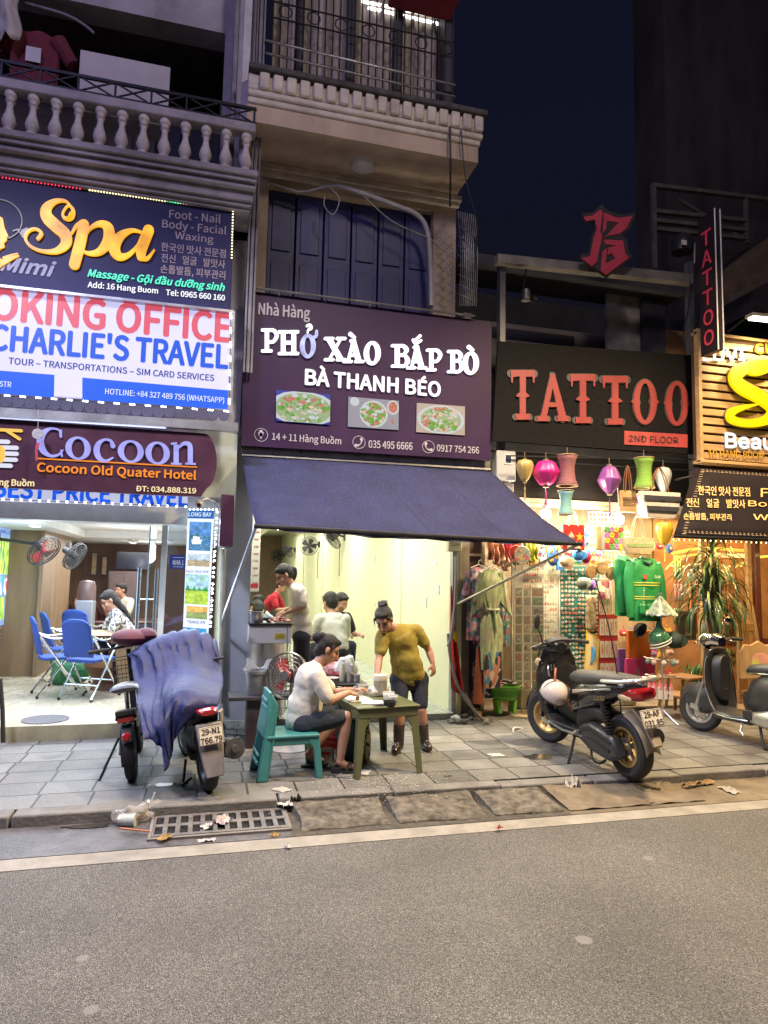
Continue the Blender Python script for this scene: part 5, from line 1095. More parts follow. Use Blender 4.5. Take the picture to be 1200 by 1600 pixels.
def retro(loc,rz):
 s=thing('scooter','matt black retro scooter with round bodywork and silver front wheel','scooter',loc,rz)
 wheel(s,-.60,.24,.24,.11,.15,silver);wheel(s,.64,.24,.24,.11,.15,silver,steer=.15)
 mb_=mat('retro_black',(.032,.033,.035),.35,coat=.35,var=.15)
 m=MB();m.body([(-.88,.52,.03,.05),(-.82,.53,.12,.16),(-.62,.54,.20,.22),(-.40,.54,.215,.235),(-.15,.52,.19,.22),(.0,.48,.13,.17),(.05,.44,.10,.1)],22,2.2);m.build('rear_body',mb_,s)
 m=MB();m.body([(-.80,.78,.05,.03),(-.70,.79,.11,.05),(-.45,.79,.135,.06),(-.15,.77,.13,.065),(.02,.75,.09,.05),(.07,.73,.04,.02)],20);m.build('seat',mat('retro_seat',(.045,.045,.047),.4,var=.1),s)
 m=MB();m.tube([(-.45,.14,.745),(-.15,.142,.735),(.02,.10,.715)],.009,6,smooth=3);m.build('seat_trim',chrome,s)
 rings=[]
 for z,x,hw,th in((.24,.36,.15,.03),(.40,.42,.22,.03),(.60,.46,.24,.035),(.78,.47,.21,.04),(.92,.46,.13,.05)):
  rings.append([(x+th*(1.8 if math.cos(a)>0 else .7)*math.cos(a)-.05*abs(math.sin(a))**2,hw*math.sin(a),z)for a in[2*math.pi*j/22 for j in range(22)]])
 m=MB();m.loft(rings);m.build('leg_shield',mb_,s)
 m=MB();m.tube([(.33,.16,.25),(.37,.225,.40),(.405,.245,.60),(.415,.215,.78),(.42,.14,.90),(.42,0,.94),(.42,-.14,.90),(.415,-.215,.78),(.405,-.245,.6),(.37,-.225,.4),(.33,-.16,.25)],.008,6,smooth=4);m.build('shield_trim',chrome,s)
 m=MB();m.body([(.33,.62,.09,.24),(.38,.62,.12,.25),(.42,.62,.13,.25)],16);m.build('glove_box',mat('retro_inner',(.018,.018,.02),.45),s,bevel=.006)
 m=MB();m.prism([(-.05,-.17,.27),(.34,-.19,.27),(.42,-.15,.36),(.42,.15,.36),(.34,.19,.27),(-.05,.17,.27)],(0,0,-.07));m.build('footboard',mb_,s,bevel=.02)
 m=MB();
 for y in(-.13,-.07,.07,.13):m.bar((.0,y,.274),(.33,y,.274),.025,.006)
 m.tube([(-.03,.19,.25),(.2,.2,.245),(.36,.18,.26)],.009,6);m.build('floor_strips',chrome,s)
 m=MB();m.ball((.64,0,.36),(.26,.085,.17),20);m.build('front_fender',mb_,s)
 m=MB();m.tube([(.50,0,.80),(.60,.06,.42),(.64,.085,.25)],.022,8);m.bar((.60,.09,.25),(.70,.09,.28),.03,.05);m.build('fork',silver,s)
 m=MB();m.body([(.36,1.0,.07,.05),(.42,1.02,.12,.07),(.52,1.01,.12,.08),(.58,.99,.08,.06)],16);m.build('headset',chrome,s)
 m=MB();m.lathe([(0,.03),(.06,.02),(.08,-.01),(.08,-.05)],20,(.59,0,.99),(1,0,-.1));m.build('headlight',mat('lens_clear',(.6,.6,.58),.08,coat=1),s)
 m=MB();m.tube([(.36,.34,1.02),(.43,.2,1.04),(.46,0,1.04),(.43,-.2,1.04),(.36,-.34,1.02)],.013,8,smooth=4);m.build('handlebar',chrome,s)
 for y in(-1,1):m=MB();m.cyl((.405,y*.23,1.03),(.355,y*.35,1.018),.019,n=10);m.build('grip',rubber,s)
 for y in(-1,1):m=MB();m.tube([(.45,y*.2,1.03),(.47,y*.28,1.0),(.44,y*.36,.99)],.007,6,smooth=3);m.build('brake_lever',chrome,s)
 m=MB();m.tube([(.44,-.16,1.05),(.46,-.19,1.15),(.45,-.22,1.2)],.006,6);o=m.build('mirror',chrome,s);hh=MB();hh.ball((0,0,0),(.015,.055,.045),14);hh.build('mirror_head',chrome,o).location=(.45,-.24,1.22)
 m=MB();m.body([(-.75,.30,.08,.06,.13),(-.55,.29,.09,.10,.15),(-.25,.29,.09,.10,.15),(-.05,.28,.07,.06,.12)],14);m.build('engine_cover',silver,s)
 m=MB();m.prism([(-.08,.17,.36),(.02,.17,.35),(.02,.17,.28),(-.08,.17,.26)],(0,.03,0));m.build('engine_ribs',satin,s,bevel=.005)
 m=MB();m.tube([(-.1,.1,.2),(-.16,.16,.06),(-.2,.19,.008)],.014,8);m.tube([(-.1,-.1,.2),(-.16,-.16,.06),(-.2,-.19,.008)],.014,8);m.tube([(-.2,.19,.01),(-.28,.22,.02)],.012,6);m.build('main_stand',blackp,s)
 m=MB();m.tube([(.06,.13,.24),(.02,.24,.14),(-.03,.26,.11)],.013,6);m.build('side_stand',silver,s)
 m=MB();m.tube([(.38,.2,1.03),(.50,.14,.98),(.50,.03,.9),(.44,.02,.85)],.006,5,smooth=4);m.tube([(.38,-.2,1.03),(.49,-.14,.97),(.46,-.03,.88)],.006,5,smooth=4);m.build('brake_cable',cable,s)
 m=MB();wtext(m,'Vespa',(-.35,.213,.50),(-1,0,.04),(0,0,1),.26,.075,n=(0,1,0),shear=.35,bold=.01,lift=.012);m.build('lettering',chrome,s,smooth=0)
 m=MB();wtext(m,'Vespa',(.326,.045,.50),(0,-1,0),(0,0,1),.07,.014,n=(-1,0,0),bold=.02);m.build('badge',chrome,s,smooth=0)
 return s
vf,vr=Vector((5.41,6.51,0)),Vector((5.72,5.30,0));dv=vf-vr
retro((vf+vr)/2,math.atan2(dv.y,dv.x))
def motorbike(loc,rz):
 s=thing('motorbike','dusty motorbike with its tail and number plate showing under a blue sheet','motorbike',loc,rz)
 wheel(s,-.62,.28,.28,.115,.20,silver);wheel(s,.62,.28,.28,.10,.20,silver)
 grey_p=mat('dusty_grey',(.16,.145,.15),.45,var=.25,scale=8)
 m=MB();m.body([(-.80,.68,.04,.03),(-.72,.65,.10,.06),(-.5,.58,.14,.11),(-.1,.52,.15,.14),(.1,.46,.1,.12)],18);m.build('tail_body',blackp,s)
 m=MB();m.body([(-.66,.70,.07,.02),(-.55,.70,.11,.04),(-.1,.69,.12,.05),(.1,.68,.07,.03)],16);m.build('seat',seatm,s)
 m=MB();m.body([(-.84,.69,.06,.02),(-.80,.695,.085,.028),(-.74,.70,.09,.02)],14);m.build('tail_light',redlens,s)
 for y in(-1,):m=MB();m.prism([(-.79,y*.09,.68),(-.60,y*.15,.66),(-.50,y*.16,.50),(-.72,y*.11,.54)],(0,y*.02,0));m.build('side_panel',mat('champagne',(.38,.33,.28),.4,coat=.3),s,bevel=.008)
 m=MB();m.prism([(-.82,-.11,.60),(-.82,.11,.60),(-.90,.10,.40),(-.985,.075,.20),(-.985,-.075,.20),(-.90,-.10,.40)],(.03,0,.005));m.build('mudguard',grey_p,s,bevel=.015)
 number_plate(s,(-.905,0,.52),(0,R(14),R(0)),'29-N1','766.79')
 m=MB();m.tube([(-.1,-.13,.25),(-.45,-.15,.28)],.028,10);m.tube([(-.42,-.17,.30),(-.84,-.20,.36)],[.07,.085],18);m.lathe([(.0,.02),(.03,.02),(.035,.0),(.085,0)],18,(-.845,-.2,.36),(-1,0,.12));m.build('exhaust',mat('muffler_grey',(.12,.115,.12),.45,.6,var=.25),s)
 m=MB();m.body([(-.5,.3,.10,.10),(-.25,.32,.13,.14),(.05,.30,.12,.12)],14);m.build('engine',mat('engine_grey',(.10,.095,.09),.5,.5,var=.4,scale=10),s)
 m=MB();m.tube([(-.55,.1,.28),(-.1,.1,.32)],.035,8);m.tube([(-.55,.12,.30),(-.45,.12,.6)],.03,8);m.build('swing_arm',blackp,s)
 m=MB();m.body([(-.80,.50,.13,.10),(-.6,.46,.15,.14),(-.3,.42,.15,.14)],14);m.build('under_tray',blackp,s)
 m=MB();m.tube([(-.30,.13,.2),(-.38,.17,.05),(-.44,.19,.03),(-.50,.12,.09)],.012,6,smooth=3);m.build('main_stand',blackp,s)
 m=MB();m.tube([(-.45,-.17,.22),(-.5,-.24,.2)],.018,8);m.build('foot_peg',blackp,s)
 m=MB();m.tube([(.44,0,.7),(.42,0,.92)],.03,8);m.tube([(.38,.34,.92),(.42,.2,.94),(.42,-.2,.94),(.38,-.40,.95)],.014,8);m.build('handlebar',blackp,s)
 m=MB();m.body([(.38,.6,.16,.25),(.46,.6,.19,.28),(.52,.6,.16,.2)],14);m.build('leg_shield',grey_p,s)
 for y in(-1,1):m=MB();m.tube([(.46,y*.07,.75),(.62,y*.07,.28)],.02,8);m.build('fork',blackp,s)
 return s
mr,mf=Vector((.085,5.46,0)),Vector((-.13,6.64,0));dv=mf-mr
bike=motorbike((mr+mf)/2,math.atan2(dv.y,dv.x));bike.rotation_euler.x=R(-6);bike.scale=(.89,.89,.89);bike.location=mr+dv.normalized()*.62*.89
rowsT=[([(222,1010),(245,1000),(272,992),(300,990),(330,1004)],6.95),([(198,1024),(232,1003),(270,990),(303,988),(337,1001)],6.5),([(203,1034),(238,1026),(272,1020),(306,1018),(345,1042)],6.32),([(209,1068),(240,1066),(268,1052),(300,1048),(347,1064)],6.1),([(211,1095),(238,1100),(256,1082),(290,1066),(345,1078)],5.62),([(216,1125),(236,1130),(256,1112),(284,1082),(342,1096)],5.40),([(222,1143),(240,1150),(254,1150),(274,1108),(330,1112)],5.30),([(226,1147),(246,1168),(262,1200),(270,1160),(296,1124)],5.30)]
ctrl=[[P(x,y,Y+.06*(1 if k in(0,4)else 0))for k,(x,y)in enumerate(r)]for r,Y in rowsT]
rr=[cr_pts(r,10)for r in ctrl];cols=[cr_pts([rr[i][j]for i in range(len(rr))],8)for j in range(len(rr[0]))]
mb=MB();nj,ni=len(cols),len(cols[0])
def tp(u,v):
 p=cols[min(nj-1,round(u*(nj-1)))][min(ni-1,round(v*(ni-1)))]
 cr_=lambda x:abs(math.sin(x))**.5*2-1.2
 f=.055*cr_(u*22+1.4*noise.noise((u*2,v*3,2)))*max(0,.95-v)*(.6+.4*noise.noise((u*4,v*3,6)))+.045*math.exp(-((v-.62+.15*(u-.5))/.07)**2)*(u>.3)+.035*cr_(u*9+v*2.2+1.6*noise.noise((u*2.4,v*2,3)))*(.35+v)*(1-.3*v)+.022*cr_(u*21-v*6+2*noise.noise((u*3,v*3,9)))+.05*noise.noise((u*5,v*4,1))+.022*noise.noise((u*14,v*11,5))
 return Vector((p.x+.25*f,p.y+f,p.z+.3*f*(1 if v<.5 else .4)))
mb.grid(tp,nj-1,ni-1)
o=mb.build('tarpaulin',mat('blue_tarp',(.020,.027,.115),.6,var=.2,scale=4,bump=1.0,bscale=11),solid=.006,smooth=60);tag(o,'crumpled dark blue tarpaulin draped over the parked motorbike','tarpaulin')
def ebike(loc,rz):
 s=thing('electric_bicycle','small black electric bicycle with round saddle and red reflectors','electric bicycle',loc,rz)
 wheel(s,-.42,.205,.205,.085,.12,blackp);wheel(s,.48,.205,.205,.08,.12,blackp)
 m=MB();m.body([(-.20,.70,.10,.015),(-.16,.71,.115,.032),(-.04,.71,.10,.035),(.06,.70,.06,.03),(.1,.69,.02,.01)],16,2.2);m.T=None;m.build('saddle',mat('saddle_black',(.04,.04,.045),.3,coat=.3),s).location.x=-.20
 m=MB();m.cyl((-.25,0,.35),(-.29,0,.68),.018,n=10);m.build('seat_post',steel,s)
 m=MB();m.bar((-.25,0,.38),(.36,0,.34),.11,.09);m.bar((.34,0,.30),(.40,0,.62),.05,.06);m.tube([(-.25,.06,.36),(-.42,.07,.21)],.016,6);m.tube([(-.25,-.06,.36),(-.42,-.07,.21)],.016,6);m.build('frame',blackp,s)
 m=MB();m.obox((-.40,0,.50),(.22,.16,.03));m.obox((-.46,0,.535),(.14,.15,.045),(0,.1,0));m.build('rear_rack',blackp,s,bevel=.008)
 m=MB();m.obox((-.515,0,.49),(.018,.13,.045));m.build('reflector',redlens,s,bevel=.005)
 m=MB();m.lathe([(0,.025),(.025,.02),(.035,0)],14,(-.635,0,.38),(-1,0,.2));m.build('tail_light',redlens,s)
 m=MB();m.grid(lambda u,v:(-.42+.232*math.cos(R(190-100*u)),.05*(2*v-1),.205+.232*math.sin(R(190-100*u))),12,4);m.build('rear_fender',blackp,s,solid=.006)
 m=MB();m.cyl((.40,0,.62),(.35,0,.95),.02,n=8);m.tube([(.30,.32,.97),(.36,.12,.97),(.36,-.12,.98),(.30,-.32,1.0)],.011,8,smooth=3);m.build('handlebar',blackp,s)
 for y in(-1,1):m=MB();m.cyl((.34,y*.2,.97+(.01 if y<0 else 0)),(.30,y*.33,.97+(.03 if y<0 else 0)),.017,n=10);m.build('grip',rubber,s)
 for y in(-1,1):m=MB();m.tube([(.38,y*.15,.98),(.44,y*.18,1.02),(.42,y*.19,1.07)],.005,5);m.build('brake_lever',steel,s)
 for y in(-1,1):m=MB();m.tube([(.40,y*.05,.62),(.48,y*.055,.21)],.015,6);m.build('fork',blackp,s)
 m=MB();m.tube([(-.24,.09,.30),(-.42,.26,.01)],.01,6);m.obox((-.43,.27,.01),(.06,.03,.015));m.build('side_stand',blackp,s)
 m=MB();m.tube([(-.05,-.06,.26),(-.05,-.16,.22)],.012,6);m.obox((-.05,-.19,.22),(.09,.07,.025));m.build('pedal',blackp,s)
 bk=MB()
 for z in(.62,.70,.78,.86):bk.tube([(.47+.13*a,b_*.14,z)for a,b_ in((-1,-1),(1,-1),(1,1),(-1,1))],.004,4,True)
 for i in range(9):
  for yy in(-.14,.14):bk.cyl((.34+.26*i/8,yy,.62),(.34+.26*i/8,yy,.86),.003,n=4)
  bk.cyl((.34,-.14+.28*i/8,.62),(.34,-.14+.28*i/8,.86),.003,n=4)
 bk.build('basket',iron,s)
 return s
er=Vector((-.50,5.84,0));ev=Vector((-.04,1.0,0)).normalized()
eb_=ebike(er+ev*.42,math.atan2(ev.y,ev.x));eb_.rotation_euler.x=R(-8)
t=MB();t.ball((0,0,0),(.17,.15,.08),16);t.ball((.14,.02,.02),(.10,.1,.07),12);o=t.build('bag',mat('maroon_bag',(.10,.015,.03),.6,var=.2));o.location=P(203,996,6.65);tag(o,'dark maroon bundle resting on the electric bicycle basket','bag')
skin=mat('skin',(.46,.25,.165),.5,var=.10,scale=12,bump=.08,bscale=120)
skin2=mat('skin_warm',(.40,.205,.13),.5,var=.10,scale=12,bump=.08,bscale=120)
hair_m=mat('black_hair',(.010,.008,.008),.62,var=.5,scale=3,stretch=(40,40,6),bump=.5,bscale=10)
hair_b=mat('brown_hair',(.040,.022,.016),.6,var=.5,scale=3,stretch=(40,40,6),bump=.5,bscale=10)
def cloth(name,col,var=.12):return mat(name,col,.88,var=var,scale=9,bump=.5,bscale=28,stretch=(1,1,.6))
dark_eye=mat('eye_dark',(.012,.010,.010),.3);lipm=mat('lip',(.32,.10,.09),.5)
def fused(mb,name,m,parent,vox=.009,it=3):
 o=mb.build(name,m,parent,True,smooth=0)
 r=o.modifiers.new('r','REMESH');r.mode='VOXEL';r.voxel_size=vox;r.use_smooth_shade=True
 sm=o.modifiers.new('s','SMOOTH');sm.factor=.5;sm.iterations=it
 return o
def basis(f,up=(0,0,1)):
 f=Vector(f).normalized();l=Vector(up).cross(f).normalized();u=f.cross(l);return Matrix((f,l,u)).transposed()
def add_hand(mb,wr,d,curl,side,pn=None,s=1.):
 """palm, four bent fingers of unequal length and a thumb; d = direction of the palm, pn = palm normal"""
 d=Vector(d).normalized();pn=Vector(pn or(0,0,-1));pn=(pn-d*pn.dot(d)).normalized();ax=d.cross(pn).normalized()*side
 wr=Vector(wr);B=Matrix((d,ax,pn)).transposed()
 mb.ball(wr+d*.045*s,(.048*s,.038*s,.017*s),12,B)
 for i,(off,ln)in enumerate(((.028,.066),(.010,.076),(-.009,.071),(-.027,.056))):
  p=wr+d*.080*s+ax*off*s;a=curl*.55;dirs=[];q=[p]
  for k in range(3):
   v=d*math.cos(a)+pn*math.sin(a);q.append(q[-1]+v*ln*s*(.45,.32,.23)[k]);a+=curl*.75
  mb.chain(q,[.0095*s,.009*s,.0082*s,.0072*s],8)
 t0=wr+d*.025*s+ax*.03*s;t1=t0+(d*.6+ax*.7+pn*.3).normalized()*.035*s;t2=t1+(d*.85+ax*.2+pn*.45*curl).normalized()*.03*s
 mb.chain([t0,t1,t2],[.013*s,.0105*s,.009*s],8)
def add_head(mb,c,f,up=(0,0,1),s=1.):
 B=basis(f,up);W=lambda x,y,z:Vector(c)+B@Vector((x*s,y*s,z*s))
 e=lambda p,r,n=16:mb.ball(W(*p),[q*s for q in r],n,B)
 e((-.008,0,.030),(.096,.074,.088));e((.022,0,-.045),(.066,.056,.066));e((.052,0,-.088),(.030,.030,.024));e((.060,0,.030),(.030,.056,.030))
 e((.058,.034,-.030),(.028,.026,.028));e((.058,-.034,-.030),(.028,.026,.028))
 mb.cap(W(.090,0,.012),W(.108,0,-.028),.010*s,.0145*s,10);e((.101,.011,-.032),(.010,.009,.008),8);e((.101,-.011,-.032),(.010,.009,.008),8)
 e((.084,0,-.060),(.014,.024,.007),10);e((.082,0,-.072),(.013,.021,.008),10)
 for y in(-1,1):e((-.012,y*.078,-.010),(.020,.010,.034),10)
 return W,B
def head_bits(own,W,B,s=1.):
 for y in(-1,1):
  m=MB();m.ball(W(.082,y*.031,.006),(.010*s,.015*s,.007*s),10,B);m.build('eye',dark_eye,own,True)
  m=MB();m.tube([W(.088,y*.014,.026),W(.089,y*.032,.031),W(.076,y*.050,.026)],.004*s,6,smooth=3);m.build('eyebrow',hair_m,own,True)
 m=MB();m.ball(W(.090,0,-.066),(.010*s,.022*s,.008*s),10,B);m.build('mouth',lipm,own,True)
def hair(own,W,B,s,m,style):
 mb=MB();e=lambda p,r:mb.ball(W(*p),[q*s for q in r],18,B)
 e((-.022,0,.052),(.098,.086,.086));e((-.050,0,.010),(.072,.080,.085));e((.035,0,.092),(.052,.062,.030))
 if style=='short':e((-.055,0,-.03),(.05,.066,.05))
 if style=='bun':
  e((-.075,0,-.04),(.045,.06,.06));e((-.135,0,.055),(.052,.050,.052));e((-.15,.02,.085),(.03,.035,.03));e((-.105,-.02,.09),(.035,.035,.03))
  for y in(-1,1):mb.tube([W(.03,y*.076,.05),W(.02,y*.084,-.02),W(.015,y*.078,-.085)],[.012*s,.009*s,.004*s],6,smooth=4)
 if style=='top':
  e((-.06,0,-.03),(.05,.066,.05));e((-.07,0,.125),(.045,.05,.035))
  for i in range(12):a=i*.55;mb.tube([W(-.06,.02*math.cos(a),.12),W(-.06+.05*math.sin(a),.05*math.cos(a),.165),W(-.06+.10*math.sin(a),.10*math.cos(a),.15+.04*math.cos(3*a))],[.009*s,.006*s,.003*s],5,smooth=3)
  for y in(-1,1):mb.tube([W(.05,y*.07,.06),W(.045,y*.085,0),W(.05,y*.082,-.06)],[.012*s,.008*s,.004*s],6,smooth=4)
 if style=='pony':
  e((-.07,0,-.02),(.045,.06,.06));w0=W(-.105,0,.03);bk_=-(B@Vector((1,0,0)));bk_.z=0;bk_.normalize();mb.tube([w0,w0+bk_*.05-Vector((0,0,.01)),w0+bk_*.055-Vector((0,0,.09)),w0+bk_*.03-Vector((0,0,.17))],[.026*s,.032*s,.030*s,.010*s],10,smooth=4)
 if style=='long':
  e((-.06,0,-.06),(.06,.085,.11));e((-.075,0,-.19),(.045,.085,.14));e((-.07,0,-.33),(.035,.065,.12))
 return fused(mb,'hair',m,own,.008,3)
def body_person(label,J,head_f,head_up=(0,0,1),s=1.,hairstyle='short',hm=hair_m,sk=skin,shirt=None,pants=None,sleeve=.55,leg=.45,shoes=None,shirt_len=.0,chest_r=(.10,.145),hands=True,face=True,curl=.9,group=None,full=True,pn={},hd={},belly=.105,paint=None):
 """J: joints in world metres: head neck chest pelvis, and shoulder elbow wrist hip knee ankle toe with l or r"""
 base=J.get('base')or Vector((J['pelvis'].x,J['pelvis'].y,0));p=thing('person',label,'person',base,0,group)
 J={k:Vector(v)for k,v in J.items()}
 side=(J['shoulder_l']-J['shoulder_r']).normalized();spine=(J['neck']-J['pelvis']).normalized();fr=side.cross(spine).normalized();B=Matrix((fr,side,spine)).transposed()
 mb=MB();W,HB=add_head(mb,J['head'],head_f,head_up,s)
 mb.cap(J['neck']-spine*.03,W(-.015,0,-.06),.055*s,.048*s,14)
 def torso(m,g):
  ch,pe=J['chest'],J['pelvis'];mid=ch.lerp(pe,.5)+fr*.012
  m.ball(ch+spine*.02,((chest_r[0]+g)*s,(chest_r[1]+g)*s,.16*s),18,B);m.ball(ch.lerp(pe,.28),((chest_r[0]+g)*s,(chest_r[1]-.005+g)*s,.16*s),18,B)
  m.ball(mid,((belly+g)*s,(.130+g)*s,.17*s),18,B);m.ball(pe+spine*.06,((belly+.005+g)*s,(.142+g)*s,.14*s),18,B)
  m.cap(J['shoulder_l']-side*.015,J['shoulder_r']+side*.015,(.052+g)*s,None,14);m.cap(J['neck']-spine*.02,J['shoulder_l'].lerp(J['neck'],.35)-spine*.02,(.045+g)*s,(.055+g)*s,12);m.cap(J['neck']-spine*.02,J['shoulder_r'].lerp(J['neck'],.35)-spine*.02,(.045+g)*s,(.055+g)*s,12)
 torso(mb,0)
 mb.cap(J['hip_l'],J['hip_r'],.095*s,None,14);mb.ball(J['pelvis'],(.11*s,.155*s,.11*s),16,B)
 for k in 'lr':
  sh,el,wr=J['shoulder_'+k],J['elbow_'+k],J['wrist_'+k];mb.chain([sh,sh.lerp(el,.4),el],[.050*s,.045*s,.036*s]);mb.chain([el,el.lerp(wr,.35),wr],[.037*s,.038*s,.025*s])
  if hands:add_hand(mb,wr,hd.get(k,wr-el),curl,1 if k=='r' else-1,pn.get(k),s)
  else:mb.cap(wr,wr+(wr-el).normalized()*.08,.03*s,.02*s)
  hp,kn,an,to=J['hip_'+k],J['knee_'+k],J['ankle_'+k],J['toe_'+k]
  mb.chain([hp,hp.lerp(kn,.45),kn],[.088*s,.076*s,.053*s]);mb.chain([kn,kn.lerp(an,.3),an],[.052*s,.055*s,.033*s])
  mb.cap(an,an.lerp(to,.35)-Vector((0,0,.012)),.036*s,.034*s);mb.cap(an.lerp(to,.3)-Vector((0,0,.015)),to,.033*s,.024*s)
  tf=(to-an);tf.z=0;tf.normalize();ts=Vector((-tf.y,tf.x,0))
  if full and not shoes:
   for i in range(5):q=to+ts*(.032-.016*i)*(1 if k=='r' else-1)+tf*(-.006*i);mb.cap(q-tf*.015,q+tf*.016,(.0115-.001*i)*s,(.010-.001*i)*s,8)
 fused(mb,'body',sk,p,.0085 if full else .012,3)
 if face:head_bits(p,W,HB,s)
 hair(p,W,HB,s,hm,hairstyle)
 if shirt:
  m=MB();torso(m,.016);pe=J['pelvis'];m.ball(pe+spine*(.05-shirt_len),((belly+.024)*s,.166*s,.15*s),18,B);m.ball(J['chest'].lerp(pe,.62),((belly+.026)*s,.160*s,.18*s),18,B)
  for k in 'lr':
   sh,el,wr=J['shoulder_'+k],J['elbow_'+k],J['wrist_'+k];e=sh.lerp(el,sleeve)if sleeve<=1 else el
   m.chain([sh,sh.lerp(e,.5),e],[.068*s,.070*s,.066*s])
   if sleeve>1:m.chain([el,el.lerp(wr,.9)],[.05*s,.036*s])
  sh_o=fused(m,'shirt',shirt,p,.010 if full else .013,14 if full else 6)
  tx=bpy.data.textures.get('folds')or bpy.data.textures.new('folds','MARBLE');tx.noise_scale=.16;tx.turbulence=9;tx.noise_depth=1
  dm=sh_o.modifiers.new('f','DISPLACE');dm.texture=tx;dm.strength=.011*s;dm.mid_level=.5;dm.texture_coords='LOCAL'
 if pants:
  m=MB();m.cap(J['hip_l'],J['hip_r'],.108*s,None,14);m.ball(J['pelvis'],(.123*s,.168*s,.115*s),16,B)
  for k in 'lr':
   hp,kn,an=J['hip_'+k],J['knee_'+k],J['ankle_'+k]
   if leg<=1:e=hp.lerp(kn,leg);m.chain([hp,hp.lerp(e,.5),e],[.100*s,(.098-.012*leg)*s,(.092-.022*leg)*s])
   else:m.chain([hp,hp.lerp(kn,.5),kn,kn.lerp(an,leg-1)],[.100*s,.090*s,.070*s,.055*s])
  fused(m,'trousers',pants,p,.010 if full else .013,3)
 if shoes:
  for k in 'lr':
   an,to,kn=J['ankle_'+k],J['toe_'+k],J['knee_'+k];m=MB()
   if shoes[1]=='boot':m.chain([an+(kn-an).normalized()*.17,an,an-Vector((0,0,.02))],[.058*s,.052*s,.048*s]);m.cap(an-Vector((0,0,.03)),an.lerp(to,.6)-Vector((0,0,.0)),.046*s,.044*s);m.cap(an.lerp(to,.6),to,.046*s,.038*s);fused(m,'boot',shoes[0],p,.008,2)
   else:
    tf=to-an;tf.z=0;tf.normalize();ts=Vector((-tf.y,tf.x,0));q=[]
    z0=min(an.z,to.z)-.045
    for i in range(20):
     a=2*math.pi*i/20;c=an.lerp(to,.48);q.append(Vector((c.x,c.y,0))+tf*.125*math.cos(a)+ts*(.046+.006*math.cos(a))*math.sin(a)+Vector((0,0,max(.004,z0))))
    m.prism(q,(0,0,.016));c=an.lerp(to,.62);tz=c.z+.028;c2=an.lerp(to,.95)
    for sd in(-1,1):m.tube([Vector((c.x,c.y,max(.02,z0+.02)))+ts*sd*.045-tf*.02,Vector((c.x,c.y,tz-.012))+ts*sd*.028,Vector((c2.x,c2.y,to.z+.022))],.008,6,smooth=4)
    m.build('sandal',shoes[0],p,True)
 return p
bootm=mat('rubber_boot',(.035,.020,.022),.25,coat=.5,var=.3)
YY=6.25
J=dict(head=P(600,969,YY-.10),neck=P(620,981,YY),chest=P(629,1004,YY),pelvis=P(639,1056,YY+.06),shoulder_r=P(598,992,YY-.02),shoulder_l=P(651,985,YY+.02),elbow_r=P(592,1031,YY-.10),wrist_r=P(589,1058,YY-.22),elbow_l=P(670,1016,YY+.05),wrist_l=P(676,1036,YY),hip_r=P(625,1062,YY+.06),hip_l=P(654,1062,YY+.08),knee_r=P(624,1110,YY-.04),knee_l=P(658,1109,YY),ankle_r=P(623,1162,YY),ankle_l=P(663,1160,YY+.06),toe_r=P(617,1174,YY-.09),toe_l=P(670,1169,YY-.05),base=Vector((1.95,6.25,0)))
body_person('woman in mustard t-shirt, dark shorts and rubber boots bending over the green table',J,(-.42,-.72,-.55),(-.30,-.35,.9),.98,'top',hair_m,skin2,cloth('mustard_cloth',(.27,.205,.032),.15),cloth('navy_shorts',(.018,.020,.034)),.62,.82,(bootm,'boot'),.02,(.098,.142),curl=.8,belly=.110,pn={'r':(1,-.3,0),'l':(-.3,.5,-.2)},hd={'r':(-.1,-.3,-1),'l':(.15,-.1,-1)})
mus=[o for o in bpy.data.objects if o.get('label','').startswith('woman in mustard')][0]
t=MB();a,b_=P(618,1002,YY-.135),P(640,990,YY-.135);wtext(t,'Almost Friday',a,b_-a,(0,0,1),(b_-a).length,.022,n=(0,-1,0),shear=.2,bold=.01);
t.build('shirt_print',mat('print_cream',(.62,.52,.25),.8),mus,True,smooth=0)
Yc=5.86
J=dict(head=P(513,1015,Yc),neck=P(494,1037,Yc),chest=P(482,1066,Yc),pelvis=P(472,1126,Yc),shoulder_r=P(496,1056,Yc-.16),shoulder_l=P(485,1046,Yc+.16),elbow_r=P(513,1096,Yc-.21),wrist_r=P(545,1082,Yc-.12),elbow_l=P(520,1082,Yc+.22),wrist_l=P(556,1078,Yc+.14),hip_r=P(476,1132,Yc-.10),hip_l=P(472,1126,Yc+.10),knee_r=P(541,1120,Yc-.16),knee_l=P(537,1112,Yc+.14),ankle_r=P(531,1190,Yc-.16),ankle_l=P(482,1178,Yc+.06),toe_r=P(551,1198,Yc-.16),toe_l=P(503,1188,Yc+.08),base=Vector((.75,5.8,0)))
body_person('woman in loose white t-shirt and dark knee shorts writing while seated on the teal chair',J,(.86,-.10,-.42),(.42,0,.9),.97,'bun',hair_m,skin,cloth('offwhite_cloth',(.62,.58,.50),.06),cloth('slate_shorts',(.022,.028,.040)),.80,.86,(mat('sandal_black',(.02,.02,.022),.6),'sandal'),.03,(.11,.15),curl=1.1,belly=.13,pn={'r':(.2,.3,-1),'l':(.2,-.3,-1)},hd={'r':(1,.25,-.25)})
tag(MB().tube([P(553,1078,Yc-.14),P(558,1060+8,Yc-.10)],.004,6).build('pen',mat('pen_blue',(.03,.06,.35),.3)),'blue pen held by the seated woman','pen')
Ys=7.95
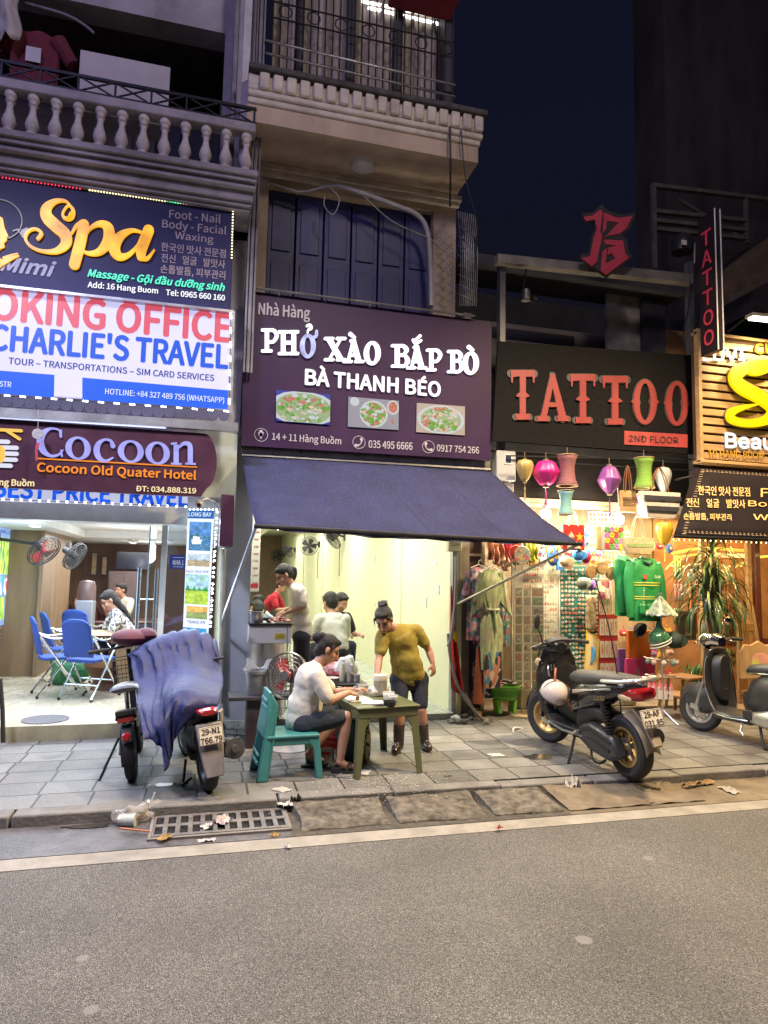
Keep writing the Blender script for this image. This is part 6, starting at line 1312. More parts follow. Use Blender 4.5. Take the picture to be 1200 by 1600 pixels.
J=dict(head=P(444,899,Ys),neck=P(457,914,Ys),chest=P(466,934,Ys),pelvis=P(471,990,Ys),shoulder_l=P(468,924,Ys-.15),shoulder_r=P(460,920,Ys+.15),elbow_l=P(475,947,Ys-.19),wrist_l=P(449,957,Ys-.10),elbow_r=P(468,945,Ys+.2),wrist_r=P(444,955,Ys+.08),hip_l=P(471,996,Ys-.09),hip_r=P(471,996,Ys+.09),knee_l=P(474,1050,Ys-.09),knee_r=P(468,1050,Ys+.09),ankle_l=P(476,1096,Ys-.09),ankle_r=P(470,1094,Ys+.09),toe_l=P(462,1103,Ys-.09),toe_r=P(456,1101,Ys+.09),base=Vector((1.15,7.95,.07)))
body_person('woman with ponytail in cream top and black trousers slicing meat beside the tall steel pot',J,(-.80,-.12,-.55),(-.50,0,.86),1.0,'pony',hair_m,skin2,cloth('cream_top',(.60,.53,.42),.08),cloth('black_trousers',(.016,.017,.026)),.72,1.95,(mat('shoe_black',(.02,.02,.02),.5),'sandal'),.02,curl=.9)
def seated(label,loc,yaw,hs,sh,pt,lean=.12,hd_=(1,0,-.25),style='short',hm=hair_m,s=.97,group=None,sleeve=.7,sk=skin,full=False,up=(.2,0,1)):
 M_=Matrix.Translation(loc)@Matrix.Rotation(yaw,4,'Z');q=lambda x,y,z:M_@Vector((x,y,z+hs))
 J=dict(head=q(lean+.10,0,.66),neck=q(lean+.03,0,.52),chest=q(lean*.75,0,.36),pelvis=q(0,0,.08))
 for k,y in(('l',1),('r',-1)):
  J.update({'shoulder_'+k:q(lean+.01,y*.175,.46),'elbow_'+k:q(lean+.10,y*.24,.22),'wrist_'+k:q(lean+.33,y*.14,.24),'hip_'+k:q(.02,y*.09,.06),'knee_'+k:q(.40,y*.13,.08),'ankle_'+k:q(.36,y*.13,-hs+.07),'toe_'+k:q(.48,y*.14,-hs+.03)})
 J['base']=Vector((loc[0],loc[1],loc[2]));Rz=Matrix.Rotation(yaw,3,'Z')
 return body_person(label,J,Rz@Vector(hd_),Rz@Vector(up),s,style,hm,sk,sh,pt,sleeve,1.8,(MATS['shoe_black'],'sandal'),0,face=full,full=full,hands=True,group=group)
blk=cloth('black_cloth',(.015,.015,.017));jeans=cloth('dark_jeans',(.03,.035,.06));whitec=cloth('white_cloth',(.62,.62,.52),.05)
def stool(label,loc,col,hs=.30,group='low plastic stools'):
 t=thing('stool',label,'stool',loc,0,group);m=mat('stool_'+col,dict(red=(.45,.03,.03),blue=(.05,.12,.40),green=(.08,.35,.12))[col],.4)
 a=MB();a.box(-.14,.14,-.14,.14,hs-.03,hs);a.build('seat',m,t,bevel=.012)
 for x in(-1,1):
  for y in(-1,1):l=MB();l.bar((x*.11,y*.11,hs-.03),(x*.135,y*.135,0),.045,.03);l.build('leg',m,t,bevel=.006)
 return t
c=P(524,1031,8.4);seated('man in pale polo shirt seated with his back to the street',(c.x,8.4,ZF),R(105),.55,cloth('pale_polo',(.60,.60,.50),.05),jeans,.10,(1,.1,-.4),s=1.12);stool('red plastic stool under the man in the pale polo shirt',(c.x,8.38,ZF),'red',.55)
c=P(508,1020,9.3);seated('diner in black t-shirt leaning forward beyond the man in the pale polo',(c.x,9.3,ZF),R(-60),.55,blk,jeans,.22,(1,0,-.5));stool('blue plastic stool under the diner in black',(c.x,9.28,ZF),'blue',.55)
for lab,px,Y,yaw,sh,st,hm_,ln in(('man with cropped hair in white shirt seated behind the steel pot',398,9.4,60,whitec,'short',hair_m,.1),('girl with long straight black hair in white, seen from behind',404,12.0,95,whitec,'long',hair_m,.05),('diner with tied black hair and pale top facing the pot',424,10.2,215,cloth('pink_top',(.55,.36,.36)),'pony',hair_m,.15),('diner with dark bob hair seated deepest along the lime wall',421,12.6,200,blk,'short',hair_m,.1)):
 c=P(px,960,Y);seated(lab,(c.x-.03,Y,ZF+.06),R(yaw),.34,sh,jeans,ln,(1,0,-.25),st,hm_);stool('green plastic stool under one of the diners',(c.x-.03,Y,ZF),'green',.34)
c=P(396,925,13.2);J0=seated('person in red top bending over a rear table',(c.x+.1,13.4,ZF+.25),R(-20),.42,cloth('red_top',(.42,.02,.04)),jeans,.35,(1,0,-.6))
stool('red plastic stool under the person in the red top',(c.x+.1,13.4,ZF),'red',.62)
for px,Y in((398,10.4),(412,12.9)):
 c=P(px,1000,Y);t=thing('dining_table','narrow steel dining table among the seated diners','table',(c.x+.2,Y-.3,ZF),0,'steel dining tables')
 m=MB();m.box(-.25,.25,-.35,.35,.68,.71);m.build('table_top',steel,t,bevel=.005)
 for x in(-.22,.22):
  for y in(-.32,.32):l=MB();l.cyl((x,y,0),(x,y,.68),.014,n=8);l.build('leg',steel,t)
c=P(212,978,9.6);seated('woman with long black hair and floral blouse reading at the lobby desk',(c.x,9.6,LZ),R(195),.46,speck('floral_blouse',[(.5,.5,.5),(.06,.06,.07),(.6,.6,.6),(.2,.2,.22)],40,.8),jeans,.25,(1,0,-.75),'long',full=True)
c=P(192,935,13.0);seated('person in dark cap and white shirt resting on the brown sofa',(c.x,13.0,LZ),R(-140),.5,whitec,jeans,-.05,(1,0,-.1))
def plastic_table():
 t=thing('plastic_table','olive green plastic table with splayed legs on the pavement','table',(1.475,5.93,0),math.atan2(.07,.53));m=mat('olive_plastic',(.115,.125,.058),.4,var=.12)
 a=MB();n=10
 for i in range(1):a.box(-.285,.285,-.40,.40,.545,.565)
 a.box(-.27,.27,-.385,-.365,.47,.545);a.box(-.27,.27,.365,.385,.47,.545);a.box(-.272,-.252,-.365,.365,.47,.545);a.box(.252,.272,-.365,.365,.47,.545)
 a.build('table_top',m,t,bevel=.008)
 for x in(-1,1):
  for y in(-1,1):
   l=MB();px,py=x*.245,y*.36;ox,oy=x*.295,y*.41
   l.prism([(px-x*.05,py+y*.02,.50),(px+x*.022,py+y*.02,.50),(ox+x*.008,oy+y*.006,0),(ox-x*.042,oy+y*.006,0)],(0,-y*.012,0));l.prism([(px+x*.024,py-y*.05,.50),(px+x*.024,py+y*.02,.50),(ox+x*.010,oy+y*.006,0),(ox+x*.010,oy-y*.042,0)],(-x*.012,0,0))
   l.prism([(px-x*.11,py+y*.019,.50),(px-x*.04,py+y*.019,.50),(px-x*.035,py+y*.024,.38)],(0,-y*.01,0));l.build('leg',m,t,bevel=.005)
 return t
tbl=plastic_table();ZT=.565
def teal_chair():
 t=thing('plastic_chair','teal plastic low chair with a tall slotted back carrying the seated woman','chair',(.70,5.76,0),R(4));m=mat('teal_plastic',(.045,.21,.21),.4,var=.10)
 a=MB();a.box(-.20,.24,-.19,.19,.325,.35);a.box(-.18,.23,-.18,-.165,.27,.325);a.box(-.18,.23,.165,.18,.27,.325);a.box(.215,.232,-.165,.165,.27,.325);a.build('seat',m,t,bevel=.012)
 b_=MB();b_.prism([(-.20,-.19,.34),(-.20,.19,.34),(-.155,.15,.69),(-.155,-.15,.69)],(-.022,0,0))
 for z in(.60,.545):b_.prism([(-.19,-.13,z),(-.19,.13,z),(-.185,.12,z+.03),(-.185,-.12,z+.03)],(-.012,0,0))
 b_.box(-.265,-.245,-.14,.14,.12,.15);b_.box(-.255,-.238,-.14,.14,.18,.205);b_.build('backrest',m,t,bevel=.012)
 for y in(-1,1):
  l=MB();l.prism([(-.155,y*.155,.68),(-.10,y*.155,.58),(-.13,y*.19,.32),(-.17,y*.20,0),(-.27,y*.20,0),(-.215,y*.19,.35)],(0,y*-.03,0));l.build('leg',m,t,bevel=.012)
  l=MB();l.prism([(.13,y*.182,.325),(.24,y*.182,.325),(.275,y*.20,0),(.215,y*.20,0),(.19,y*.185,.24)],(0,y*-.028,0));l.build('leg',m,t,bevel=.008)
 return t
teal_chair()
T_=lambda px,py:G(px,py,ZT)
def flat(name,px,py,w_,d,h,rot,m,label,cat,z=ZT):
 mb=MB();mb.obox((0,0,h/2),(w_,d,h));o=mb.build(name,m,bevel=min(.003,h/3));c=G(px,py,z);o.location=(c.x,c.y,z+.001);o.rotation_euler.z=rot;return tag(o,label,cat)
paper=mat('paper_white',(.72,.70,.62),.8,var=.04);
flat('notebook',557,1093,.21,.27,.014,.15,paper,'open white order pad on the green table','notepad');flat('paper_sheet',583,1098,.20,.15,.006,-.2,paper,'loose white paper sheet on the green table','paper')
flat('phone',598,1102,.15,.075,.009,.1,mat('phone_black',(.02,.02,.03),.15,coat=.5),'black phone lying at the table edge','phone')
clearp=film('clear_plastic',(.75,.76,.74),.35);cream_p=mat('cream_paper',(.66,.60,.50),.6,var=.05)
def tub(px,py,r,h,m,label,name='tub',lid=None,z=ZT,fill=None,Y=None):
 c=G(px,py,z)if Y is None else P(px,py,Y);t=thing(name,label,name.replace('_',' '),(c.x,c.y,z+.001 if Y is None else c.z));a=MB();a.lathe([(0,0),(r*.82,0),(r,h),(r*.95,h),(r*.78,.006),(0,.006)],20);a.build('wall',m,t)
 if lid:b_=MB();b_.lathe([(0,h+.012),(r*.9,h+.012),(r*1.05,h+.006),(r*1.05,h-.01),(r,h-.01)],20);b_.build('lid',lid,t)
 if fill:f=MB();f.lathe([(0,h*.8),(r*.92,h*.75),(r*.8,.01),(0,.01)],18);f.build('contents',fill,t)
 return t
tub(567,1083,.05,.075,cream_p,'paper bowl beside the seated woman hand','paper_bowl',fill=mat('broth',(.3,.2,.12),.4))
tub(607,1094,.055,.07,clearp,'clear tub of white dips on the green table','clear_tub',fill=mat('dip_white',(.7,.62,.58),.6));tub(600,1086,.05,.075,clearp,'clear tub of pink onions at the back of the green table','clear_tub',fill=mat('onion_pink',(.6,.4,.38),.6,var=.3,scale=30));tub(614,1097,.045,.06,clearp,'clear tub nearest the right edge of the green table','clear_tub',fill=mat('dip_grey',(.5,.48,.46),.6))
tub(609,1102,.06,.035,mat('bowl_black',(.02,.02,.022),.35),'shallow black plastic bowl at the front of the green table','black_bowl')
c=P(592,1062,6.02);t=thing('drink_jar','tall smoky jar with cream lid in the mustard woman hand','jar',(c.x+.01,6.0,ZT+.02));a=MB();a.lathe([(0,0),(.056,0),(.060,.10),(.060,.12),(0,.12)],22);a.build('wall',mat('smoky_jar',(.26,.24,.20),.2,coat=.3),t);a=MB();a.lathe([(.060,.12),(.063,.125),(.063,.17),(.057,.175),(0,.175)],22);a.build('lid',cream_p,t)
def crumple(name,c,r,m,label,cat,seed=0,sq=.8):
 mb=MB();mb.ball((0,0,0),(r,r*.9,r*sq),24);mb.v=[tuple(Vector(v)*(1+.45*noise.noise(Vector(v)*(2.2/r)*.55+Vector((seed,0,0)))+.15*noise.noise(Vector(v)*(5/r)*.6)))for v in mb.v]
 o=mb.build(name,m,smooth=18);o.location=c;return tag(o,label,cat)
foil=film('crumpled_film',(.72,.73,.70),.6,.2)
crumple('plastic_wrap',G(585,1088,ZT)+Vector((0,0,.04)),.06,foil,'crumpled shiny plastic wrap on the green table','wrap',3)
q=P(541,1066,7.0);t2=thing('folding_table','low black folding table loaded with bowls and bottles','table',(q.x-.12,7.15,0));zt2_=q.z
m=MB();m.box(-.45,.32,-.28,.28,zt2_-.02,zt2_);m.build('table_top',mat('table_black',(.025,.025,.03),.35),t2,bevel=.004)
for x in(-.40,.27):
 for y in(-.25,.25):m=MB();m.cyl((x,y,0),(x,y,zt2_-.02),.014,n=8);m.build('leg',iron,t2)
m=MB();m.box(-.40,.27,-.26,-.25,.25,zt2_-.03);m.build('front_cloth',mat('dark_cloth',(.02,.02,.04),.8),t2)
def on2(px,Y=7.05):return P(px,1060,Y).x,Y,zt2_+.001
def put2(name,px,prof,m,label,cat,Y=7.05):
 a=MB();a.lathe(prof,18);o=a.build(name,m);o.location=on2(px,Y);return tag(o,label,cat)
put2('bottle',535,[(0,0),(.032,0),(.034,.02),(.034,.15),(.025,.165),(.022,.175),(.022,.19),(0,.19)],mat('cream_bottle',(.66,.62,.42),.4),'pale yellow squeeze bottle on the black folding table','bottle')
put2('paper_cup',546,[(0,0),(.03,0),(.04,.09),(.037,.09),(.028,.005)],cream_p,'cream paper cup beside the squeeze bottle','cup');put2('plastic_cup',557,[(0,0),(.035,0),(.045,.07),(.042,.07),(.03,.005)],mat('cup_milky',(.62,.60,.58),.3),'milky plastic cup at the right end of the folding table','cup');put2('bowl',516,[(0,0),(.05,0),(.09,.055),(.085,.055),(.045,.006)],cream_p,'cream bowl at the front of the folding table','bowl',6.98)
put2('bowl',525,[(0,0),(.05,0),(.10,.06),(.095,.06),(.045,.006)],mat('bowl_red',(.5,.03,.03),.35),'red bowl in the middle of the folding table','bowl',7.2)
crumple('plastic_bag',Vector(on2(540,7.25))+Vector((0,0,.12)),.12,mat('white_bag',(.62,.62,.60),.35,var=.1),'knotted white plastic bag standing on the folding table','plastic bag',5,.9);crumple('plastic_bag',Vector(on2(520,7.3))+Vector((0,0,.09)),.10,mat('red_white_bag',(.55,.25,.25),.4,var=.5,scale=9),'red and white plastic bag at the back of the folding table','plastic bag',8)
ct=P(418,1070,7.55);x0c,x1c=P(386,1000,7.55).x,P(451,1000,7.55).x;zt_c=P(418,1003,7.55).z
st=thing('steamer','tall polished steel noodle pot at the restaurant entrance','steamer',((x0c+x1c)/2,7.62,ZF));r_=(x1c-x0c)/2
mir=mat('polished_steel',(.70,.69,.66),.30,.85,var=.25,scale=2,stretch=(9,9,.3))
m=MB();m.lathe([(0,.05),(r_*.96,.05),(r_,.07),(r_,zt_c-ZF-.02),(r_*1.02,zt_c-ZF),(0,zt_c-ZF)],36);m.build('drum',mir,st)
m=MB();m.tube([(-r_*.7,-r_*.75,.35),(-r_*.75,-r_*.85,.40),(-r_*.75,-r_*.85,.52),(-r_*.7,-r_*.75,.56)],.01,6);m.build('handle',steel,st)
for i in range(4):a=i*1.57+.7;m=MB();m.cyl((r_*.8*math.cos(a),r_*.8*math.sin(a),0),(r_*.8*math.cos(a),r_*.8*math.sin(a),.06),.02,n=8);m.build('foot',iron,st)
bx=thing('warmer_box','white enamel box with yellow sticker on top of the steel pot','box',((x0c+x1c)/2,7.55,zt_c));zb_=P(418,977,7.4).z
m=MB();m.box(-r_,r_*1.02,-.20,.20,.003,zb_-zt_c);m.build('case',mat('enamel_white',(.62,.60,.56),.35,var=.05),bx,bevel=.006)
m=MB();m.box(-r_*.99,r_*1.05,-.215,.215,zb_-zt_c+.001,zb_-zt_c+.02);m.build('tray',mat('tray_dark',(.03,.03,.035),.3,.5),bx)
m=MB();m.box(r_*.22,r_*.72,-.203,-.2,.05,.11);o=m.build('sticker',mat('sticker_yellow',(.62,.50,.05),.5),bx);
m=MB();
for i in range(3):m.box(r_*.27,r_*.67,-.2045,-.2035,.06+i*.016,.064+i*.016)
m.build('fine_print',ink,o)
m=MB();m.box(r_*.80,r_*.82,-.204,-.199,.01,zb_-zt_c-.01);m.build('seam',iron,bx)
ztray=zb_+.021
c=P(399,977,7.5);t=thing('cooking_pot','small steel pot at the left end of the white box','pot',(c.x,7.5,ztray));m=MB();m.lathe([(0,0),(.075,0),(.08,.01),(.08,.115),(.086,.12),(.078,.12),(.076,.01),(0,.01)],24);m.build('wall',steel,t)
mm=MB();rr_=random.Random(3)
for i in range(60):a=rr_.uniform(0,6.28);d=rr_.random()**.6*.12;mm.ball((d*math.cos(a),d*.7*math.sin(a),.02+.07*(1-d/.12)*rr_.random()),(.028,.02,.012),8,Matrix.Rotation(rr_.uniform(0,3),3,'Z')@Matrix.Rotation(rr_.uniform(-.6,.6),3,'X'))
o=mm.build('sliced_meat',mat('meat_pink',(.34,.14,.10),.45,var=.45,scale=30));o.location=(P(436,970,7.5).x,7.5,ztray);tag(o,'heap of sliced pink meat on the dark tray','meat')
o=crumple('plastic_bag',Vector((P(418,970,7.55).x,7.6,ztray+.05)),.06,mat('mint_bag',(.45,.62,.58),.4,var=.15),'pale mint plastic bag beside the sliced meat','plastic bag',2)
bn=thing('bench','dark wooden bench with a panel leg under the steel bucket','bench',(P(390,1090,6.75).x,6.75,0));zb2=P(390,1089,6.6).z
m=MB();m.box(-.20,.46,-.16,.16,zb2-.035,zb2);m.build('seat',dark_wood,bn,bevel=.004)
m=MB();m.box(-.03,.17,-.12,.12,0,zb2-.036);m.build('leg',mat('panel_brown',(.055,.035,.04),.6,var=.3),bn);m=MB();m.box(.38,.42,-.12,.12,0,zb2-.036);m.build('leg',dark_wood,bn)
bk=thing('bucket','grey metal bucket lined with a clear bag on the dark bench','bucket',(P(401,1080,6.75).x,6.72,zb2+.001));m=MB();m.lathe([(0,0),(.085,0),(.09,.01),(.115,.20),(.125,.205),(.125,.235),(.118,.235),(.108,.2),(.085,.01),(0,.008)],28);m.build('wall',galv,bk);m=MB();m.grid(lambda u,v:((.10+.035*v)*math.cos(6.2832*u)*(1+.12*math.sin(u*40)*v),(.10+.035*v)*math.sin(6.2832*u)*(1+.12*math.cos(u*34)*v),.235+.05*v*(1+math.sin(u*22))),60,5);m.build('bag_liner',film('liner',(.8,.8,.8),.35),bk)
def fan_cage(mb,c,ax,r,d):
 B=basis(ax,(0,0,1)if abs(Vector(ax).normalized().z)<.9 else(1,0,0));c=Vector(c)
 for sgn,dd in((1,d*.5),(-1,-d*.5)):
  for k in range(5):
   rr2=r*(.3+.7*k/4);z=dd*(1-.75*(rr2/r)**2);mb.tube([c+B@Vector((z,rr2*math.cos(a*.2618),rr2*math.sin(a*.2618)))for a in range(24)],.0035 if k<4 else .008,5,True)
  for a in range(28):
   an=2*math.pi*a/28;mb.tube([c+B@Vector((dd*(1-.75*q*q),r*q*math.cos(an),r*q*math.sin(an)))for q in(.2,.6,1)],.0016,4)
  mb.lathe([(0,0),(r*.2,0)],14,c+B@Vector((dd,0,0)),B@Vector((1,0,0)))
 return B
def fan_blades(mb,c,B,r,n=5,tw=.5):
 for i in range(n):
  a0=2*math.pi*i/n
  mb.grid(lambda u,v:Vector(c)+B@Vector(((v-.5)*.06*tw/.5,r*(.16+.72*u)*math.cos(a0+(v-.5)*(1.0-.25*u)),r*(.16+.72*u)*math.sin(a0+(v-.5)*(1.0-.25*u)))),5,5)
 mb.ball(c,.05,12)
fx=P(449,1056,6.5);ff=thing('floor_fan','round caged floor fan with a red centre beside the seated woman','fan',(fx.x,6.5,0));ff_ax=(-.55,-.8,.12)
m=MB();B=fan_cage(m,(0,0,fx.z),ff_ax,.215,.14);m.build('cage',mat('fan_wire',(.22,.2,.2),.35,.7),ff)
m=MB();fan_blades(m,Vector((0,0,fx.z)),B,.19,3);m.build('blades',mat('fan_red',(.36,.035,.03),.25,coat=.4),ff)
m=MB();m.body([(-.0,0,.06,.06),(.1,0,.07,.07),(.16,0,.04,.04)],12);m.v=[tuple(Vector((0,0,fx.z))+B@Vector((-v[0]-.05,v[1],v[2])))for v in m.v];m.build('motor',blackp,ff)
m=MB();m.cyl((.05,.07,.02),(.05,.07,fx.z-.05),.016,n=10);m.build('pole',steel,ff);m=MB();m.lathe([(0,.03),(.05,.03),(.20,.012),(.20,0),(0,0)],28,(.05,.07,0));m.build('base',mat('fan_base',(.3,.3,.32),.4),ff)
c=G(510,1193,0);rb=thing('paint_bucket','white paint bucket with a red bag spilling over its rim','bucket',(c.x,c.y+.09,0));m=MB();m.lathe([(0,0),(.082,0),(.095,.17),(.09,.17),(.08,.005),(0,.005)],24);m.build('wall',mat('bucket_white',(.55,.48,.42),.45,var=.08),rb);m=MB();m.grid(lambda u,v:((.098+.02*math.sin(v*3.14))*math.cos(6.2832*u)*(1+.08*math.sin(u*30)),(.098+.02*math.sin(v*3.14))*math.sin(6.2832*u)*(1+.08*math.cos(u*26)),.13+.09*v+.015*math.sin(u*19)),50,6);m.build('red_bag',mat('red_bag',(.55,.05,.05),.3,var=.2),rb)
m=MB();m.box(-.045,.035,-.0945,-.0925,.07,.10);m.build('label_print',mat('label_red',(.4,.04,.05),.5),rb)
c=G(548,1192,0);o=MB().prism([(-.11,-.03,0),(.11,-.03,0),(.13,-.02,.36),(-.13,-.02,.36)],(0,.14,0)).build('tote_bag',mat('dark_teal_bag',(.012,.05,.06),.6,var=.2),bevel=.02);o.location=(c.x,c.y+.05,0);tag(o,'dark teal shopping bag standing under the green table','bag')
c=G(573,1190,0);wb=thing('woven_bag','cream and black woven straw bag standing under the green table','bag',(c.x,c.y+.06,0));m=MB();m.body([(-.14,.14,.02,.13),(0,.15,.05,.15),(.14,.14,.02,.13)],18);m.v=[(-v[1]*1.0,v[0]*.8,v[2])for v in m.v];m.build('body',speck('woven_check',[(.62,.52,.30),(.62,.52,.30),(.05,.04,.03)],40,.8,stretch=(1,1,1)),wb)
m=MB();m.tube([(0,-.07,.28),(0,-.05,.42),(0,.05,.42),(0,.07,.28)],.012,6,smooth=4);m.build('handle',mat('bag_handle',(.08,.03,.04),.6),wb)
m=MB();rg=random.Random(11)
for i in range(330):
 x=rg.gauss(1.42,.30 if i%4 else .6);y=rg.gauss(5.36,.14 if i%4 else .3)
 if y<4.66 or y>6.0:continue
 z=.002 if y>5.12 else ZR+.024+.06*max(0,(y-4.66)/.44)
 a=rg.uniform(0,3.14);l=rg.uniform(.007,.013);m.obox((x,y,z+.005),(l,.004,.0035),(0,0,a))
o=m.build('rice_grains',mat('rice',(.72,.66,.52),.7),smooth=0);o['kind']='stuff'
wf=mat('fan_black',(.03,.03,.035),.4)
def wall_fan(c,ax,r,wallpt,label,cage_m=wf,blade_m=wf,n=5,group='wall fans'):
 t=thing('wall_fan',label,'fan',c,0,group);z0=Vector((0,0,0));B=None
 m=MB();B=fan_cage(m,z0,ax,r,r*.62);m.build('cage',cage_m,t)
 m=MB();fan_blades(m,z0,B,r*.9,n);m.build('blades',blade_m,t)
 m=MB();a=Vector(ax).normalized();m.cap(-a*.05,-a*.17,.055,.045);m.build('motor',wf,t)
 m=MB();m.tube([-a*.16,(Vector(wallpt)-Vector(c))],.022,8);m.obox(Vector(wallpt)-Vector(c),(.05,.12,.16));m.build('bracket',wf,t)
 return t
for px,py,Y,ax,lab in((564,822,11.4,(-.5,-.3,-.7),'black wall fan nearest the street, cut off by the awning'),(519,842,14.1,(-.75,-.2,-.6),'black wall fan tilted flat, next inside from the awning'),(483,853,17.5,(-.15,-.95,-.2),'black wall fan facing the street, middle of the row'),(449,861,22.6,(-.7,-.3,-.6),'black wall fan seen edge-on, second from the back'),(433,868,25.6,(-.3,-.85,-.4),'black wall fan at the far back of the row')):
 c=P(px,py,Y);wall_fan(c,ax,.24,(X1-.03,Y+.05,c.z+.05),lab,group='fans along the lime wall')
hred=mat('fan_red_blade',(.42,.05,.05),.35)
c=P(69,861,9.9);wall_fan(c,(.75,-.5,-.65),.225,(LX0+.02,10.0,c.z+.15),'wall fan with red blades above the blue chairs',wf,hred,3,'lobby wall fans')
c=P(117,869,10.3);wall_fan(c,(.85,-.35,-.5),.20,(c.x-.14,10.57,c.z+.12),'black wall fan on the lobby partition behind the red one',wf,wf,3,'lobby wall fans')
c=P(208,842,12.5);wall_fan(c,(.1,-.9,-.4),.085,(c.x,12.6,LC),'small white ceiling fan deep in the lobby',mat('fan_white',(.6,.6,.6),.4),MATS['fan_white'],4,'lobby wall fans')
for i,(px,py,w_,h_,col,lab)in enumerate(((585,873,.10,.14,(.62,.62,.55),'pale paper notice taped on the lime wall'),(678,880,.13,.05,(.66,.68,.66),'small printed label high on the lime wall near the door track'),(685,921,.07,.12,(.55,.65,.72),'little blue-edged payment card on the lime wall by the door track'))):
 q=PX(px,py,X1-.004);o=MB().box(X1-.008,X1-.001,q.y-w_/2*1.4,q.y+w_/2*1.4,q.z-h_/2,q.z+h_/2).build('notice',mat('notice_%d'%i,col,.6,var=.25,scale=30));tag(o,lab,'notice')
for i,(px,py,Y_)in enumerate(((531,850,13.9),(497,862,17.3))):q=PX(px,py,X1-.05);tag(MB().tube([q,q+Vector((0,.02,-.35)),q+Vector((0,0,-.7))],.008,5).build('pull_cord',cable),('nearer','farther')[i]+' fan pull cord hanging on the lime wall','cord')
tag(MB().tube([(X1-.02,7.9,2.92),(X1-.02,14,2.90),(X1-.02,24,2.95)],.018,6).build('wiring_duct',mat('duct_cream',(.6,.6,.5),.5)),'slim cream wiring duct along the top of the lime wall','duct')
q0,q1=P(393,819,8.1),P(404,924,8.1);mn=thing('menu_board','tall white menu board with red prices inside the entrance','menu',(q0.x-.1,8.1,1.5));m=MB();m.box(X0-.02,q1.x,8.08,8.1,q1.z,q0.z+.1);m.build('panel',mat('menu_white',(.68,.66,.58),.5),mn,True)
mb=MB();redp=mat('menu_red',(.45,.04,.05),.5)
for i,s_ in enumerate(('BÉO','40.000đ','40.000đ','50.000đ','50.000đ','60.000đ','60.000đ','70.000đ','40.000đ')):wtext(mb,s_,(q1.x-.075,8.08,q0.z-.02-.085*i),(1,0,0),(0,0,1),.06,.022,n=(0,-1,0),bold=.02,nb=4)
mb.box(q1.x-.10,q1.x-.008,8.077,8.08,q1.z+.04,q1.z+.09);mb.build('lettering',redp,mn,True,smooth=0)
for k in range(3):
 r=random.Random(k);tag(MB().tube([G(355+r.uniform(-10,40),1145+i*6+r.uniform(-4,4),.01)for i in range(3)]+[G(395+r.uniform(-25,12),1160+r.uniform(-14,10),.01)for i in range(3)],.006,6,smooth=5).build('cable',cable),'tangled black cable lying by the grey pillar foot','cable','cables on the pavement')
def lobby_chair():
 t=thing('folding_chair','blue folding armchair with chrome tube frame, nearest the pavement','chair',(0,0,0),0,'blue folding chairs');bl=mat('blue_fabric',(.035,.085,.36),.75,var=.12,scale=30);tubeM=chrome
 m=MB();m.body([(-.21,.45,.16,.018),(-.18,.45,.20,.024),(.18,.455,.21,.024),(.22,.455,.17,.018)],18,4);m.build('seat',bl,t)
 m=MB();m.grid(lambda u,v:(-.20-.10*v-.03*math.cos((u-.5)*2.4),(.19+.0*v)*(2*u-1)*(1 if v<.8 else 1-.5*(v-.8)*abs(2*u-1)),.50+.44*v-(.05*abs(2*u-1)**3 if v>.9 else 0)),12,12);m.build('backrest',bl,t,solid=.022)
 for y in(-1,1):
  m=MB();m.tube([(-.24,y*.215,.02),(.10,y*.225,.52),(.20,y*.235,.66),(.14,y*.235,.70),(-.10,y*.225,.69),(-.245,y*.20,.74)],.0125,8,smooth=4);m.tube([(.26,y*.235,.02),(-.10,y*.225,.52),(-.24,y*.21,.72)],.0125,8,smooth=4);m.build('frame',tubeM,t)
  for x in(-.24,.26):f=MB();f.cyl((x,y*(.215 if x<0 else .235),0),(x,y*(.215 if x<0 else .235),.03),.017,n=10);f.build('rubber_foot',rubber,t)
 for x,z in((.13,.20),(-.14,.17)):m=MB();m.cyl((x,-.23,z),(x,.23,z),.010,n=8);m.build('stretcher',tubeM,t)
 return t
ch0=lobby_chair()
for i,(px,py,yaw,lab)in enumerate(((138,1090,62,None),(88,1085,20,'blue folding armchair seen side-on at the far left of the group'),(100,1066,25,'blue folding armchair half hidden behind the side-on one'),(128,1052,70,'blue folding armchair tucked behind the nearest one'))):
 o=ch0 if i==0 else dup(ch0);c=G(px,py,LZ);o.location=(c.x,c.y,LZ);o.rotation_euler.z=R(yaw)
 if lab:o['label']=lab
c=G(172,1075,LZ);sb=thing('stump_table','low wooden stump table with tapered base behind the blue chairs','table',(c.x,c.y,LZ));m=MB();m.lathe([(0,0),(.24,0),(.20,.08),(.27,.20),(.33,.30),(.30,.42),(0,.42)],28);m.build('base',mat('stump_wood',(.22,.10,.05),.5,var=.3),sb);m=MB();m.body([(-.42,.70,.2,.02),(-.3,.70,.34,.025),(.2,.70,.36,.025),(.42,.70,.22,.02)],22);m.cyl((0,0,.42),(0,0,.69),.10);m.build('table_top',mat('slab_wood',(.45,.30,.15),.4,var=.25,scale=3,coat=.3),sb)
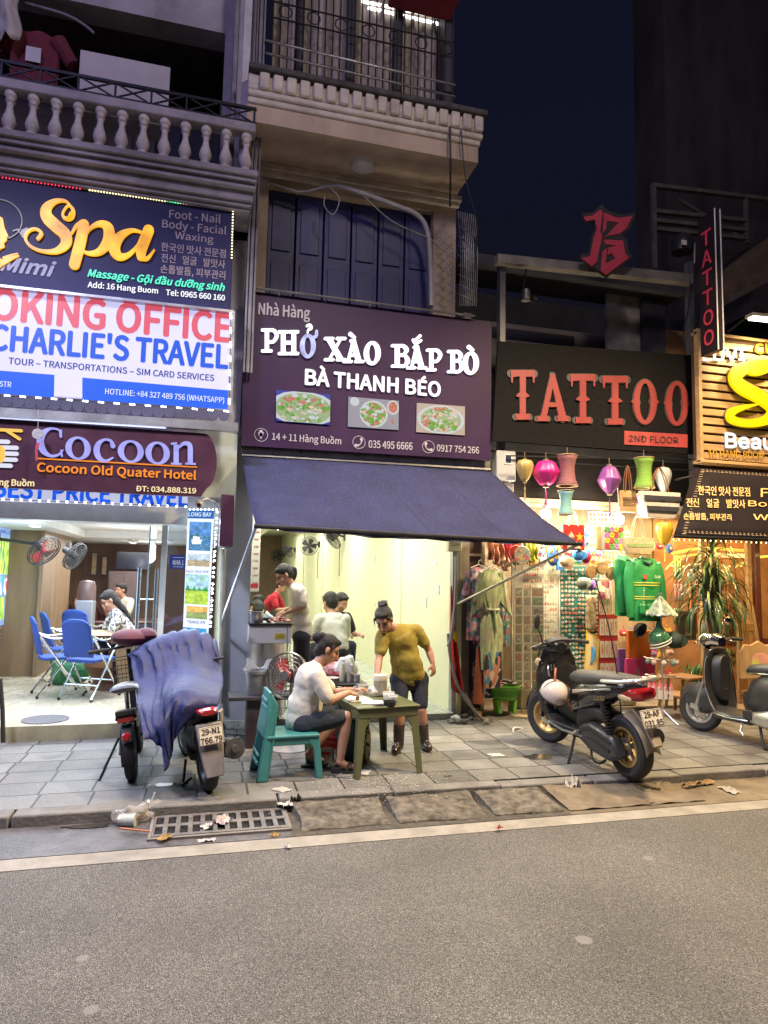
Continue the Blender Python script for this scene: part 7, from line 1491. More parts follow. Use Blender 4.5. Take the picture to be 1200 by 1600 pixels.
def tuft(name,c,n,h,sp,m,label,cat,seed=1,wd=.02):
 r=random.Random(seed);mb=MB()
 for i in range(n):
  a=r.uniform(0,6.28);l=h*r.uniform(.6,1.1);s_=sp*r.uniform(.3,1.1);d=Vector((math.cos(a),math.sin(a),0));sd=Vector((-d.y,d.x,0));pts=[Vector((0,0,0)),d*s_*.25+Vector((0,0,l*.6)),d*s_*.7+Vector((0,0,l)),d*s_*1.1+Vector((0,0,l*.78))];q=cr_pts(pts,3);k=len(q)
  vs=[];
  for j,p in enumerate(q):w_=wd*(max(.002,math.sin(math.pi*min(.995,.08+.92*j/(k-1))))**.6);vs+=[p+sd*w_,p+Vector((0,0,.3*w_)),p-sd*w_]
  mb.add(vs,[(3*j+a_,3*j+a_+1,3*j+a_+4,3*j+a_+3)for j in range(k-1)for a_ in(0,1)])
 o=mb.build(name,m);o.location=c;return tag(o,label,cat)
leaf=mat('leaf_green',(.05,.14,.035),.4,var=.45,scale=8)
tuft('potted_plant',G(180,1068,LZ)+Vector((.05,-.1,.3)),30,.5,.22,leaf,'small leafy plant growing by the stump table','plant')
sf=thing('sofa','brown leather sofa with ribbed cushions deep in the lobby','sofa',(P(190,960,12.6).x,12.6,LZ));brn=mat('brown_leather',(.09,.035,.03),.35,var=.25,coat=.2)
m=MB();m.box(-1.0,.7,-.45,.45,.08,.62);m.build('base',mat('sofa_dark',(.03,.02,.045),.6),sf,bevel=.03)
for i in range(4):m=MB();m.ball((-.9+.22*i,.1,.78),(.09,.34,.28),16,Matrix.Rotation(-.35,3,'Y'));m.build('cushion',brn,sf)
m=MB();m.box(-1.0,.7,-.45,.45,.62,.66);m.build('arm_pad',brn,sf,bevel=.02)
for px,py0,py1,Y,lab in((147,862,900,14.6,'tall wooden picture frame on the lobby back wall'),(163,868,900,14.7,'dark picture frame beside the taller one on the lobby wall')):
 a,b_=P(px-4,py0,Y),P(px+4,py1,Y);t=thing('picture_frame',lab,'picture',(a.x,Y,b_.z),0,'lobby pictures');m=MB();m.box(0,b_.x-a.x,0,.03,0,a.z-b_.z);m.build('frame',dark_wood,t,bevel=.005);m=MB();m.box(.02,b_.x-a.x-.02,-.004,0,.03,a.z-b_.z-.03);m.build('picture',mat('sepia',(.3,.2,.12),.6,var=.5,scale=9),t)
a,b_=P(183,862,14.5),P(232,890,14.5);o=MB().box(a.x,b_.x,14.5,14.6,b_.z,a.z).build('television',mat('tv_dark',(.012,.015,.05),.2,coat=.5));tag(o,'large dark television above the lobby cabinet','television')
a,b_=P(172,892,14.2),P(214,945,14.2);t=thing('cabinet','grey wooden cabinet under the dark television','cabinet',((a.x+b_.x)/2,14.2,LZ));w_=b_.x-a.x;m=MB();m.box(-w_/2,w_/2,-.2,.2,0,a.z-LZ);m.build('case',mat('cab_grey',(.12,.085,.09),.6),t,bevel=.01)
for s_ in(-1,1):m=MB();m.box(min(s_*.02,s_*(w_/2-.03)),max(s_*.02,s_*(w_/2-.03)),-.215,-.2,.1,a.z-LZ-.08);m.build('door',mat('cab_grey',(.12,.085,.09),.6),t,bevel=.006)
a,b_=P(120,938,10.8),P(143,990,10.8);t=thing('water_dispenser','grey water dispenser standing against the lobby partition','dispenser',((a.x+b_.x)/2,10.9,LZ));w_=b_.x-a.x;m=MB();m.box(-w_/2,w_/2,-.15,.15,0,a.z-LZ);m.build('case',mat('disp_grey',(.22,.23,.27),.45),t,bevel=.015);m=MB();m.box(-w_*.2,w_*.2,-.16,-.15,.5,.8);m.build('niche',blackp,t);m=MB();m.lathe([(0,.3),(.1,.28),(.13,.2),(.13,.0)],16,(0,0,a.z-LZ));m.build('bottle',mat('disp_bottle',(.1,.06,.06),.3),t)
o=crumple('bag',Vector((P(105,1000,9.6).x,9.9,LZ+.2)),.24,mat('green_bag',(.03,.2,.08),.5),'green sack on the floor behind the blue chairs','bag',3,1.0)
a,b_=P(205,990,9.2),P(235,1010,9.2);t=thing('desk','lobby reception desk cluttered with papers behind the glass door','desk',(a.x+.25,9.2,LZ));m=MB();m.box(-.45,.55,-.25,.25,.62,.66);m.box(-.4,.5,-.2,.2,0,.62);m.build('desk_body',mat('desk_wood',(.30,.19,.10),.5),t,bevel=.008)
Yd=7.75;q=P(238,790,Yd);zd=2.14;dg=thing('glass_door','frameless glass door standing open with long steel pull handles','door',(q.x,Yd,LZ));m=MB();m.box(-.012,.0,.0,.85,.02,zd-LZ);m.build('pane',glass('door_glass',(.80,.90,.92),.02,.16),dg)
m=MB();m.box(-.014,.002,-.012,.0,.02,zd-LZ);m.build('pane_edge',mat('glass_edge',(.35,.50,.50),.2),dg)
for dx in(-.10,.08):m=MB();m.cyl((dx,.05,.35),(dx,.05,P(225,888,Yd).z-LZ),.020,n=12);o=m.build('handle',steel,dg)
for z in(.55,1.2):m=MB();m.cyl((-.10,.05,z),(.08,.05,z),.010,n=8);m.build('handle_bolt',steel,dg)
m=MB();m.box(P(255,800,7.8).x,P(264,800,7.8).x,7.78,7.84,LZ,zd+.1);tag(m.build('door_frame_post',mat('frame_offwhite',(.55,.58,.55),.5,var=.12)),'off-white metal door post beside the glass door','door post')
m=MB();m.box(P(264,800,7.8).x+.003,LX1-.002,7.80,7.808,LZ,zd+.1);tag(m.build('glass_panel',glass('fixed_glass',(.80,.86,.95),.03,.14)),'fixed glass pane between the door post and the tour lightbox','glass pane')
a,b_=P(266,867,7.76),P(291,889,7.76);t=thing('number_sign','small blue enamel number sign on the glass beside the lightbox','sign',(a.x,7.76,b_.z));m=MB();m.box(0,b_.x-a.x,0,.012,0,a.z-b_.z);m.build('panel',mat('enamel_blue',(.02,.05,.30),.3,coat=.4),t);mb=MB();w_=b_.x-a.x;h_=a.z-b_.z;wtext(mb,'NHA 1',(w_*.18,-.001,h_*.28),(1,0,0),(0,0,1),w_*.64,h_*.34,n=(0,-1,0),bold=.04);mb.box(w_*.15,w_*.85,-.003,-.001,h_*.80,h_*.84);mb.box(w_*.2,w_*.8,-.003,-.001,h_*.12,h_*.16);mb.build('lettering',mat('enamel_white2',(.7,.72,.75),.4),t,smooth=0)
c=P(311,788,7.3);t=thing('security_camera','white dome security camera on the corner over the lightbox','camera',c);m=MB();m.ball((0,0,0),.05,16);m.build('dome',mat('cctv_white',(.6,.6,.62),.25),t);m=MB();m.ball((0,-.035,-.012),.025,12);m.build('lens',mat('cctv_lens',(.02,.02,.03),.1),t);m=MB();m.tube([(0,0,.03),(.08,.05,.07),(.2,.1,.04)],.012,6);m.build('bracket',mat('cctv_white',(.6,.6,.62),.25),t)
c=G(71,1124,LZ+.003);o=MB().cyl((c.x,c.y,LZ+.001),(c.x,c.y,LZ+.008),.22,n=36).build('drain_cover',speck('cover_grid',[(.05,.05,.06),(.2,.2,.22)],60,.5,kind='checker'));tag(o,'round metal drain cover in the lobby floor near its step','drain cover')
o=MB().tube([P(0,1060,7.1),P(4,1110,7.1),P(5,1160,7.1)],.02,8).build('pole',cable);tag(o,'thin black pole at the left edge by the lobby step','pole')
for i in range(5):
 y=8.1+.35*i;t=MB();t.box(LX0+.0005,LX0+.012,y,y+.16,.6+.2*(i%3),1.15+.2*(i%2));
 if i in(3,4):o=t.build('price_card',speck('card_print',[(.6,.6,.6),(.5,.2,.15),(.2,.3,.5),(.6,.6,.55)],30,.6));tag(o,('upper' if i==3 else 'farther')+' printed card strip stuck on the stone lobby wall','card')
def sz(px_,Y):return px_*Y/1085.0
for px,py,lab in((853,803,'lit bulb hanging under the magenta lantern by the awning edge'),(967,812,'lit bulb hanging between the flower tote and the straw bag')):
 c=P(px,py,7.45);t=thing('light_bulb',lab,'light bulb',c,0,'shop bulbs')
 m=MB();m.lathe([(0,-.055),(.05,-.05),(.06,-.02),(.06,.04),(.04,.055),(0,.056)],18);m.build('bulb',glow('bulb_glow',(1,.95,.80),9),t)
 m=MB();m.lathe([(.04,.056),(.035,.10),(.02,.12),(.02,.16),(0,.16)],14);m.tube([(0,0,.16),(0,.02,.45)],.005,6);m.build('socket',mat('socket_white',(.55,.53,.5),.4),t)
 lamp('POINT',c+Vector((0,-.09,-.09)),80,(1,.87,.62),.07,parent=t,name='bulb_light')
lamp('AREA',(4.9,7.84,za-.03),110,(1,.88,.66),1.9,(4.9,8.2,.6),sy=.12,name='shop_light')
line=MB();line.cyl(P(795,718,7.2),P(1080,735,7.2),.006,n=6);line.cyl(P(795,712,7.3),P(1080,718,7.3),.008,n=6);tag(line.build('hanging_rail',iron),'thin wire rail carrying the silk lanterns','rail')
def lantern(px,y0,y1,w_,prof,col,label,Y=7.15,tas=35):
 top,bot=P(px,y0,Y),P(px,y1,Y);h=top.z-bot.z;r=sz(w_,Y)/2;t=thing('silk_lantern',label,'lantern',(top.x,Y,bot.z),0,'silk lanterns')
 m=MB();n=40
 pr=cr_pts([Vector((a,b_,0))for a,b_ in prof],5);vs=[]
 for p in pr:
  for j in range(n):a=6.2832*j/n;k=1-.07*abs(math.sin(a*5));vs.append((p.x*r*k*math.cos(a),p.x*r*k*math.sin(a),p.y*h))
 m.add(vs,[(i*n+j,i*n+(j+1)%n,(i+1)*n+(j+1)%n,(i+1)*n+j)for i in range(len(pr)-1)for j in range(n)]);m.build('shade',mat('silk_%d_%d_%d'%tuple(int(c*99)for c in col),col,.35,var=.18,scale=10,bump=.2,bscale=90),t,smooth=70)
 m=MB();m.cyl((0,0,h),(0,0,h+.02),r*.22,n=14);m.cyl((0,0,-.02),(0,0,0),r*.22,n=14);m.cyl((0,0,h),(0,0,h+.10),.004,n=5);m.build('cap',mat('lantern_cap',(.20,.14,.08),.5),t)
 m=MB();L_=sz(tas,Y);m.cyl((0,0,-.02),(0,0,-L_*.35),.003,n=5);m.lathe([(0,-L_*.3),(.012,-L_*.33),(.012,-L_*.4),(.006,-L_*.43),(.012,-L_*.95),(0,-L_)],10);m.build('tassel',mat('tassel_%d_%d_%d'%tuple(int(c*99)for c in col),[c*.8 for c in col],.7),t)
tear=((.25,1),(.75,.97),(1,.75),(.85,.45),(.5,.12),(.25,0));glb=((.2,1),(.65,.93),(1,.6),(.95,.42),(.55,.1),(.2,0));dia=((.2,1),(.6,.9),(.95,.55),(1,.48),(.7,.22),(.25,0))
lantern(820,719,752,31,tear,(.42,.30,.10),'gold teardrop silk lantern, first on the rail');lantern(853,720,759,47,glb,(.55,.02,.20),'magenta globe silk lantern above the first bulb');lantern(952,728,771,43,dia,(.22,.06,.26),'purple diamond silk lantern in mid rail',tas=45);lantern(1036,731,769,30,tear,(.42,.45,.46),'pale grey silk lantern above the striped basket',7.25,10);lantern(1038,816,851,31,tear,(.60,.36,.03),'yellow silk lantern under the striped basket',7.0,34)
def shade_basket(px,y0,y1,w_,cols,label,Y=7.1):
 top,bot=P(px,y0,Y),P(px,y1,Y);h=top.z-bot.z;r=sz(w_,Y)/2;t=thing('woven_lampshade',label,'lampshade',(top.x,Y,bot.z),0,'woven lampshades')
 m=MB();pr=[(1.0,0),(.93,.08),(.78,.2),(.68,.45),(.68,.65),(.8,.85),(.98,1.0)];m.lathe([(a*r,b_*h)for a,b_ in pr],30);m.build('shade',speck('weave_'+label[:6].strip(),cols,14,.8,kind='wave',distort=3),t,solid=.006)
 m=MB();m.tube([(r*math.cos(a*.2618),r*math.sin(a*.2618),0)for a in range(24)],.007,6,True);m.tube([(.98*r*math.cos(a*.2618),.98*r*math.sin(a*.2618),h)for a in range(24)],.007,6,True);m.cyl((0,0,h*.6),(0,0,h+.10),.003,n=5);m.build('rim',mat('cane',(.35,.24,.12),.6),t)
shade_basket(886,712,759,37,[(.30,.10,.09),(.10,.04,.12),(.36,.18,.10),(.16,.05,.08)],'rust and violet woven waisted lampshade',7.05);shade_basket(884,767,804,28,[(.12,.36,.32),(.45,.55,.40),(.03,.10,.36),(.20,.46,.40)],'teal woven waisted lampshade hanging under the rust one',7.05);shade_basket(1006,716,762,37,[(.16,.34,.04),(.34,.52,.10),(.10,.24,.03)],'lime green woven waisted lampshade',7.1);shade_basket(1005,772,808,26,[(.36,.05,.30),(.5,.35,.1),(.2,.03,.3)],'small violet woven lampshade behind the striped basket',7.35)
def tote(x0,x1,y0,y1,yh,Y,m,label,hm,deco=None,name='tote_bag',th=.035,taper=.0):
 a,b_=P(x0,y0,Y),P(x1,y1,Y);w_=b_.x-a.x;h=a.z-b_.z;t=thing(name,label,'bag',((a.x+b_.x)/2,Y,b_.z),0,None);k=1-taper
 mb=MB();mb.loft([[(-w_/2*k,-th*.6,0),(w_/2*k,-th*.6,0),(w_/2*k,th*.6,0),(-w_/2*k,th*.6,0)],[(-w_/2*(k+1)/2,-th,h*.4),(w_/2*(k+1)/2,-th,h*.4),(w_/2*(k+1)/2,th,h*.4),(-w_/2*(k+1)/2,th,h*.4)],[(-w_/2,-th*.5,h),(w_/2,-th*.5,h),(w_/2,th*.5,h),(-w_/2,th*.5,h)]]);mb.build('body',m,t,bevel=.006)
 if yh:
  zh=P(x0,yh,Y).z-b_.z
  for y in(-.02,.02):mb=MB();mb.tube([(-w_*.22,y,h-.02),(-w_*.14,y,h+(zh-h)*.6),(0,y*.3,zh),(w_*.14,y,h+(zh-h)*.6),(w_*.22,y,h-.02)],.007,6,smooth=4);mb.build('handle',hm,t)
 if deco:deco(t,w_,h,-th-.004)
 return t
straw=mat('straw',(.55,.43,.24),.8,var=.3,scale=25,bump=.8,bscale=70);canvas_w=mat('canvas_white',(.64,.60,.50),.8,var=.06);leather=mat('leather_tan',(.22,.09,.04),.5)
def star5(mb,cx,cz,r,y):mb.prism([(cx+r*(1 if i%2==0 else .4)*math.sin(i*.6283),y,cz+r*(1 if i%2==0 else .4)*math.cos(i*.6283))for i in range(10)],(0,.003,0))
def d_star(t,w_,h,y):
 m=MB();star5(m,w_*.24,h*.52,w_*.2,y);m.build('star',mat('star_yellow',(.75,.50,.03),.6),t,smooth=0);m=MB();m.prism([(-w_*.30,y,h*.50),(w_*.02,y,h*.50),(-w_*.14,y,h*.72)],(0,.003,0));m.build('hat_print',canvas_w,t,smooth=0);m=MB();m.ball((-w_*.14,y+.004,h*.40),(w_*.11,.006,h*.12),12);m.build('face_print',skin,t);m=MB();m.prism([(-w_*.34,y+.001,h*.06),(w_*.34,y+.001,h*.06),(w_*.1,y+.001,h*.3),(-w_*.3,y+.001,h*.28)],(0,.003,0));m.build('dress_print',canvas_w,t,smooth=0)
tote(878,912,819,860,797,7.3,mat('flag_red',(.55,.03,.02),.8),'red tote printed with yellow star and conical hat',canvas_w,d_star)
def d_flower(t,w_,h,y):
 r=random.Random(4);fc=[mat('petal_red',(.6,.05,.06),.7),mat('petal_yellow',(.75,.5,.04),.7),mat('petal_violet',(.40,.2,.5),.7),mat('petal_green',(.10,.35,.08),.7)]
 for i in range(16):
  m=MB();cx,cz=(-.36+.24*(i%4))*w_,(.14+.24*(i//4))*h
  for k in range(5):a=k*1.2566+i;m.ball((cx+.022*w_/.2*math.cos(a)*.8,y,cz+.022*w_/.2*math.sin(a)*.8),(.014*w_/.2,.003,.012*w_/.2),8)
  m.build('flower_print',fc[(i*7+i//4)%4],t)
tote(942,972,822,860,797,7.25,canvas_w,'white tote printed with red, yellow and violet flowers',canvas_w,d_flower);tote(930,941,822,860,806,7.35,mat('canvas_tan',(.45,.36,.18),.8),'plain tan tote behind the flower tote',canvas_w)
def d_lines(t,w_,h,y):
 m=MB()
 for i in range(6):m.box(-w_*.45,w_*.45,y,y+.003,h*(.30+.07*i),h*(.32+.07*i))
 m.build('stripes',ink,t,smooth=0)
tote(969,993,766,801,727,7.2,mat('jute_brown',(.46,.28,.13),.8,var=.2,scale=20),'brown jute tote with thin black lines',leather,d_lines)
def d_band(t,w_,h,y):
 for i in(.34,.74):m=MB();k=.66+.34*i;m.prism([(-w_/2*(k-.02),y-.006,h*(i-.08)),(w_/2*(k-.02),y-.006,h*(i-.08)),(w_/2*(k+.03),y-.004,h*(i+.09)),(-w_/2*(k+.03),y-.004,h*(i+.09))],(0,.006,0));m.build('stripe',mat('stripe_dark',(.03,.03,.04),.7),t,smooth=0)
tote(999,1062,767,811,729,7.0,mat('basket_cream',(.55,.50,.42),.8,var=.2,scale=30,bump=.6,bscale=90),'big cream basket bag with two dark stripes',leather,d_band,'basket_bag',.06,.32)
def d_green(t,w_,h,y):m=MB();m.prism([(-w_*.43,y,h*.42),(w_*.43,y,h*.42),(w_*.46,y,h*.62),(-w_*.46,y,h*.62)],(0,.004,0));m.build('stripe',mat('stripe_sage',(.30,.42,.16),.8,var=.3,scale=40),t,smooth=0)
tote(973,1021,839,867,803,7.05,straw,'pale straw basket bag with sage band above the green jackets',mat('rope_cream',(.6,.52,.36),.8),d_green,'basket_bag',.05,.25)
for px,py,lab in((924,893,'round rattan bag, left of the trio'),(941,887,'round rattan bag in front of the trio'),(955,895,'round rattan bag, right of the trio')):
 c=P(px,py,7.4-.03*(px==941));t=thing('rattan_bag',lab,'bag',c,0,'round rattan bags');r=sz(13,7.4);m=MB();m.lathe([(0,-.025),(r*.9,-.02),(r,0),(r*.9,.02),(0,.025)],12,(0,0,0),(.1,-1,0));m.build('body',mat('rattan',(.42,.26,.10),.7,var=.35,scale=40,bump=1,bscale=90),t);m=MB();m.tube([(-r*.6,0,r*.7),(-r*.3,0,r*2.2),(r*.1,0,r*2.9),(r*.5,0,r*.8)],.006,6,smooth=4);m.build('handle',MATS['rattan'],t)
tote(980,1016,985,1028,None,7.5,mat('felt_orange',(.70,.16,.015),.85),'bright orange felt bag above the magenta one',ink);tote(977,1021,1029,1066,None,7.45,mat('felt_magenta',(.45,.03,.13),.85,var=.2),'magenta felt bag with printed figures below the orange one',ink,lambda t,w_,h,y:[MB().ball((sx*w_*.1,y,h*.45),(.018,.003,.05),8).build('figure_print',mat('print_brown',(.16,.12,.06),.8),t)for sx in(-1,1)]);tote(965,977,1014,1060,None,7.55,mat('felt_violet',(.14,.05,.20),.85),'narrow violet felt bag beside the magenta one',ink)
YBd=8.0
a,b_=P(800,872,YBd),P(873,1066,YBd);MBd=MB().box(a.x,b_.x-.006,YBd,YBd+.03,b_.z,a.z);tag(MBd.build('display_board',mat('board_white',(.55,.50,.38),.7)),'cream board packed with rows of keyring cards','display board')
a2,b2=P(874,884,YBd),P(938,1066,YBd);tag(MB().box(a2.x,b2.x,YBd,YBd+.03,b2.z,a2.z).build('display_board',mat('board_teal',(.03,.16,.13),.7)),'teal board covered in painted fridge magnets','display board')
tag(MB().box(b_.x-.004,a2.x-.002,YBd-.02,YBd+.03,b_.z,a.z+.05).build('divider',mat('divider_pale',(.5,.52,.5),.5)),'pale upright strip between the cream and teal boards','divider')
tag(MB().box(P(800,1000,YBd).x,P(975,1000,YBd).x,YBd-.25,YBd+.1,.05,b_.z-.01).build('display_plinth',mat('plinth_cream',(.45,.38,.25),.6,var=.2),bevel=.01),'low cream plinth under the two souvenir boards','plinth')
def kc(i):
 mb=MB();r=random.Random(i);mb.box(-.021,.021,-.004,0,-.034,.034);mb.k=1;mb.box(-.015,.015,-.007,-.0041,-.026+.01*(i%2),.012);mb.k=2;mb.ball((0,-.007,-.004),(.008+.003*(i%3),.003,.010),6);mb.k=3;mb.box(-.016,.016,-.006,-.0041,.020,.028)
 o=mb.build('keyring_card',[mat('card_pale',(.66,.63,.52),.5)]+[mat('kc_%d'%c,[(.45,.05,.05),(.5,.36,.08),(.10,.30,.12),(.06,.22,.42),(.36,.20,.10),(.55,.45,.30)][c],.5)for c in(i%6,(i*2+1)%6,(i+3)%6)],smooth=0);return o
protos=[kc(i)for i in range(6)]
def place(protos,x0,x1,z0,z1,nx,nz,Y,label,cat,group,jit,skip=0.,seed=1):
 r=random.Random(seed);used=set();n=0
 for j in range(nz):
  for i in range(nx):
   if r.random()<skip:continue
   k=r.randrange(len(protos))if j%3 else(j//3+i//5)%len(protos)
   if k not in used:o=protos[k];used.add(k)
   else:o=protos[k].copy();COL.objects.link(o)
   o.location=(x0+(x1-x0)*(i+.5)/nx+r.uniform(-jit,jit),Y-.001,z0+(z1-z0)*(j+.5)/nz+r.uniform(-jit,jit));o.rotation_euler.y=r.uniform(-.12,.12);o.scale=(.8,.8,.8);tag(o,label,cat,group);n+=1
 for k,o in enumerate(protos):
  if k not in used:bpy.data.objects.remove(o)
 return n
place(protos,P(818,1000,YBd).x,b_.x-.02,b_.z+.02,a.z-.02,13,21,YBd,'keyring card hung in rows on the cream board','keyring','keyring cards',.002,.04)
def mg(i):
 mb=MB();r=random.Random(i+40);cols=[(.62,.55,.40),(.55,.10,.06),(.62,.42,.08),(.10,.30,.45),(.60,.58,.52),(.20,.36,.12),(.40,.22,.10)]
 mb.ball((0,-.006,0),(.027,.010,.024),12);mb.k=1;mb.ball((-.006,-.013,.012),(.016,.006,.010),10);mb.k=2;mb.ball((.008,-.013,-.008),(.012,.006,.010),10);mb.k=3;mb.box(-.014,.004,-.018,-.012,-.018,-.008)
 return mb.build('fridge_magnet',[mat('mg_%d'%c,cols[c],.35)for c in((i*3)%7 if i%2 else 4,(i+1)%7,(i*2+3)%7,(i+5)%7)])
place([mg(i)for i in range(8)],a2.x+.01,b2.x-.02,b2.z+.02,a2.z-.02,11,26,YBd,'painted fridge magnet stuck on the teal board','magnet','fridge magnets',.006,.06,5)
def packs(x0,x1,y0,y1,Y,label,rows=3):
 a,b_=P(x0,y0,Y),P(x1,y1,Y);w_=b_.x-a.x;h=a.z-b_.z;t=thing('chopstick_rack',label,'chopsticks',((a.x+b_.x)/2,Y,b_.z));m=MB();m.box(-w_/2,w_/2,0,.02,0,h);m.build('backing',mat('pack_red',(.40,.025,.03),.6),t)
 for j in range(rows):
  for i in range(4):m=MB();x=-w_/2+w_*(i+.5)/4;m.box(x-w_*.105,x+w_*.105,-.012,-.001,h*(j/rows+.02),h*((j+.80)/rows));m.k=1;m.box(x-w_*.05,x+w_*.05,-.014,-.0121,h*(j/rows+.06),h*((j+.66)/rows));m.build('pack',[mat('pack_cream',(.62,.54,.38),.5,var=.12,scale=20),speck('pack_print',[(.45,.30,.16),(.55,.45,.28),(.5,.12,.08)],60,.5)],t)
packs(936,966,960,1064,7.75,'tall red rack of cream chopstick packs in three tiers')
packs(935,957,930,958,7.78,'small upper rack of chopstick packs under the tassels',1)
m=MB();rr_=random.Random(8)
for i in range(18):x=P(933+i*1.3,920,7.75).x;m.cyl((x,7.75+rr_.uniform(-.03,.03),P(940,936,7.75).z),(x+rr_.uniform(-.01,.01),7.75,P(940,908,7.75).z),.006,n=5)
tag(m.build('tassel_bundle',speck('tassel_mix',[(.55,.5,.42),(.3,.03,.08),(.08,.06,.06)],9,.7)),'bundle of pale tasselled bookmarks above the chopstick racks','bookmarks')
a,b_=P(915,930,7.85),P(932,985,7.85);tag(MB().grid(lambda u,v:(a.x+(b_.x-a.x)*u,7.85+.01*math.sin(u*12+v*5),b_.z+(a.z-b_.z)*v),14,10).build('cloth_banner',speck('banner_print',[(.52,.40,.22),(.45,.32,.16),(.56,.46,.28),(.35,.2,.1)],26,.8),solid=.004),'tan printed cloth banner hung over the teal board','banner')
for i,(x0,x1,y0,y1,dx)in enumerate(((913,936,985,1060,7.7),(928,940,990,1062,7.82))):
 q=[P(x0+4,y0,dx),P(x1,y0+14,dx+.05),P(x1-4,y1,dx),P(x0,y1-8,dx-.02)];t=thing('map_board',('pale wooden board with a blue country map, yellow bound edges','second pale wooden board behind the map board')[i],'board',q[3]);m=MB();m.prism(q,(0,.012,0));m.build('board',mat('ply_cream',(.60,.46,.22),.6,var=.12),t,True)
 m=MB();m.tube(q,.008,6,True);m.build('edge_binding',mat('binding_yellow',(.62,.42,.02),.5),t,True)
 if i==0:c=(q[0]+q[2])/2;m=MB();m.tube([c+Vector((.0,-.014,.10)),c+Vector((.02,-.014,.03)),c+Vector((.005,-.014,-.05)),c+Vector((-.02,-.014,-.11))],[.01,.028,.022,.012],8,smooth=3);m.build('map_print',mat('map_blue',(.05,.22,.50),.5),t,True)
Yr=7.55;rk=thing('postcard_rack','wire postcard rack with two tall card columns beside the scooter','rack',(P(826,1085,Yr).x,Yr,SZ-.06));z0r,z1r=P(826,1078,Yr).z,P(826,918,Yr).z
m=MB()
for px in(803,816,829,849):x=P(px,1000,Yr).x;m.cyl((x,Yr,.05),(x,Yr,z1r+.02),.007,n=6)
for j in range(12):z=z0r+(z1r-z0r)*j/11;m.bar((P(803,1000,Yr).x,Yr,z),(P(849,1000,Yr).x,Yr,z),.006,.006)
m.build('wire_frame',mat('rack_wire',(.45,.38,.25),.4,.7),rk,True)
def pc(i,w_):
 mb=MB();mb.box(-w_/2,w_/2,-.004,0,-.055,.055);mb.k=1;mb.box(-w_/2+.008,w_/2-.008,-.0055,-.0041,-.045,.045);mb.k=2;r=random.Random(i)
 for k in range(5):mb.ball((r.uniform(-w_*.3,w_*.3),-.006,r.uniform(-.03,.03)),(r.uniform(.008,.02),.001,r.uniform(.006,.018)),8)
 pal=[(.15,.115,.08),(.22,.20,.15),(.09,.12,.075),(.20,.08,.06),(.13,.13,.12),(.085,.06,.045)]
 return mb.build('postcard',[mat('card_white',(.26,.235,.18),.4)]+[mat('pc_%d'%(k%6),pal[k%6],.4,var=.4,scale=40)for k in(i,i+2+i//6)],smooth=0)
for ci,(px0,px1)in enumerate(((804,815),(817,828),(830,848))):
 x0,x1=P(px0,1000,Yr).x,P(px1,1000,Yr).x;pr_=[pc(i*(ci+2)+ci,x1-x0)for i in range(11)]
 for j in range(11):
  o=pr_[j]
  o.location=((x0+x1)/2,Yr-.012,z0r+(z1r-z0r)*(j+.5)/11);tag(o,'postcard in the %s column of the wire rack'%('left','narrow middle','wide right')[ci],'postcard',('left','middle','right')[ci]+' rack column postcards')
def robe(px,y0,y1,wsh,whem,Y,m,label,sleeves=True,belt=True,rz=0,seed=0):
 top,bot=P(px,y0,Y),P(px,y1,Y);h=top.z-bot.z;ws,wh=sz(wsh,Y)/2,sz(whem,Y)/2;t=thing('robe',label,'robe',(top.x,Y,bot.z),rz)
 prof=lambda v:ws*(1-.25*min(1,v*3))+(wh-ws*.75)*max(0,v-.33)/.67 if v>.0 else ws*.9
 def f(u,v):
  a=6.2832*u;w_=(ws*(.55+.45*min(1,v*9)))*(1-.45*math.exp(-((v-.40)/.10)**2)if belt else 1)*(1+(wh/ws-1)*v);fold=1+.10*math.sin(a*9+seed+2*v)*min(1,v*3)
  return(w_*math.cos(a)*fold,.055*math.sin(a)*fold*(1 if v>.05 else .4),h*(1-v))
 mb=MB();mb.grid(f,72,22);mb.build('cloth',m,t,smooth=70)
 if sleeves:
  for s_ in(-1,1):
   mb=MB();mb.grid(lambda u,v:(s_*(ws*.75+.30*v*1.0*ws*2.4*.5)+.06*(1+v)*math.cos(6.2832*u)*.8,.035*math.sin(6.2832*u)*(1+.2*math.sin(u*50)),h*(.97-.36*v)+.05*math.cos(6.2832*u)*(-s_)*v*2.2),30,8);mb.build('sleeve',m,t,smooth=70)
 if belt:mb=MB();mb.tube([(-ws*.5,-.05,h*.60),(0,-.075,h*.595),(ws*.5,-.05,h*.60)],.014,8,smooth=4);mb.tube([(0,-.08,h*.6),(.02,-.085,h*.5),(.03,-.08,h*.36)],[.014,.012,.012],6);mb.build('belt',m,t)
 mb=MB();mb.tube([(-ws*.75,0,h*.985),(0,0,h*1.035),(ws*.75,0,h*.985)],.008,6);mb.tube([(0,0,h*1.035),(0,0,h*1.08),(.03,0,h*1.10),(.03,0,h*1.07)],.005,6,smooth=3);mb.build('hanger',mat('hanger_white',(.62,.6,.55),.4),t)
 return t
sage=speck('sage_silk',[(.30,.36,.20),(.40,.45,.28),(.34,.40,.22),(.22,.28,.15),(.42,.24,.24)],9,.5,kind='noise',stretch=(3,1,.8));navyf=speck('navy_floral',[(.02,.03,.12),(.03,.04,.18),(.40,.12,.18),(.5,.45,.48),(.02,.03,.10)],22,.6);pinkf=speck('pink_floral',[(.45,.20,.26),(.10,.22,.24),(.5,.36,.38),(.12,.10,.16),(.4,.14,.22)],20,.6)
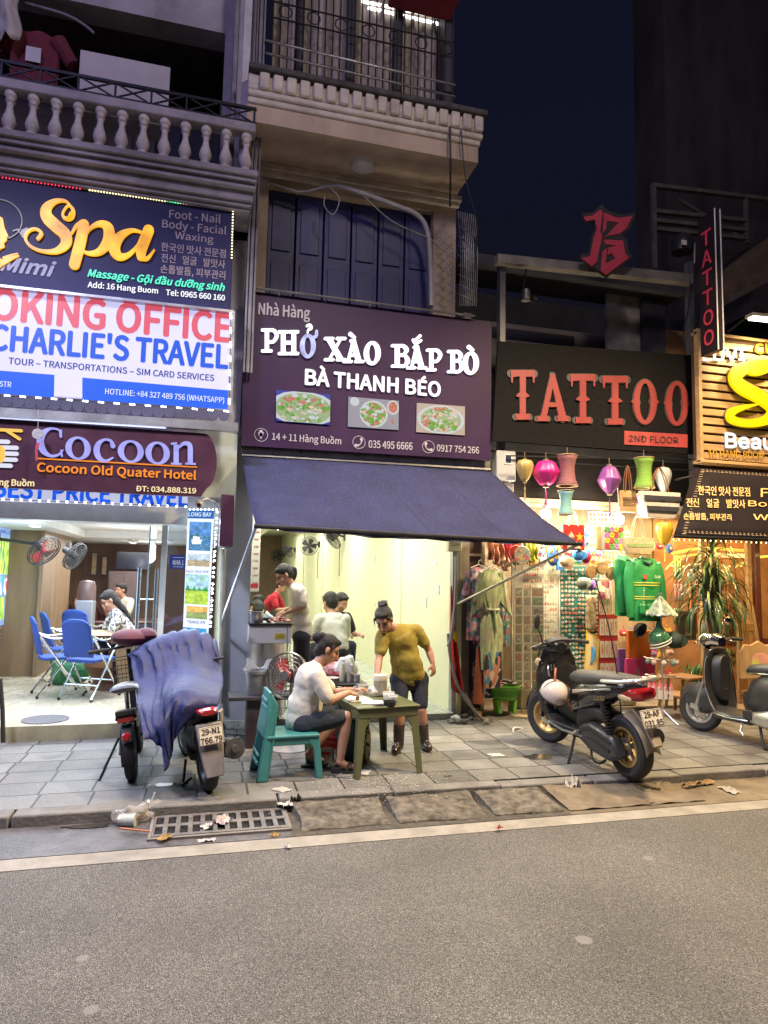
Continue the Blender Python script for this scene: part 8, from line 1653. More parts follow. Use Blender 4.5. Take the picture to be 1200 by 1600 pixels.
robe(748,886,1000,40,42,7.62,pinkf,'pink and teal floral robe behind the sage robe',belt=False,seed=2);robe(757,888,1090,34,40,7.70,navyf,'long navy floral robe hanging below the sage robe',False,False,seed=4);robe(768,890,1046,46,36,7.48,sage,'sage green silk robe with tied belt at the front of the rail',seed=1)
robe(786,930,1010,22,22,7.8,speck('teal_pink',[(.10,.32,.40),(.5,.2,.2),(.55,.5,.4),(.1,.3,.2)],22,.7),'short teal and pink patterned top behind the robes',False,False,seed=6)
tote(757,783,1018,1075,None,7.45,speck('stripe_bag',[(.02,.02,.03),(.40,.16,.10),(.05,.18,.28),(.45,.36,.28),(.02,.02,.02)],10,.7,stretch=(2,1,1)),'black striped ethnic shoulder bag under the robes',ink)
for i,(px,py,w_,h_,col,lab)in enumerate(((775,862,24,34,(.55,.26,.16),'peach scarf bunch hanging above the robes'),(797,858,20,36,(.50,.04,.09),'crimson velvet dress hanging by the awning edge'),(829,858,20,38,(.36,.36,.05),'olive yellow scarf beside the round fan'),(790,878,22,22,(.58,.42,.30),'cream and peach scarf over the hangers'),(843,846,18,26,(.55,.50,.40),'white cartoonless printed cloth above the cream board'))):
 a,b_=P(px-w_/2,py-h_/2,7.6),P(px+w_/2,py+h_/2,7.6);lab=lab.replace('cartoonless ','')
 mb=MB();mb.grid(lambda u,v:(a.x+(b_.x-a.x)*(u+.06*math.sin(v*7+i)),7.6+.05*math.sin(u*19+i*2)+.02*math.sin(v*9),b_.z+(a.z-b_.z)*v+.03*math.sin(u*9)),40,10)
 tag(mb.build('scarf',mat('scarf_%d'%i,col,.6,var=.45,scale=14),solid=.006,smooth=70),lab,'scarf')
for px,py,r_,cols,lab in((816,867,15,[(.20,.25,.26),(.28,.33,.34),(.45,.14,.20),(.5,.42,.2),(.24,.3,.3)],'round grey silk fan with flower print'),(806,864,13,[(.40,.03,.03),(.46,.05,.04),(.38,.02,.03)],'round red silk fan behind the grey one')):
 c=P(px,py,7.4-(.04 if r_==15 else 0));t=thing('hand_fan',lab,'hand fan',c);r=sz(r_,7.4);m=MB();m.lathe([(0,-.004),(r,-.004),(r,.004),(0,.004)],28,(0,0,0),(0,1,.1));m.build('disc',speck('fan_'+lab[6:10].strip(),cols,26,.5),t);m=MB();m.tube([(r*math.cos(a*.2618),0,r*math.sin(a*.2618))for a in range(24)],.006,6,True);m.cyl((0,0,-r),(0,0,-r-.12),.008,n=6);m.build('rim',MATS['cane'],t)
c=P(864,868,7.5);t=thing('sunflower_bag','blue pouch printed with yellow sunflowers','bag',c);m=MB();m.ball((0,0,0),(.085,.03,.13),18);m.build('body',mat('pouch_blue',(.04,.16,.50),.7),t)
for dx,dz in((-.03,.05),(.04,-.02),(-.03,-.06),(.05,.08)):m=MB();m.ball((dx,-.027,dz),(.026,.006,.026),12);f=m.build('sunflower_print',MATS['petal_yellow'],t);m=MB();m.ball((dx,-.034,dz),(.011,.003,.011),10);m.build('flower_centre',mat('flower_brown',(.1,.04,.02),.7),f)
def capn(px,py,col,lab,rz,Y=7.35,s=1.):
 t=thing('cap',lab,'cap',P(px,py,Y),R(rz),'baseball caps');t.rotation_euler=(R(70),0,R(rz));m_=mat('cap_%d_%d_%d'%tuple(int(c*99)for c in col),col,.8,var=.12);s*=.82;m=MB();m.lathe([(.085*s*math.sin(a*.1963),.09*s*math.cos(a*.1963))for a in range(9)],20);m.build('crown',m_,t);m=MB();m.grid(lambda u,v:(.082*s*math.cos((u-.5)*2.2)*(1+.75*v*math.cos((u-.5)*2.2)),.085*s*math.sin((u-.5)*2.2),-.012*v),14,4);m.build('visor',m_,t,solid=.006)
capn(904,868,(.04,.22,.50),'sky blue cap under the star tote',-60);capn(917,872,(.42,.02,.025),'red cap next to the sky blue cap',-100);capn(922,866,(.05,.16,.42),'deeper blue cap behind the red cap',-120,7.45);capn(884,878,(.50,.36,.24),'beige woven cap left of the blue caps',-70);capn(911,912,(.14,.16,.13),'grey-green cap hung over the magnet board',-75,7.6,1.15);capn(926,915,(.16,.06,.26),'purple cap beside the grey-green one',-110,7.65)
def jacket(px,y0,y1,w_,Y,lab,rz,logo):
 top,bot=P(px,y0,Y),P(px,y1,Y);h=top.z-bot.z;r=sz(w_,Y)/2;t=thing('jacket',lab,'jacket',(top.x,Y,bot.z),R(rz),'green rider jackets');g=mat('jacket_green',(.015,.25,.065),.6,var=.2,scale=7,bump=.6,bscale=12)
 def f(u,v):
  a=6.2832*u;k=.62+.38*min(1,v*7);return(r*k*math.copysign(abs(math.cos(a))**.7,math.cos(a))*(1+.03*math.sin(v*16+u*20)),.085*math.sin(a)*k*(1+.12*math.sin(u*40+v*9)),h*(1-v))
 m=MB();m.grid(f,60,20);m.build('front',g,t,smooth=70)
 for s_ in(-1,1):m=MB();m.tube([(s_*r*.78,0,h*.92),(s_*r*1.0,.0,h*.70),(s_*r*1.06,-.02,h*.36),(s_*r*1.03,-.03,h*.06)],[.06,.062,.055,.045],14,smooth=4);m.build('sleeve',g,t,smooth=70)
 m=MB();m.tube([(-.07,-.02,h*.98),(-.05,-.075,h*.93),(0,-.09,h*.90),(.05,-.075,h*.93),(.07,-.02,h*.98),(0,.05,h*1.01)],.02,8,True);m.build('collar',mat('collar_dark',(.01,.06,.03),.7),t)
 ys=mat('reflect_yellow',(.62,.62,.10),.4)
 for z in(.60,.56,.38,.345):m=MB();m.grid(lambda u,v:(r*.92*(2*u-1),-.090*math.sqrt(max(.02,1-(.93*(2*u-1))**2))*1.12-.004,h*(z+.014*v)),18,1);m.build('stripe',ys,t)
 m=MB();
 for i in range(3):m.grid(lambda u,v:(-r*.7+r*.52*i+r*.4*u,-.10-.004*math.sin(3.14*u),h*(.10+.18*v)),6,4)
 m.build('pocket',g,t,solid=.006)
 if logo:
  m=MB();wtext(m,'Grab',(r*.28,-.105,h*.68),(1,0,0),(0,0,1),r*.40,.040,n=(0,-1,0),bold=.01,shear=.1);m.build('lettering',mat('logo_pale',(.6,.72,.62),.5),t,smooth=0);m=MB();m.box(-r*.45,-r*.22,-.108,-.104,h*.665,h*.73);o=m.build('flag_patch',MATS['flag_red'],t);m=MB();star5(m,-r*.335,h*.697,.012,-.1105);m.build('star',MATS['star_yellow'],o)
 m=MB();m.tube([(0,0,h*.99),(0,0,h*1.06),(.03,0,h*1.09)],.005,6);m.build('hanger',MATS['hanger_white'],t)
 return t
jk=jacket(974,869,962,46,7.35,'green jacket hanging half hidden behind the front one',35,False);jacket(1006,872,970,68,7.12,'green rider jacket with yellow stripes and chest flag, in front',4,True)
m=MB();wtext(m,'Grab',P(957,945,7.1),(.1,0,1),(-1,0,0),.22,.05,n=(0,-1,0),bold=.02,shear=.1,lift=.11);m.build('lettering',MATS['logo_pale'],jk,True,smooth=0)
c=G(1036,1128,0);hsn=thing('hat_stand','thin metal display stand holding wrapped hats at the pavement edge','stand',(c.x,c.y,0));zt_h=P(1032,925,c.y).z
m=MB();m.cyl((0,0,0),(0,0,zt_h-.05),.011,n=8)
for i in range(4):a=i*1.57+.4;m.tube([(0,0,.14),(.13*math.cos(a),.13*math.sin(a),.04),(.19*math.cos(a),.19*math.sin(a),0)],.007,6)
for z in(P(1035,1057,c.y).z,P(1035,1030,c.y).z):
 for i in range(8):a=i*.785;m.tube([(0,0,z-.01),(.20*math.cos(a),.20*math.sin(a),z+.01)],.004,5)
m.build('frame',mat('stand_chrome',(.6,.58,.52),.3,.8),hsn)
film_m=mat('wrapped_hat',(.40,.46,.33),.12,coat=1,var=.7,scale=14,bump=1,bscale=18);filmw=mat('wrap_shine',(.55,.58,.5),.1,.4,var=.3)
q=P(1032,960,c.y);t=thing('conical_hat','plastic-wrapped green conical hat on top of the stand','hat',q);m=MB();m.grid(lambda u,v:((.02+.175*(1-v))*math.cos(6.2832*u)*(1+.05*math.sin(u*70)),(.02+.175*(1-v))*math.sin(6.2832*u)*(1+.05*math.cos(u*60)),.20*v+.012*math.sin(u*45)),60,8);m.build('cone',film_m,t);m=MB();m.tube([(.185*math.cos(a*.1963),.185*math.sin(a*.1963),.015*math.sin(a*3))for a in range(32)],.014,6,True);m.lathe([(.03,.19),(.012,.22),(.03,.26)],8);m.build('wrap_edge',filmw,t)
q=P(1030,998,c.y);t=thing('wrapped_ball','plastic-wrapped green and white ball below the conical hat','ball',q);m=MB();m.ball((0,0,0),(.135,.125,.12),24);m.lathe([(.02,.22),(.05,.13),(.11,.06)],14);m.v=[tuple(Vector(v)*(1+.10*noise.noise(Vector(v)*14)))for v in m.v];m.build('body',mat('wrapped_green',(.05,.16,.08),.12,coat=1,var=.5,scale=9),t);m=MB()
for k in(.0,.035):m.tube([(.135*math.cos(a*.26)*.98,-.118*math.sin(a*.26)-.01,-.06+.05*math.cos(a*.26)+k)for a in range(13)],.007,6)
m.build('stripe',mat('stripe_white',(.62,.62,.6),.3),t)
capn(1003,985,(.035,.04,.045),'charcoal cap on the left arm of the hat stand',200,c.y+.05,1.3);capn(1052,1000,(.03,.05,.035),'dark green cap on the right arm of the hat stand',-20,c.y,1.5)
rr_=random.Random(2)
for i in range(9):
 a=i*.7;z=P(1035,1031,c.y).z;o=MB();o.ball((0,0,0),.033,10);o=o.build('plush_charm',mat('plush_%d'%(i%3),[(.5,.48,.42),(.16,.26,.22),(.52,.36,.34)][i%3],.9,var=.3,scale=30,bump=1,bscale=60));o.location=(c.x+.16*math.cos(a),c.y+.16*math.sin(a),z-.02);tag(o,('off-white','sea green','pink')[i%3]+' fluffy charm on the hat stand ring','charm',('off-white','sea green','pink')[i%3]+' fluffy charms')
for i in range(8):
 a=2.2+i*.36;z=P(1035,1060,c.y).z;t=thing('keychain_pack','white and pink tasselled keychain hanging from the stand hooks','keychain',(c.x+.19*math.cos(a)-.02,c.y-.18*abs(math.sin(a)),z-.2),0,'tasselled keychains');o=MB();o.box(-.018,.018,-.008,.008,-.01,.13);o.build('pack',mat('pack_white',(.58,.54,.5),.4,var=.2,scale=30),t);o=MB();o.cyl((0,0,.13),(0,0,.2),.004,n=5);o.lathe([(.0,.17),(.012,.15),(.016,.10),(0,.10)],8);o.build('tassel',mat('tassel_pink',(.55,.10,.16),.7),t)
c=P(790,1090,7.6);cs=thing('plastic_basket','lime green perforated basket on legs beside the robes','basket',(c.x,7.62,SZ-.06));zt_=P(790,1070,7.6).z-SZ+.06;lim=mat('lime_plastic',(.12,.40,.03),.4);m=MB();m.lathe([(0,.16),(.12,.16),(.16,.2),(.19,zt_-.02),(.205,zt_),(.18,zt_)],30);m.build('bowl',lim,cs)
m=MB()
for j in range(4):
 for i in range(30):a=i*.2094+.1*j;r=.165+.007*j;z=.215+(zt_-.25)*(j)/4;m.obox((r*1.01*math.cos(a),r*1.01*math.sin(a),z),(.006,.014,.014),(0,0,a))
m.build('holes',mat('hole_dark',(.02,.08,.01),.8),cs,smooth=0)
for s_ in(-1,1):m=MB();m.obox((s_*.10,0,.08),(.04,.16,.16),(0,s_*.12,0));m.build('leg',lim,cs,bevel=.01)
for i in range(3):o=MB().obox((0,0,0),(.22,.16,.012),(.05*i,.1*i-.1,.3*i)).build('magazine',[mat('mag_%d'%i,[(.55,.5,.45),(.5,.3,.28),(.08,.07,.07)][i],.5,var=.3,scale=20)][0]);o.location=(c.x+.02*i,7.6,cs.location.z+zt_+.02+.016*i);tag(o,('white printed sheet at the bottom of the basket pile','pinkish magazine in the middle of the basket pile','dark folder topmost in the basket pile')[i],'magazine')
a,b_=P(698,915,7.6),P(719,1078,7.55);t=thing('flag','furled red flag with a yellow star corner hanging by the door track','flag',(a.x,7.6,b_.z));h=a.z-b_.z;m=MB();m.grid(lambda u,v:(.05+(.015+.16*(1-v)**1.2)*u+.02*(1-v),.03*math.sin(u*13+v*3)*(1.1-v),h*v-.10*u*(1-v)),20,12);m.build('cloth',mat('flag_cloth',(.42,.015,.02),.8,var=.3),t,solid=.004,smooth=70);m=MB();m.prism([(.07,-.045,h*.50),(.115,-.045,h*.45),(.13,-.045,h*.53),(.095,-.045,h*.57)],(0,.003,0));m.build('star',MATS['star_yellow'],t)
for pts,r,mm_,lab in(([(713,870),(712,930),(706,990),(700,1010)],.02,'cable_grey','grey cable dropping behind the red flag'),([(700,990),(704,1030),(716,1072),(736,1105),(757,1127)],.017,'cable_grey','ribbed grey conduit curving down to the rubble'),([(726,1085),(738,1105),(748,1128)],.018,'cable_grey','short grey pipe stub end leaning in the rubble')):
 tag(MB().tube([P(x,y,7.5-.03*i)for i,(x,y)in enumerate(pts)],r,10,smooth=6).build('pipe',mat('pipe_ribbed',(.22,.21,.20),.5,var=.2,bump=.6,bscale=120)),lab,'pipe')
tag(MB().obox((0,0,0),(.05,.045,.09),(0,.1,.3)).build('brick',mat('terracotta',(.42,.17,.09),.8,var=.2,scale=20)),'small terracotta block at the conduit foot','brick').location=G(748,1118,.05)
for i in range(12):px,py=700+rr_.uniform(0,60),1112+rr_.uniform(0,18);o=crumple('rubble_stone',G(px,py,.02),rr_.uniform(.025,.055),mat('rubble_%d'%(i%2),[(.06,.06,.055),(.18,.16,.13)][i%2],.9,var=.5),('dark','pale')[i%2]+' broken stone in the rubble patch by the shop door','stone',i,.7);o['group']=('dark','pale')[i%2]+' rubble stones'
for i,(px,py)in enumerate(((703,1112),(722,1108),(712,1122))):crumple('plastic_litter',G(px,py,.05),.06,foil,('left','right','front')[i]+' piece of crumpled clear plastic on the rubble by the door track','litter',20+i,.6)
blob(735,1128,.004,.42,.16,12,'dirt_patch',mat('dirt',(.06,.05,.04),.9,var=.5,scale=14,bump=1));blob(830,1118,.003,.35,.14,15,'dirt_patch',mat('sand',(.30,.23,.14),.9,var=.3,scale=14))
a,b_=P(737,1012,7.5),P(755,1102,7.45);tag(MB().prism([(a.x+.07,7.5,a.z),(b_.x,7.5,a.z-.03),(b_.x+.02,7.46,b_.z),(a.x,7.44,b_.z+.02)],(0,.03,0)).build('leaning_plank',mat('red_brown',(.22,.06,.03),.6,var=.2),bevel=.005),'red-brown wooden panel leaning by the maroon door','panel')
c=P(700,1000,7.8);tag(MB().tube([P(820,1140,7.0),P(805,1137,6.9),P(803,1144,6.85),P(825,1150,6.8)],.012,8,smooth=5).build('hose',mat('hose_grey',(.42,.42,.40),.5)),'coil of grey hose on the pavement by the front scooter wheel','hose')
a,b_=P(776,703,7.35),P(806,752,7.35);t=thing('meter_box','grey electric meter box with a dark window beside the lanterns','meter box',(a.x,7.35,b_.z));w_,h=b_.x-a.x,a.z-b_.z;m=MB();m.box(0,w_,0,.18,0,h);m.build('case',mat('meter_grey',(.36,.37,.38),.5,var=.1),t,bevel=.01);m=MB();m.box(w_*.40,w_*.80,-.006,0,h*.55,h*.90);m.k=1;m.box(w_*.46,w_*.74,-.009,-.0061,h*.60,h*.85);m.build('window',[mat('meter_rim',(.5,.5,.5),.4),mat('meter_dark',(.03,.04,.06),.15)],t);m=MB();m.box(w_*.48,w_*.66,-.003,-.0005,h*.3,h*.32);m.box(w_*.56,w_*.58,-.0034,-.0009,h*.22,h*.40);m.build('mark',MATS['meter_rim'],t,smooth=0)
a,b_=P(780,754,7.4),P(803,775,7.4);tag(MB().box(a.x,b_.x,7.4,7.5,b_.z,a.z).build('junction_box',mat('junction_pale',(.45,.44,.40),.5),bevel=.008),'pale junction box under the grey meter box','junction box')
a,b_=P(701,842,7.55),P(722,862,7.55);t=thing('number_box','cream wall box with a handwritten number over the cables','box',(a.x,7.55,b_.z));w_,h=b_.x-a.x,a.z-b_.z;m=MB();m.box(0,w_,0,.1,0,h);m.build('case',mat('box_cream',(.55,.50,.32),.6),t,bevel=.008);m=MB();wtext(m,'522H',(w_*.2,-.001,h*.45),(1,0,0),(0,0,1),w_*.6,h*.28,n=(0,-1,0),bold=0,shear=.15);m.build('lettering',ink,t,smooth=0)
sl2=thing('stage_lamp','unlit black spotlight hanging under the metal sign beam','spotlight',P(822,462,7.3));m=MB();m.cyl((0,0,.07),(0,0,-.06),.055,.065,16);m.build('barrel',satin,sl2);m=MB();m.lathe([(0,-.002),(.055,0),(.055,.004)],16,(0,0,-.062));m.build('lens',mat('lamp_lens',(.25,.25,.3),.1),sl2);m=MB();m.tube([(0,.07,.0),(0,.07,.14),(0,0,.34)],.012,6);m.cyl((.08,0,-.03),(.13,0,-.05),.04,n=10);m.build('bracket',iron,sl2)
c=P(1066,380,8.0);t=thing('work_light','dark round lamp housing with white label under the canopy frame','lamp',c);m=MB();m.lathe([(0,.12),(.12,.10),(.16,0),(.15,-.14),(0,-.14)],20);m.build('housing',mat('housing_dark',(.03,.03,.03),.35,coat=.3),t);m=MB();m.box(-.14,-.06,-.17,-.155,-.12,-.05);m.build('label_plate',paper,t);m=MB();m.tube([(.14,0,.02),(.17,-.05,.0),(.16,-.05,-.3)],.012,6);m.build('cable',cable_g,t)
tag(MB().tube([P(1078,440,7.3),P(1076,480,7.3),P(1068,520,7.3),P(1073,555,7.2)],.010,6,smooth=5).tube([P(1082,500,7.2),P(1092,540,7.1)],.01,6).build('cable',cable),'black cables twisting down beside the blade sign','cable')
tuf=lambda*a,**k:tuft(*a,**k)
c=G(1108,1102,0);dr=thing('dracaena','tall dracaena with drooping strap leaves in front of the spa window','plant',(c.x+.05,7.0,0));Yd_=7.0
lf=mat('strap_leaf',(.038,.085,.026),.38,var=.45,scale=3,coat=.15);lf2=mat('strap_leaf_pale',(.20,.22,.07),.42,var=.4,scale=3)
pts=[P(1118,1100,Yd_),P(1119,1000,Yd_),P(1114,930,Yd_),P(1111,850,Yd_)];m=MB();m.tube([p for p in pts],[.035,.032,.028,.02],10,smooth=4);m.tube([P(1119,1000,Yd_),P(1126,940,Yd_+.05),P(1121,890,Yd_+.06)],[.028,.024,.018],10,smooth=4);m.tube([P(1117,1010,Yd_),P(1106,960,Yd_-.06),P(1104,920,Yd_-.06)],[.028,.022,.018],10,smooth=4);m.build('trunk',mat('bark_grey',(.16,.12,.09),.9,var=.4,scale=20),dr,True)
def crown(top,n,L_,seed,droop):
 r=random.Random(seed);mb=MB()
 for i in range(n):
  t_=r.random();a=r.uniform(0,6.28);b0=top+Vector((0,0,-.38*t_));el=R(78)*(1-t_)+R(5)*t_+r.uniform(-.2,.2);l=L_*r.uniform(.7,1.1);d=Vector((math.cos(a),math.sin(a),0));sd=Vector((-d.y,d.x,0));p=b0.copy();an=el;mb.k=1 if r.random()<.16 else 0;vs=[];k=9;st=l/k
  tw=r.uniform(-.5,.5);wd=r.uniform(.011,.018)
  for j in range(k+1):
   q=j/k;w_=wd*(.55+.45*math.sin(math.pi*min(1,q*1.6+.1))if q<.6 else 1)*(1-q**3)+.0008
   ss=(sd*math.cos(tw*q)+Vector((0,0,math.sin(tw*q))));up=ss.cross(d*math.cos(an)+Vector((0,0,math.sin(an))))
   vs+=[p+ss*w_,p+up*w_*.25,p-ss*w_];p=p+(d*math.cos(an)+Vector((0,0,math.sin(an))))*st;an-=droop*(.5+q)*(1.2-.4*q)/k*3.0;an=max(an,R(-86))
  mb.add(vs,[(3*j+a_,3*j+a_+1,3*j+a_+4,3*j+a_+3)for j in range(k)for a_ in(0,1)])
 mb.build('crown',[lf,lf2],dr,True,smooth=60)
crown(P(1111,850,Yd_),95,.66,1,1.0);crown(P(1122,905,Yd_+.05),80,.72,2,1.1);crown(P(1105,915,Yd_-.06),95,.74,3,1.1)
pot=MB();pot.lathe([(0,0),(.15,0),(.2,.26),(.21,.28),(.18,.28),(.17,.24),(0,.24)],24);pot.build('pot',mat('pot_dark',(.05,.04,.035),.6),dr)
tuft('spiky_plant',G(1085,1105,0),40,.5,.26,leaf,'low spiky plant at the foot of the dracaena by the hat stand','plant',5,.012);tuft('shrub',G(1145,1098,0)+Vector((0,.1,.25)),46,.45,.28,leaf,'bushy green shrub behind the retro scooter','plant',7,.02)
for i,(x0,x1,y0,y1,col,lab)in enumerate(((1052,1066,868,905,(.42,.50,.12),'lime green poster inside the spa window'),(1052,1068,912,940,(.55,.25,.18),'salmon poster below the lime one'),(1075,1095,905,990,(.60,.22,.05),'orange curtain panel behind the dracaena'),(1128,1150,900,1010,(.55,.18,.04),'deep orange drape behind the dracaena leaves'),(1052,1066,950,975,(.30,.36,.14),'mossy green leaflet low in the spa window'))):
 a,b_=P(x0,y0,8.1),P(x1,y1,8.1);m=MB();m.grid(lambda u,v:(a.x+(b_.x-a.x)*u,8.1+.012*math.sin(u*22),b_.z+(a.z-b_.z)*v),20,2);tag(m.build('poster' if i in(0,1,4)else 'drape',mat('spa_c%d'%i,col,.7,var=.35,scale=10),solid=.004),lab,'poster' if i in(0,1,4)else 'drape')
neon=MB();neon.tube([P(1050,865,8.0),P(1100,857,8.0),P(1180,862,8.0)],.02,8,smooth=3);neon.tube([P(1150,885,7.9),P(1180,872,7.9),P(1215,868,7.9)],.016,8,smooth=4);neon.tube([P(1040,890,7.95),P(1060,872,7.95),P(1090,866,7.95)],.014,8,smooth=4)
tag(neon.build('neon_tube',glow('neon_yellow',(1,.62,.08),1.6)),'yellow neon tubes curving inside the spa window','neon')
for i in range(14):q=P(1050+i*9,884+2*math.sin(i*1.3),8.2);m=MB();m.ball(q,.014,6);o=m.build('fairy_light',glow('fairy',(1,.75,.35),4));tag(o,'tiny warm fairy light on the string in the spa window','fairy light','fairy lights')
a,b_=P(1058,955,7.6),P(1088,1000,7.6);t=thing('chalk_sign','dark board with pale nail lettering leaning in the spa window','sign',(a.x,7.6,b_.z));m=MB();m.box(0,b_.x-a.x,0,.02,0,a.z-b_.z);m.build('panel',mat('chalk_dark',(.05,.03,.02),.7),t);m=MB();wtext(m,'Nail',((b_.x-a.x)*.4,-.001,.05),(1,0,.1),(0,0,1),.09,.05,n=(0,-1,0),bold=.01,shear=.2);m.build('lettering',mat('chalk_pale',(.55,.42,.3),.7),t,smooth=0)
t=thing('window_lettering','pale nail salon lettering on the spa window glass','lettering',P(1163,955,7.69));m=MB()
for s_,y,w_ in(('EL',947,16),('NAI',962,18)):a=P(1163,y+5,7.695);wtext(m,s_,a,(1,0,0),(0,0,1),sz(w_,7.7),sz(11,7.7),n=(0,-1,0),bold=.02)
m.build('letters',mat('glass_gold',(.42,.30,.18),.5),t,True,smooth=0)
a,b_=P(1157,1004,6.9),P(1215,1060,6.9);t=thing('wooden_signboard','tan scalloped wooden board with pink and lime print behind the retro scooter','board',((a.x+b_.x)/2,6.9,b_.z));w_,h=b_.x-a.x,a.z-b_.z
m=MB();m.prism([(-w_/2,0,0),(w_/2,0,0),(w_/2,0,h*.8),(w_*.40,0,h*.95),(w_*.2,0,h*.93),(0,0,h*1.05),(-w_*.2,0,h*.93),(-w_*.40,0,h*.95),(-w_/2,0,h*.75)],(0,.03,0));m.build('panel',mat('tan_board',(.45,.28,.13),.6,var=.15,scale=5),t,bevel=.01);m=MB();m.ball((.02,-.003,h*.5),(w_*.25,.004,h*.22),14);m.build('pink_print',mat('pink_print',(.60,.30,.22),.7),t);m=MB();m.prism([(-w_*.25,-.008,h*.15),(w_*.1,-.008,h*.15),(-w_*.05,-.008,h*.55),(-w_*.2,-.008,h*.5)],(0,.005,0));m.build('lime_print',mat('lime_print',(.5,.52,.12),.7),t)
def wood_stool(px,py,Y,lab,w_=.34,h=.42):
 c=P(px,py,Y);t=thing('wooden_stool',lab,'stool',(c.x,Y,.05),.3);m_=mat('stool_wood',(.30,.16,.07),.5,var=.25);m=MB();m.box(-w_/2,w_/2,-w_/2,w_/2,h-.03,h);m.build('seat',m_,t,bevel=.006)
 for x in(-1,1):
  for y in(-1,1):m=MB();m.bar((x*w_*.42,y*w_*.42,h-.03),(x*w_*.48,y*w_*.48,0),.035,.035);m.build('leg',m_,t)
wood_stool(1072,1060,7.5,'wooden stool behind the hat stand',.36,.40);wood_stool(1060,1090,7.2,'low wooden crate stool by the keychains',.34,.24);
c=P(1195,960,7.4);t=thing('wooden_chair','tan slatted wooden chair by the mahogany spa door','chair',(c.x,7.45,.05),R(10));tw_=mat('chair_oak',(.40,.24,.10),.5,var=.2)
m=MB();m.box(-.22,.22,-.22,.22,.42,.46);m.build('seat',tw_,t,bevel=.006);m=MB();m.box(-.22,.22,.19,.22,.95,1.05);[m.box(x-.018,x+.018,.195,.215,.46,.95)for x in(-.12,0,.12)];m.build('backrest',tw_,t,bevel=.004)
for x in(-.20,.20):m=MB();m.bar((x,.2,1.05),(x,.22,0),.04,.04);m.build('leg',tw_,t);m=MB();m.bar((x,-.2,.42),(x,-.2,0),.04,.04);m.build('leg',tw_,t)
m=MB();m.bar(P(1175,945,7.3),P(1186,1010,7.25),.03,.03);tag(m.build('wooden_post',tw_),'slanting wooden strut before the spa window','strut')
g0,g1,g2g,g3=G(238,1309,ZR),G(447,1301,ZR),G(437,1264,ZR),G(251,1273,ZR)
gx0,gx1,gy0,gy1=(g0.x+g3.x)/2-.02,(g1.x+g2g.x)/2+.02,(g0.y+g1.y)/2,5.11
t=thing('drain_grate','rusty grey drain grate with two rows of slots by the kerb','drain grate',((gx0+gx1)/2,(gy0+gy1)/2,ZR));m=MB();n=11;w_=(gx1-gx0)/n;hw=(gx1-gx0)/2;hy=(gy1-gy0)/2
gm=mat('grate_iron',(.20,.19,.18),.6,.3,var=.35,scale=12,bump=.5,bscale=60,dirt=.4)
for y0,y1 in((-hy,-hy*.82),(-hy*.12,hy*.12),(hy*.82,hy)):m.box(-hw,hw,y0,y1,.004,.024)
for i in range(n+1):x=-hw+w_*i;
for i in range(n+1):
 x=-hw+w_*i;a=max(-hw,x-w_*.2);b_=min(hw,x+w_*.2);m.box(a,b_,-hy*.82,-hy*.12,.004,.0236);m.box(a,b_,hy*.12,hy*.82,.004,.0236)
m.build('grid',gm,t,bevel=.003);m=MB();m.box(-hw+.01,hw-.01,-hy+.01,hy-.01,.0035,.0052);m.build('pit',mat('pit_black',(.012,.011,.012),.9),t,smooth=0)
m=MB();
for s_ in(-1,1):m.box(s_*hw-.015 if s_>0 else-hw-.02,s_*hw+.02 if s_>0 else-hw+.005-.006,-hy-.01,hy,.003,.020)
m.box(-hw-.02,hw+.02,-hy-.03,-hy-.001,.003,.018);m.build('frame',mat('frame_concrete',(.22,.20,.18),.8,var=.3,dirt=.4),t)
c=G(205,1290,ZR);t=thing('rubbish_bag','clear plastic bag of brown food scraps dumped by the drain grate','rubbish bag',(c.x,c.y+.05,ZR));m=MB();rr_=random.Random(6)
for i in range(70):m.ball((max(-.1,min(.1,rr_.gauss(0,.05))),max(-.05,min(.05,rr_.gauss(0,.025))),.025+min(.05,abs(rr_.gauss(0,.025)))),(.016,.008,.007),6)
m.build('scraps',mat('scrap_brown',(.26,.16,.08),.6,var=.5,scale=20),t);m=MB();m.ball((0,0,.05),(.13,.075,.065),24);m.v=[tuple(Vector(v)*(1+.35*noise.noise(Vector(v)*16)))for v in m.v];m.build('bag',film('bag_film',(.72,.70,.66),.30,.2),t,smooth=20)
c=G(233,1275,ZR);t=thing('rubbish_bag','smaller clear bag of scraps with a white straw against the kerb','rubbish bag',(c.x,c.y,ZR));m=MB()
for i in range(40):m.ball((max(-.06,min(.06,rr_.gauss(0,.035))),max(-.04,min(.04,rr_.gauss(0,.02))),.025+min(.045,abs(rr_.gauss(0,.022)))),(.013,.008,.007),6)
m.build('scraps',MATS['scrap_brown'],t);m=MB();m.ball((0,0,.045),(.085,.06,.06),20);m.v=[tuple(Vector(v)*(1+.35*noise.noise(Vector(v)*20)))for v in m.v];m.build('bag',film('bag_film',(.72,.70,.66),.30,.2),t,smooth=20);m=MB();m.cyl((0,0,.06),(.03,0,.16),.006,n=6);m.build('straw',paper,t)
c=G(186,1290,ZR);o=MB().cyl((0,0,.035),(.11,-.03,.04),.035,.045,18).build('plastic_cup',mat('cup_mint',(.50,.56,.50),.3));o.location=c;tag(o,'pale mint plastic cup lying in the gutter','cup')
o=MB().cyl(G(188,1294,ZR+.03),G(234,1299,ZR+.03),.006,n=6).build('straw',mat('straw_orange',(.55,.18,.04),.5));tag(o,'orange drinking straw beside the rubbish bag','straw')
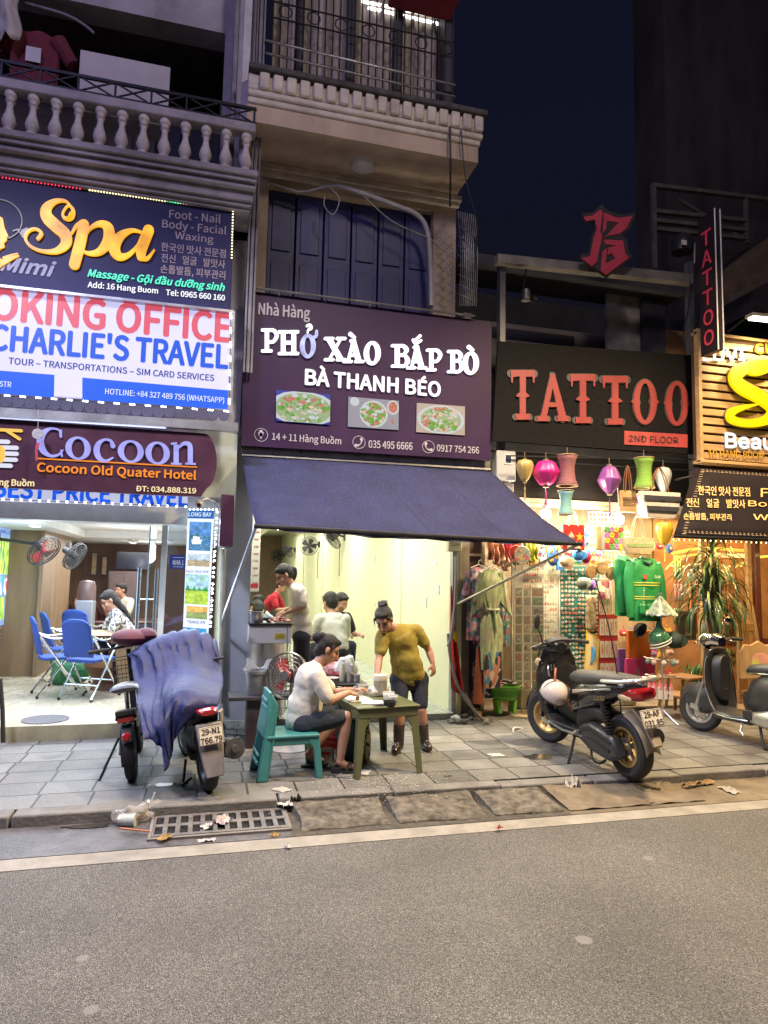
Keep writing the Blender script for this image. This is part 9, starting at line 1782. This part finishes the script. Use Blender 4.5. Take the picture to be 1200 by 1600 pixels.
def scrap(px,py,z,w_,d,m_,lab,seed,name='paper_scrap',cat='litter',up=.03):
 mb=MB();mb.grid(lambda u,v:(w_*(u-.5)*(1+.5*noise.noise((u*2,v*2,seed))),d*(v-.5)*(1+.5*noise.noise((u*2,v*2,seed+5))),up*abs(noise.noise((u*3.1,v*3.1,seed)))+.004),10,8);o=mb.build(name,m_,smooth=25);c=G(px,py,z);o.location=c;o.rotation_euler.z=seed;tag(o,lab,cat)
scr_w=mat('scrap_white',(.55,.53,.50),.7,var=.15);scr_l=mat('dry_leaf',(.32,.20,.06),.7,var=.4)
scrap(348,1284,ZR+.025,.11,.10,mat('scrap_print',(.5,.42,.42),.6,var=.5,scale=30),'crumpled printed wrapper on the drain grate',1,up=.06);scrap(324,1293,ZR+.025,.06,.08,scr_w,'small white tissue on the drain grate',2,up=.05);scrap(322,1315,ZR,.10,.05,scr_w,'flat white paper scrap in front of the drain grate',3);scrap(258,1310,ZR+.02,.10,.05,scr_l,'dry yellow leaf at the drain grate corner',4,'leaf','leaf');scrap(446,1258,ZR+.04,.12,.09,scr_w,'torn white paper on the slab by the drain grate',5,up=.05);scrap(462,1254,ZR+.05,.08,.05,mat('char_black',(.02,.02,.02),.8),'small black lump on the first gutter slab',6,'char',up=.09)
scrap(430,1306,ZR,.06,.05,scr_l,'orange-brown leaf scrap at the end of the drain grate',7,'leaf','leaf');scrap(450,1324,ZR+.006,.05,.03,scr_w,'tiny white scrap on the painted road line',8);scrap(895,1232,ZR+.02,.13,.12,mat('foam_white',(.50,.47,.42),.7),'dirty white foam piece lying at the kerb edge',9,up=.14);scrap(1090,1227,ZR+.01,.32,.06,mat('cardboard',(.28,.18,.09),.8,var=.3),'torn cardboard strip in the right gutter',.2,up=.07);scrap(1140,1236,ZR+.005,.16,.10,mat('paper_grey',(.36,.33,.28),.8),'flat grey paper in the right gutter',11);scrap(1027,1226,ZR+.06,.08,.06,mat('matchbox',(.30,.25,.22),.7),'crushed cigarette packet at the kerb below the scooter',12,up=.06);scrap(780,1295,ZR+.02,.05,.03,mat('bit_red',(.4,.06,.05),.7),'tiny red wrapper by the gutter slab',13)
for i,(px,py)in enumerate(((568,1207),(441,1234),(775,1180))):scrap(px,py,.002,.13,.10,mat('flat_lid',(.46,.44,.40),.6,var=.15),('flat round lid trodden beside the green table leg','flat round lid trodden near the teal chair','small white paper flake beyond the rubber boots')[i],20+i,'flat_lid','litter',.004)
def pouch(i):
 r=random.Random(i+90);w_,h=r.uniform(.05,.075),r.uniform(.08,.13);mb=MB();mb.loft([[(-w_*.7,-.006,-h),(w_*.7,-.006,-h),(w_*.7,.012,-h),(-w_*.7,.012,-h)],[(-w_,-.024,-h*.55),(w_,-.024,-h*.55),(w_,.014,-h*.55),(-w_,.014,-h*.55)],[(-w_*.85,-.008,0),(w_*.85,-.008,0),(w_*.85,.008,0),(-w_*.85,.008,0)]]);mb.tube([(-w_*.5,0,0),(0,0,.06),(w_*.5,0,0)],.004,5,smooth=3)
 mb.k=1;mb.ball((0,-.026,-h*.5),(w_*.5,.006,h*.2),8);return mb
PC=(((.50,.05,.07),'red'),((.60,.36,.06),'mustard'),((.10,.28,.14),'green'),((.08,.20,.45),'blue'),((.52,.44,.34),'cream'),((.42,.10,.28),'purple-pink'),((.32,.16,.08),'brown'))
k_=0;pr_={}
for j,(y0,Yp,xa,xb,n_)in enumerate(((826,8.0,792,985,13),(842,7.92,766,985,17),(858,7.86,768,940,14),(873,7.82,800,935,10),(850,8.4,985,1052,5),(985,8.45,965,1050,6),(1015,8.4,1012,1052,3),(1050,8.3,1015,1050,3))):
 for i in range(n_):
  c_,nm=PC[(k_*3+j)%7];q=P(xa+(xb-xa)*(i+.5)/n_+rr_.uniform(-3,3),y0+rr_.uniform(-4,4),Yp+rr_.uniform(-.03,.03));kk=(k_*3+j)%7,k_%2
  if kk in pr_:o=pr_[kk].copy();COL.objects.link(o)
  else:o=pouch(kk[0]*2+kk[1]).build('silk_pouch',[mat('pouch_%s'%nm,c_,.6,var=.4,scale=18),mat('pouch_trim_%d'%(kk[0]%3),[(.6,.5,.3),(.5,.06,.06),(.1,.2,.35)][kk[0]%3],.6)]);pr_[kk]=o
  o.location=q;o.rotation_euler.z=rr_.uniform(-.4,.4);tag(o,'%s silk pouch among the crowd hung in the souvenir shop'%nm,'pouch',nm+' silk pouches');k_+=1
m=MB();a,b_=P(920,800,7.9),P(968,905,7.9)
for i in range(9):x=a.x+(b_.x-a.x)*i/8;m.cyl((x,7.9,b_.z),(x,7.9,a.z),.004,n=5)
for i in range(15):z=b_.z+(a.z-b_.z)*i/14;m.cyl((a.x,7.905,z),(b_.x,7.905,z),.004,n=5)
tag(m.build('wire_grid',mat('grid_white',(.6,.58,.52),.4)),'white wire grid panel behind the flower tote and rattan bags','grid')
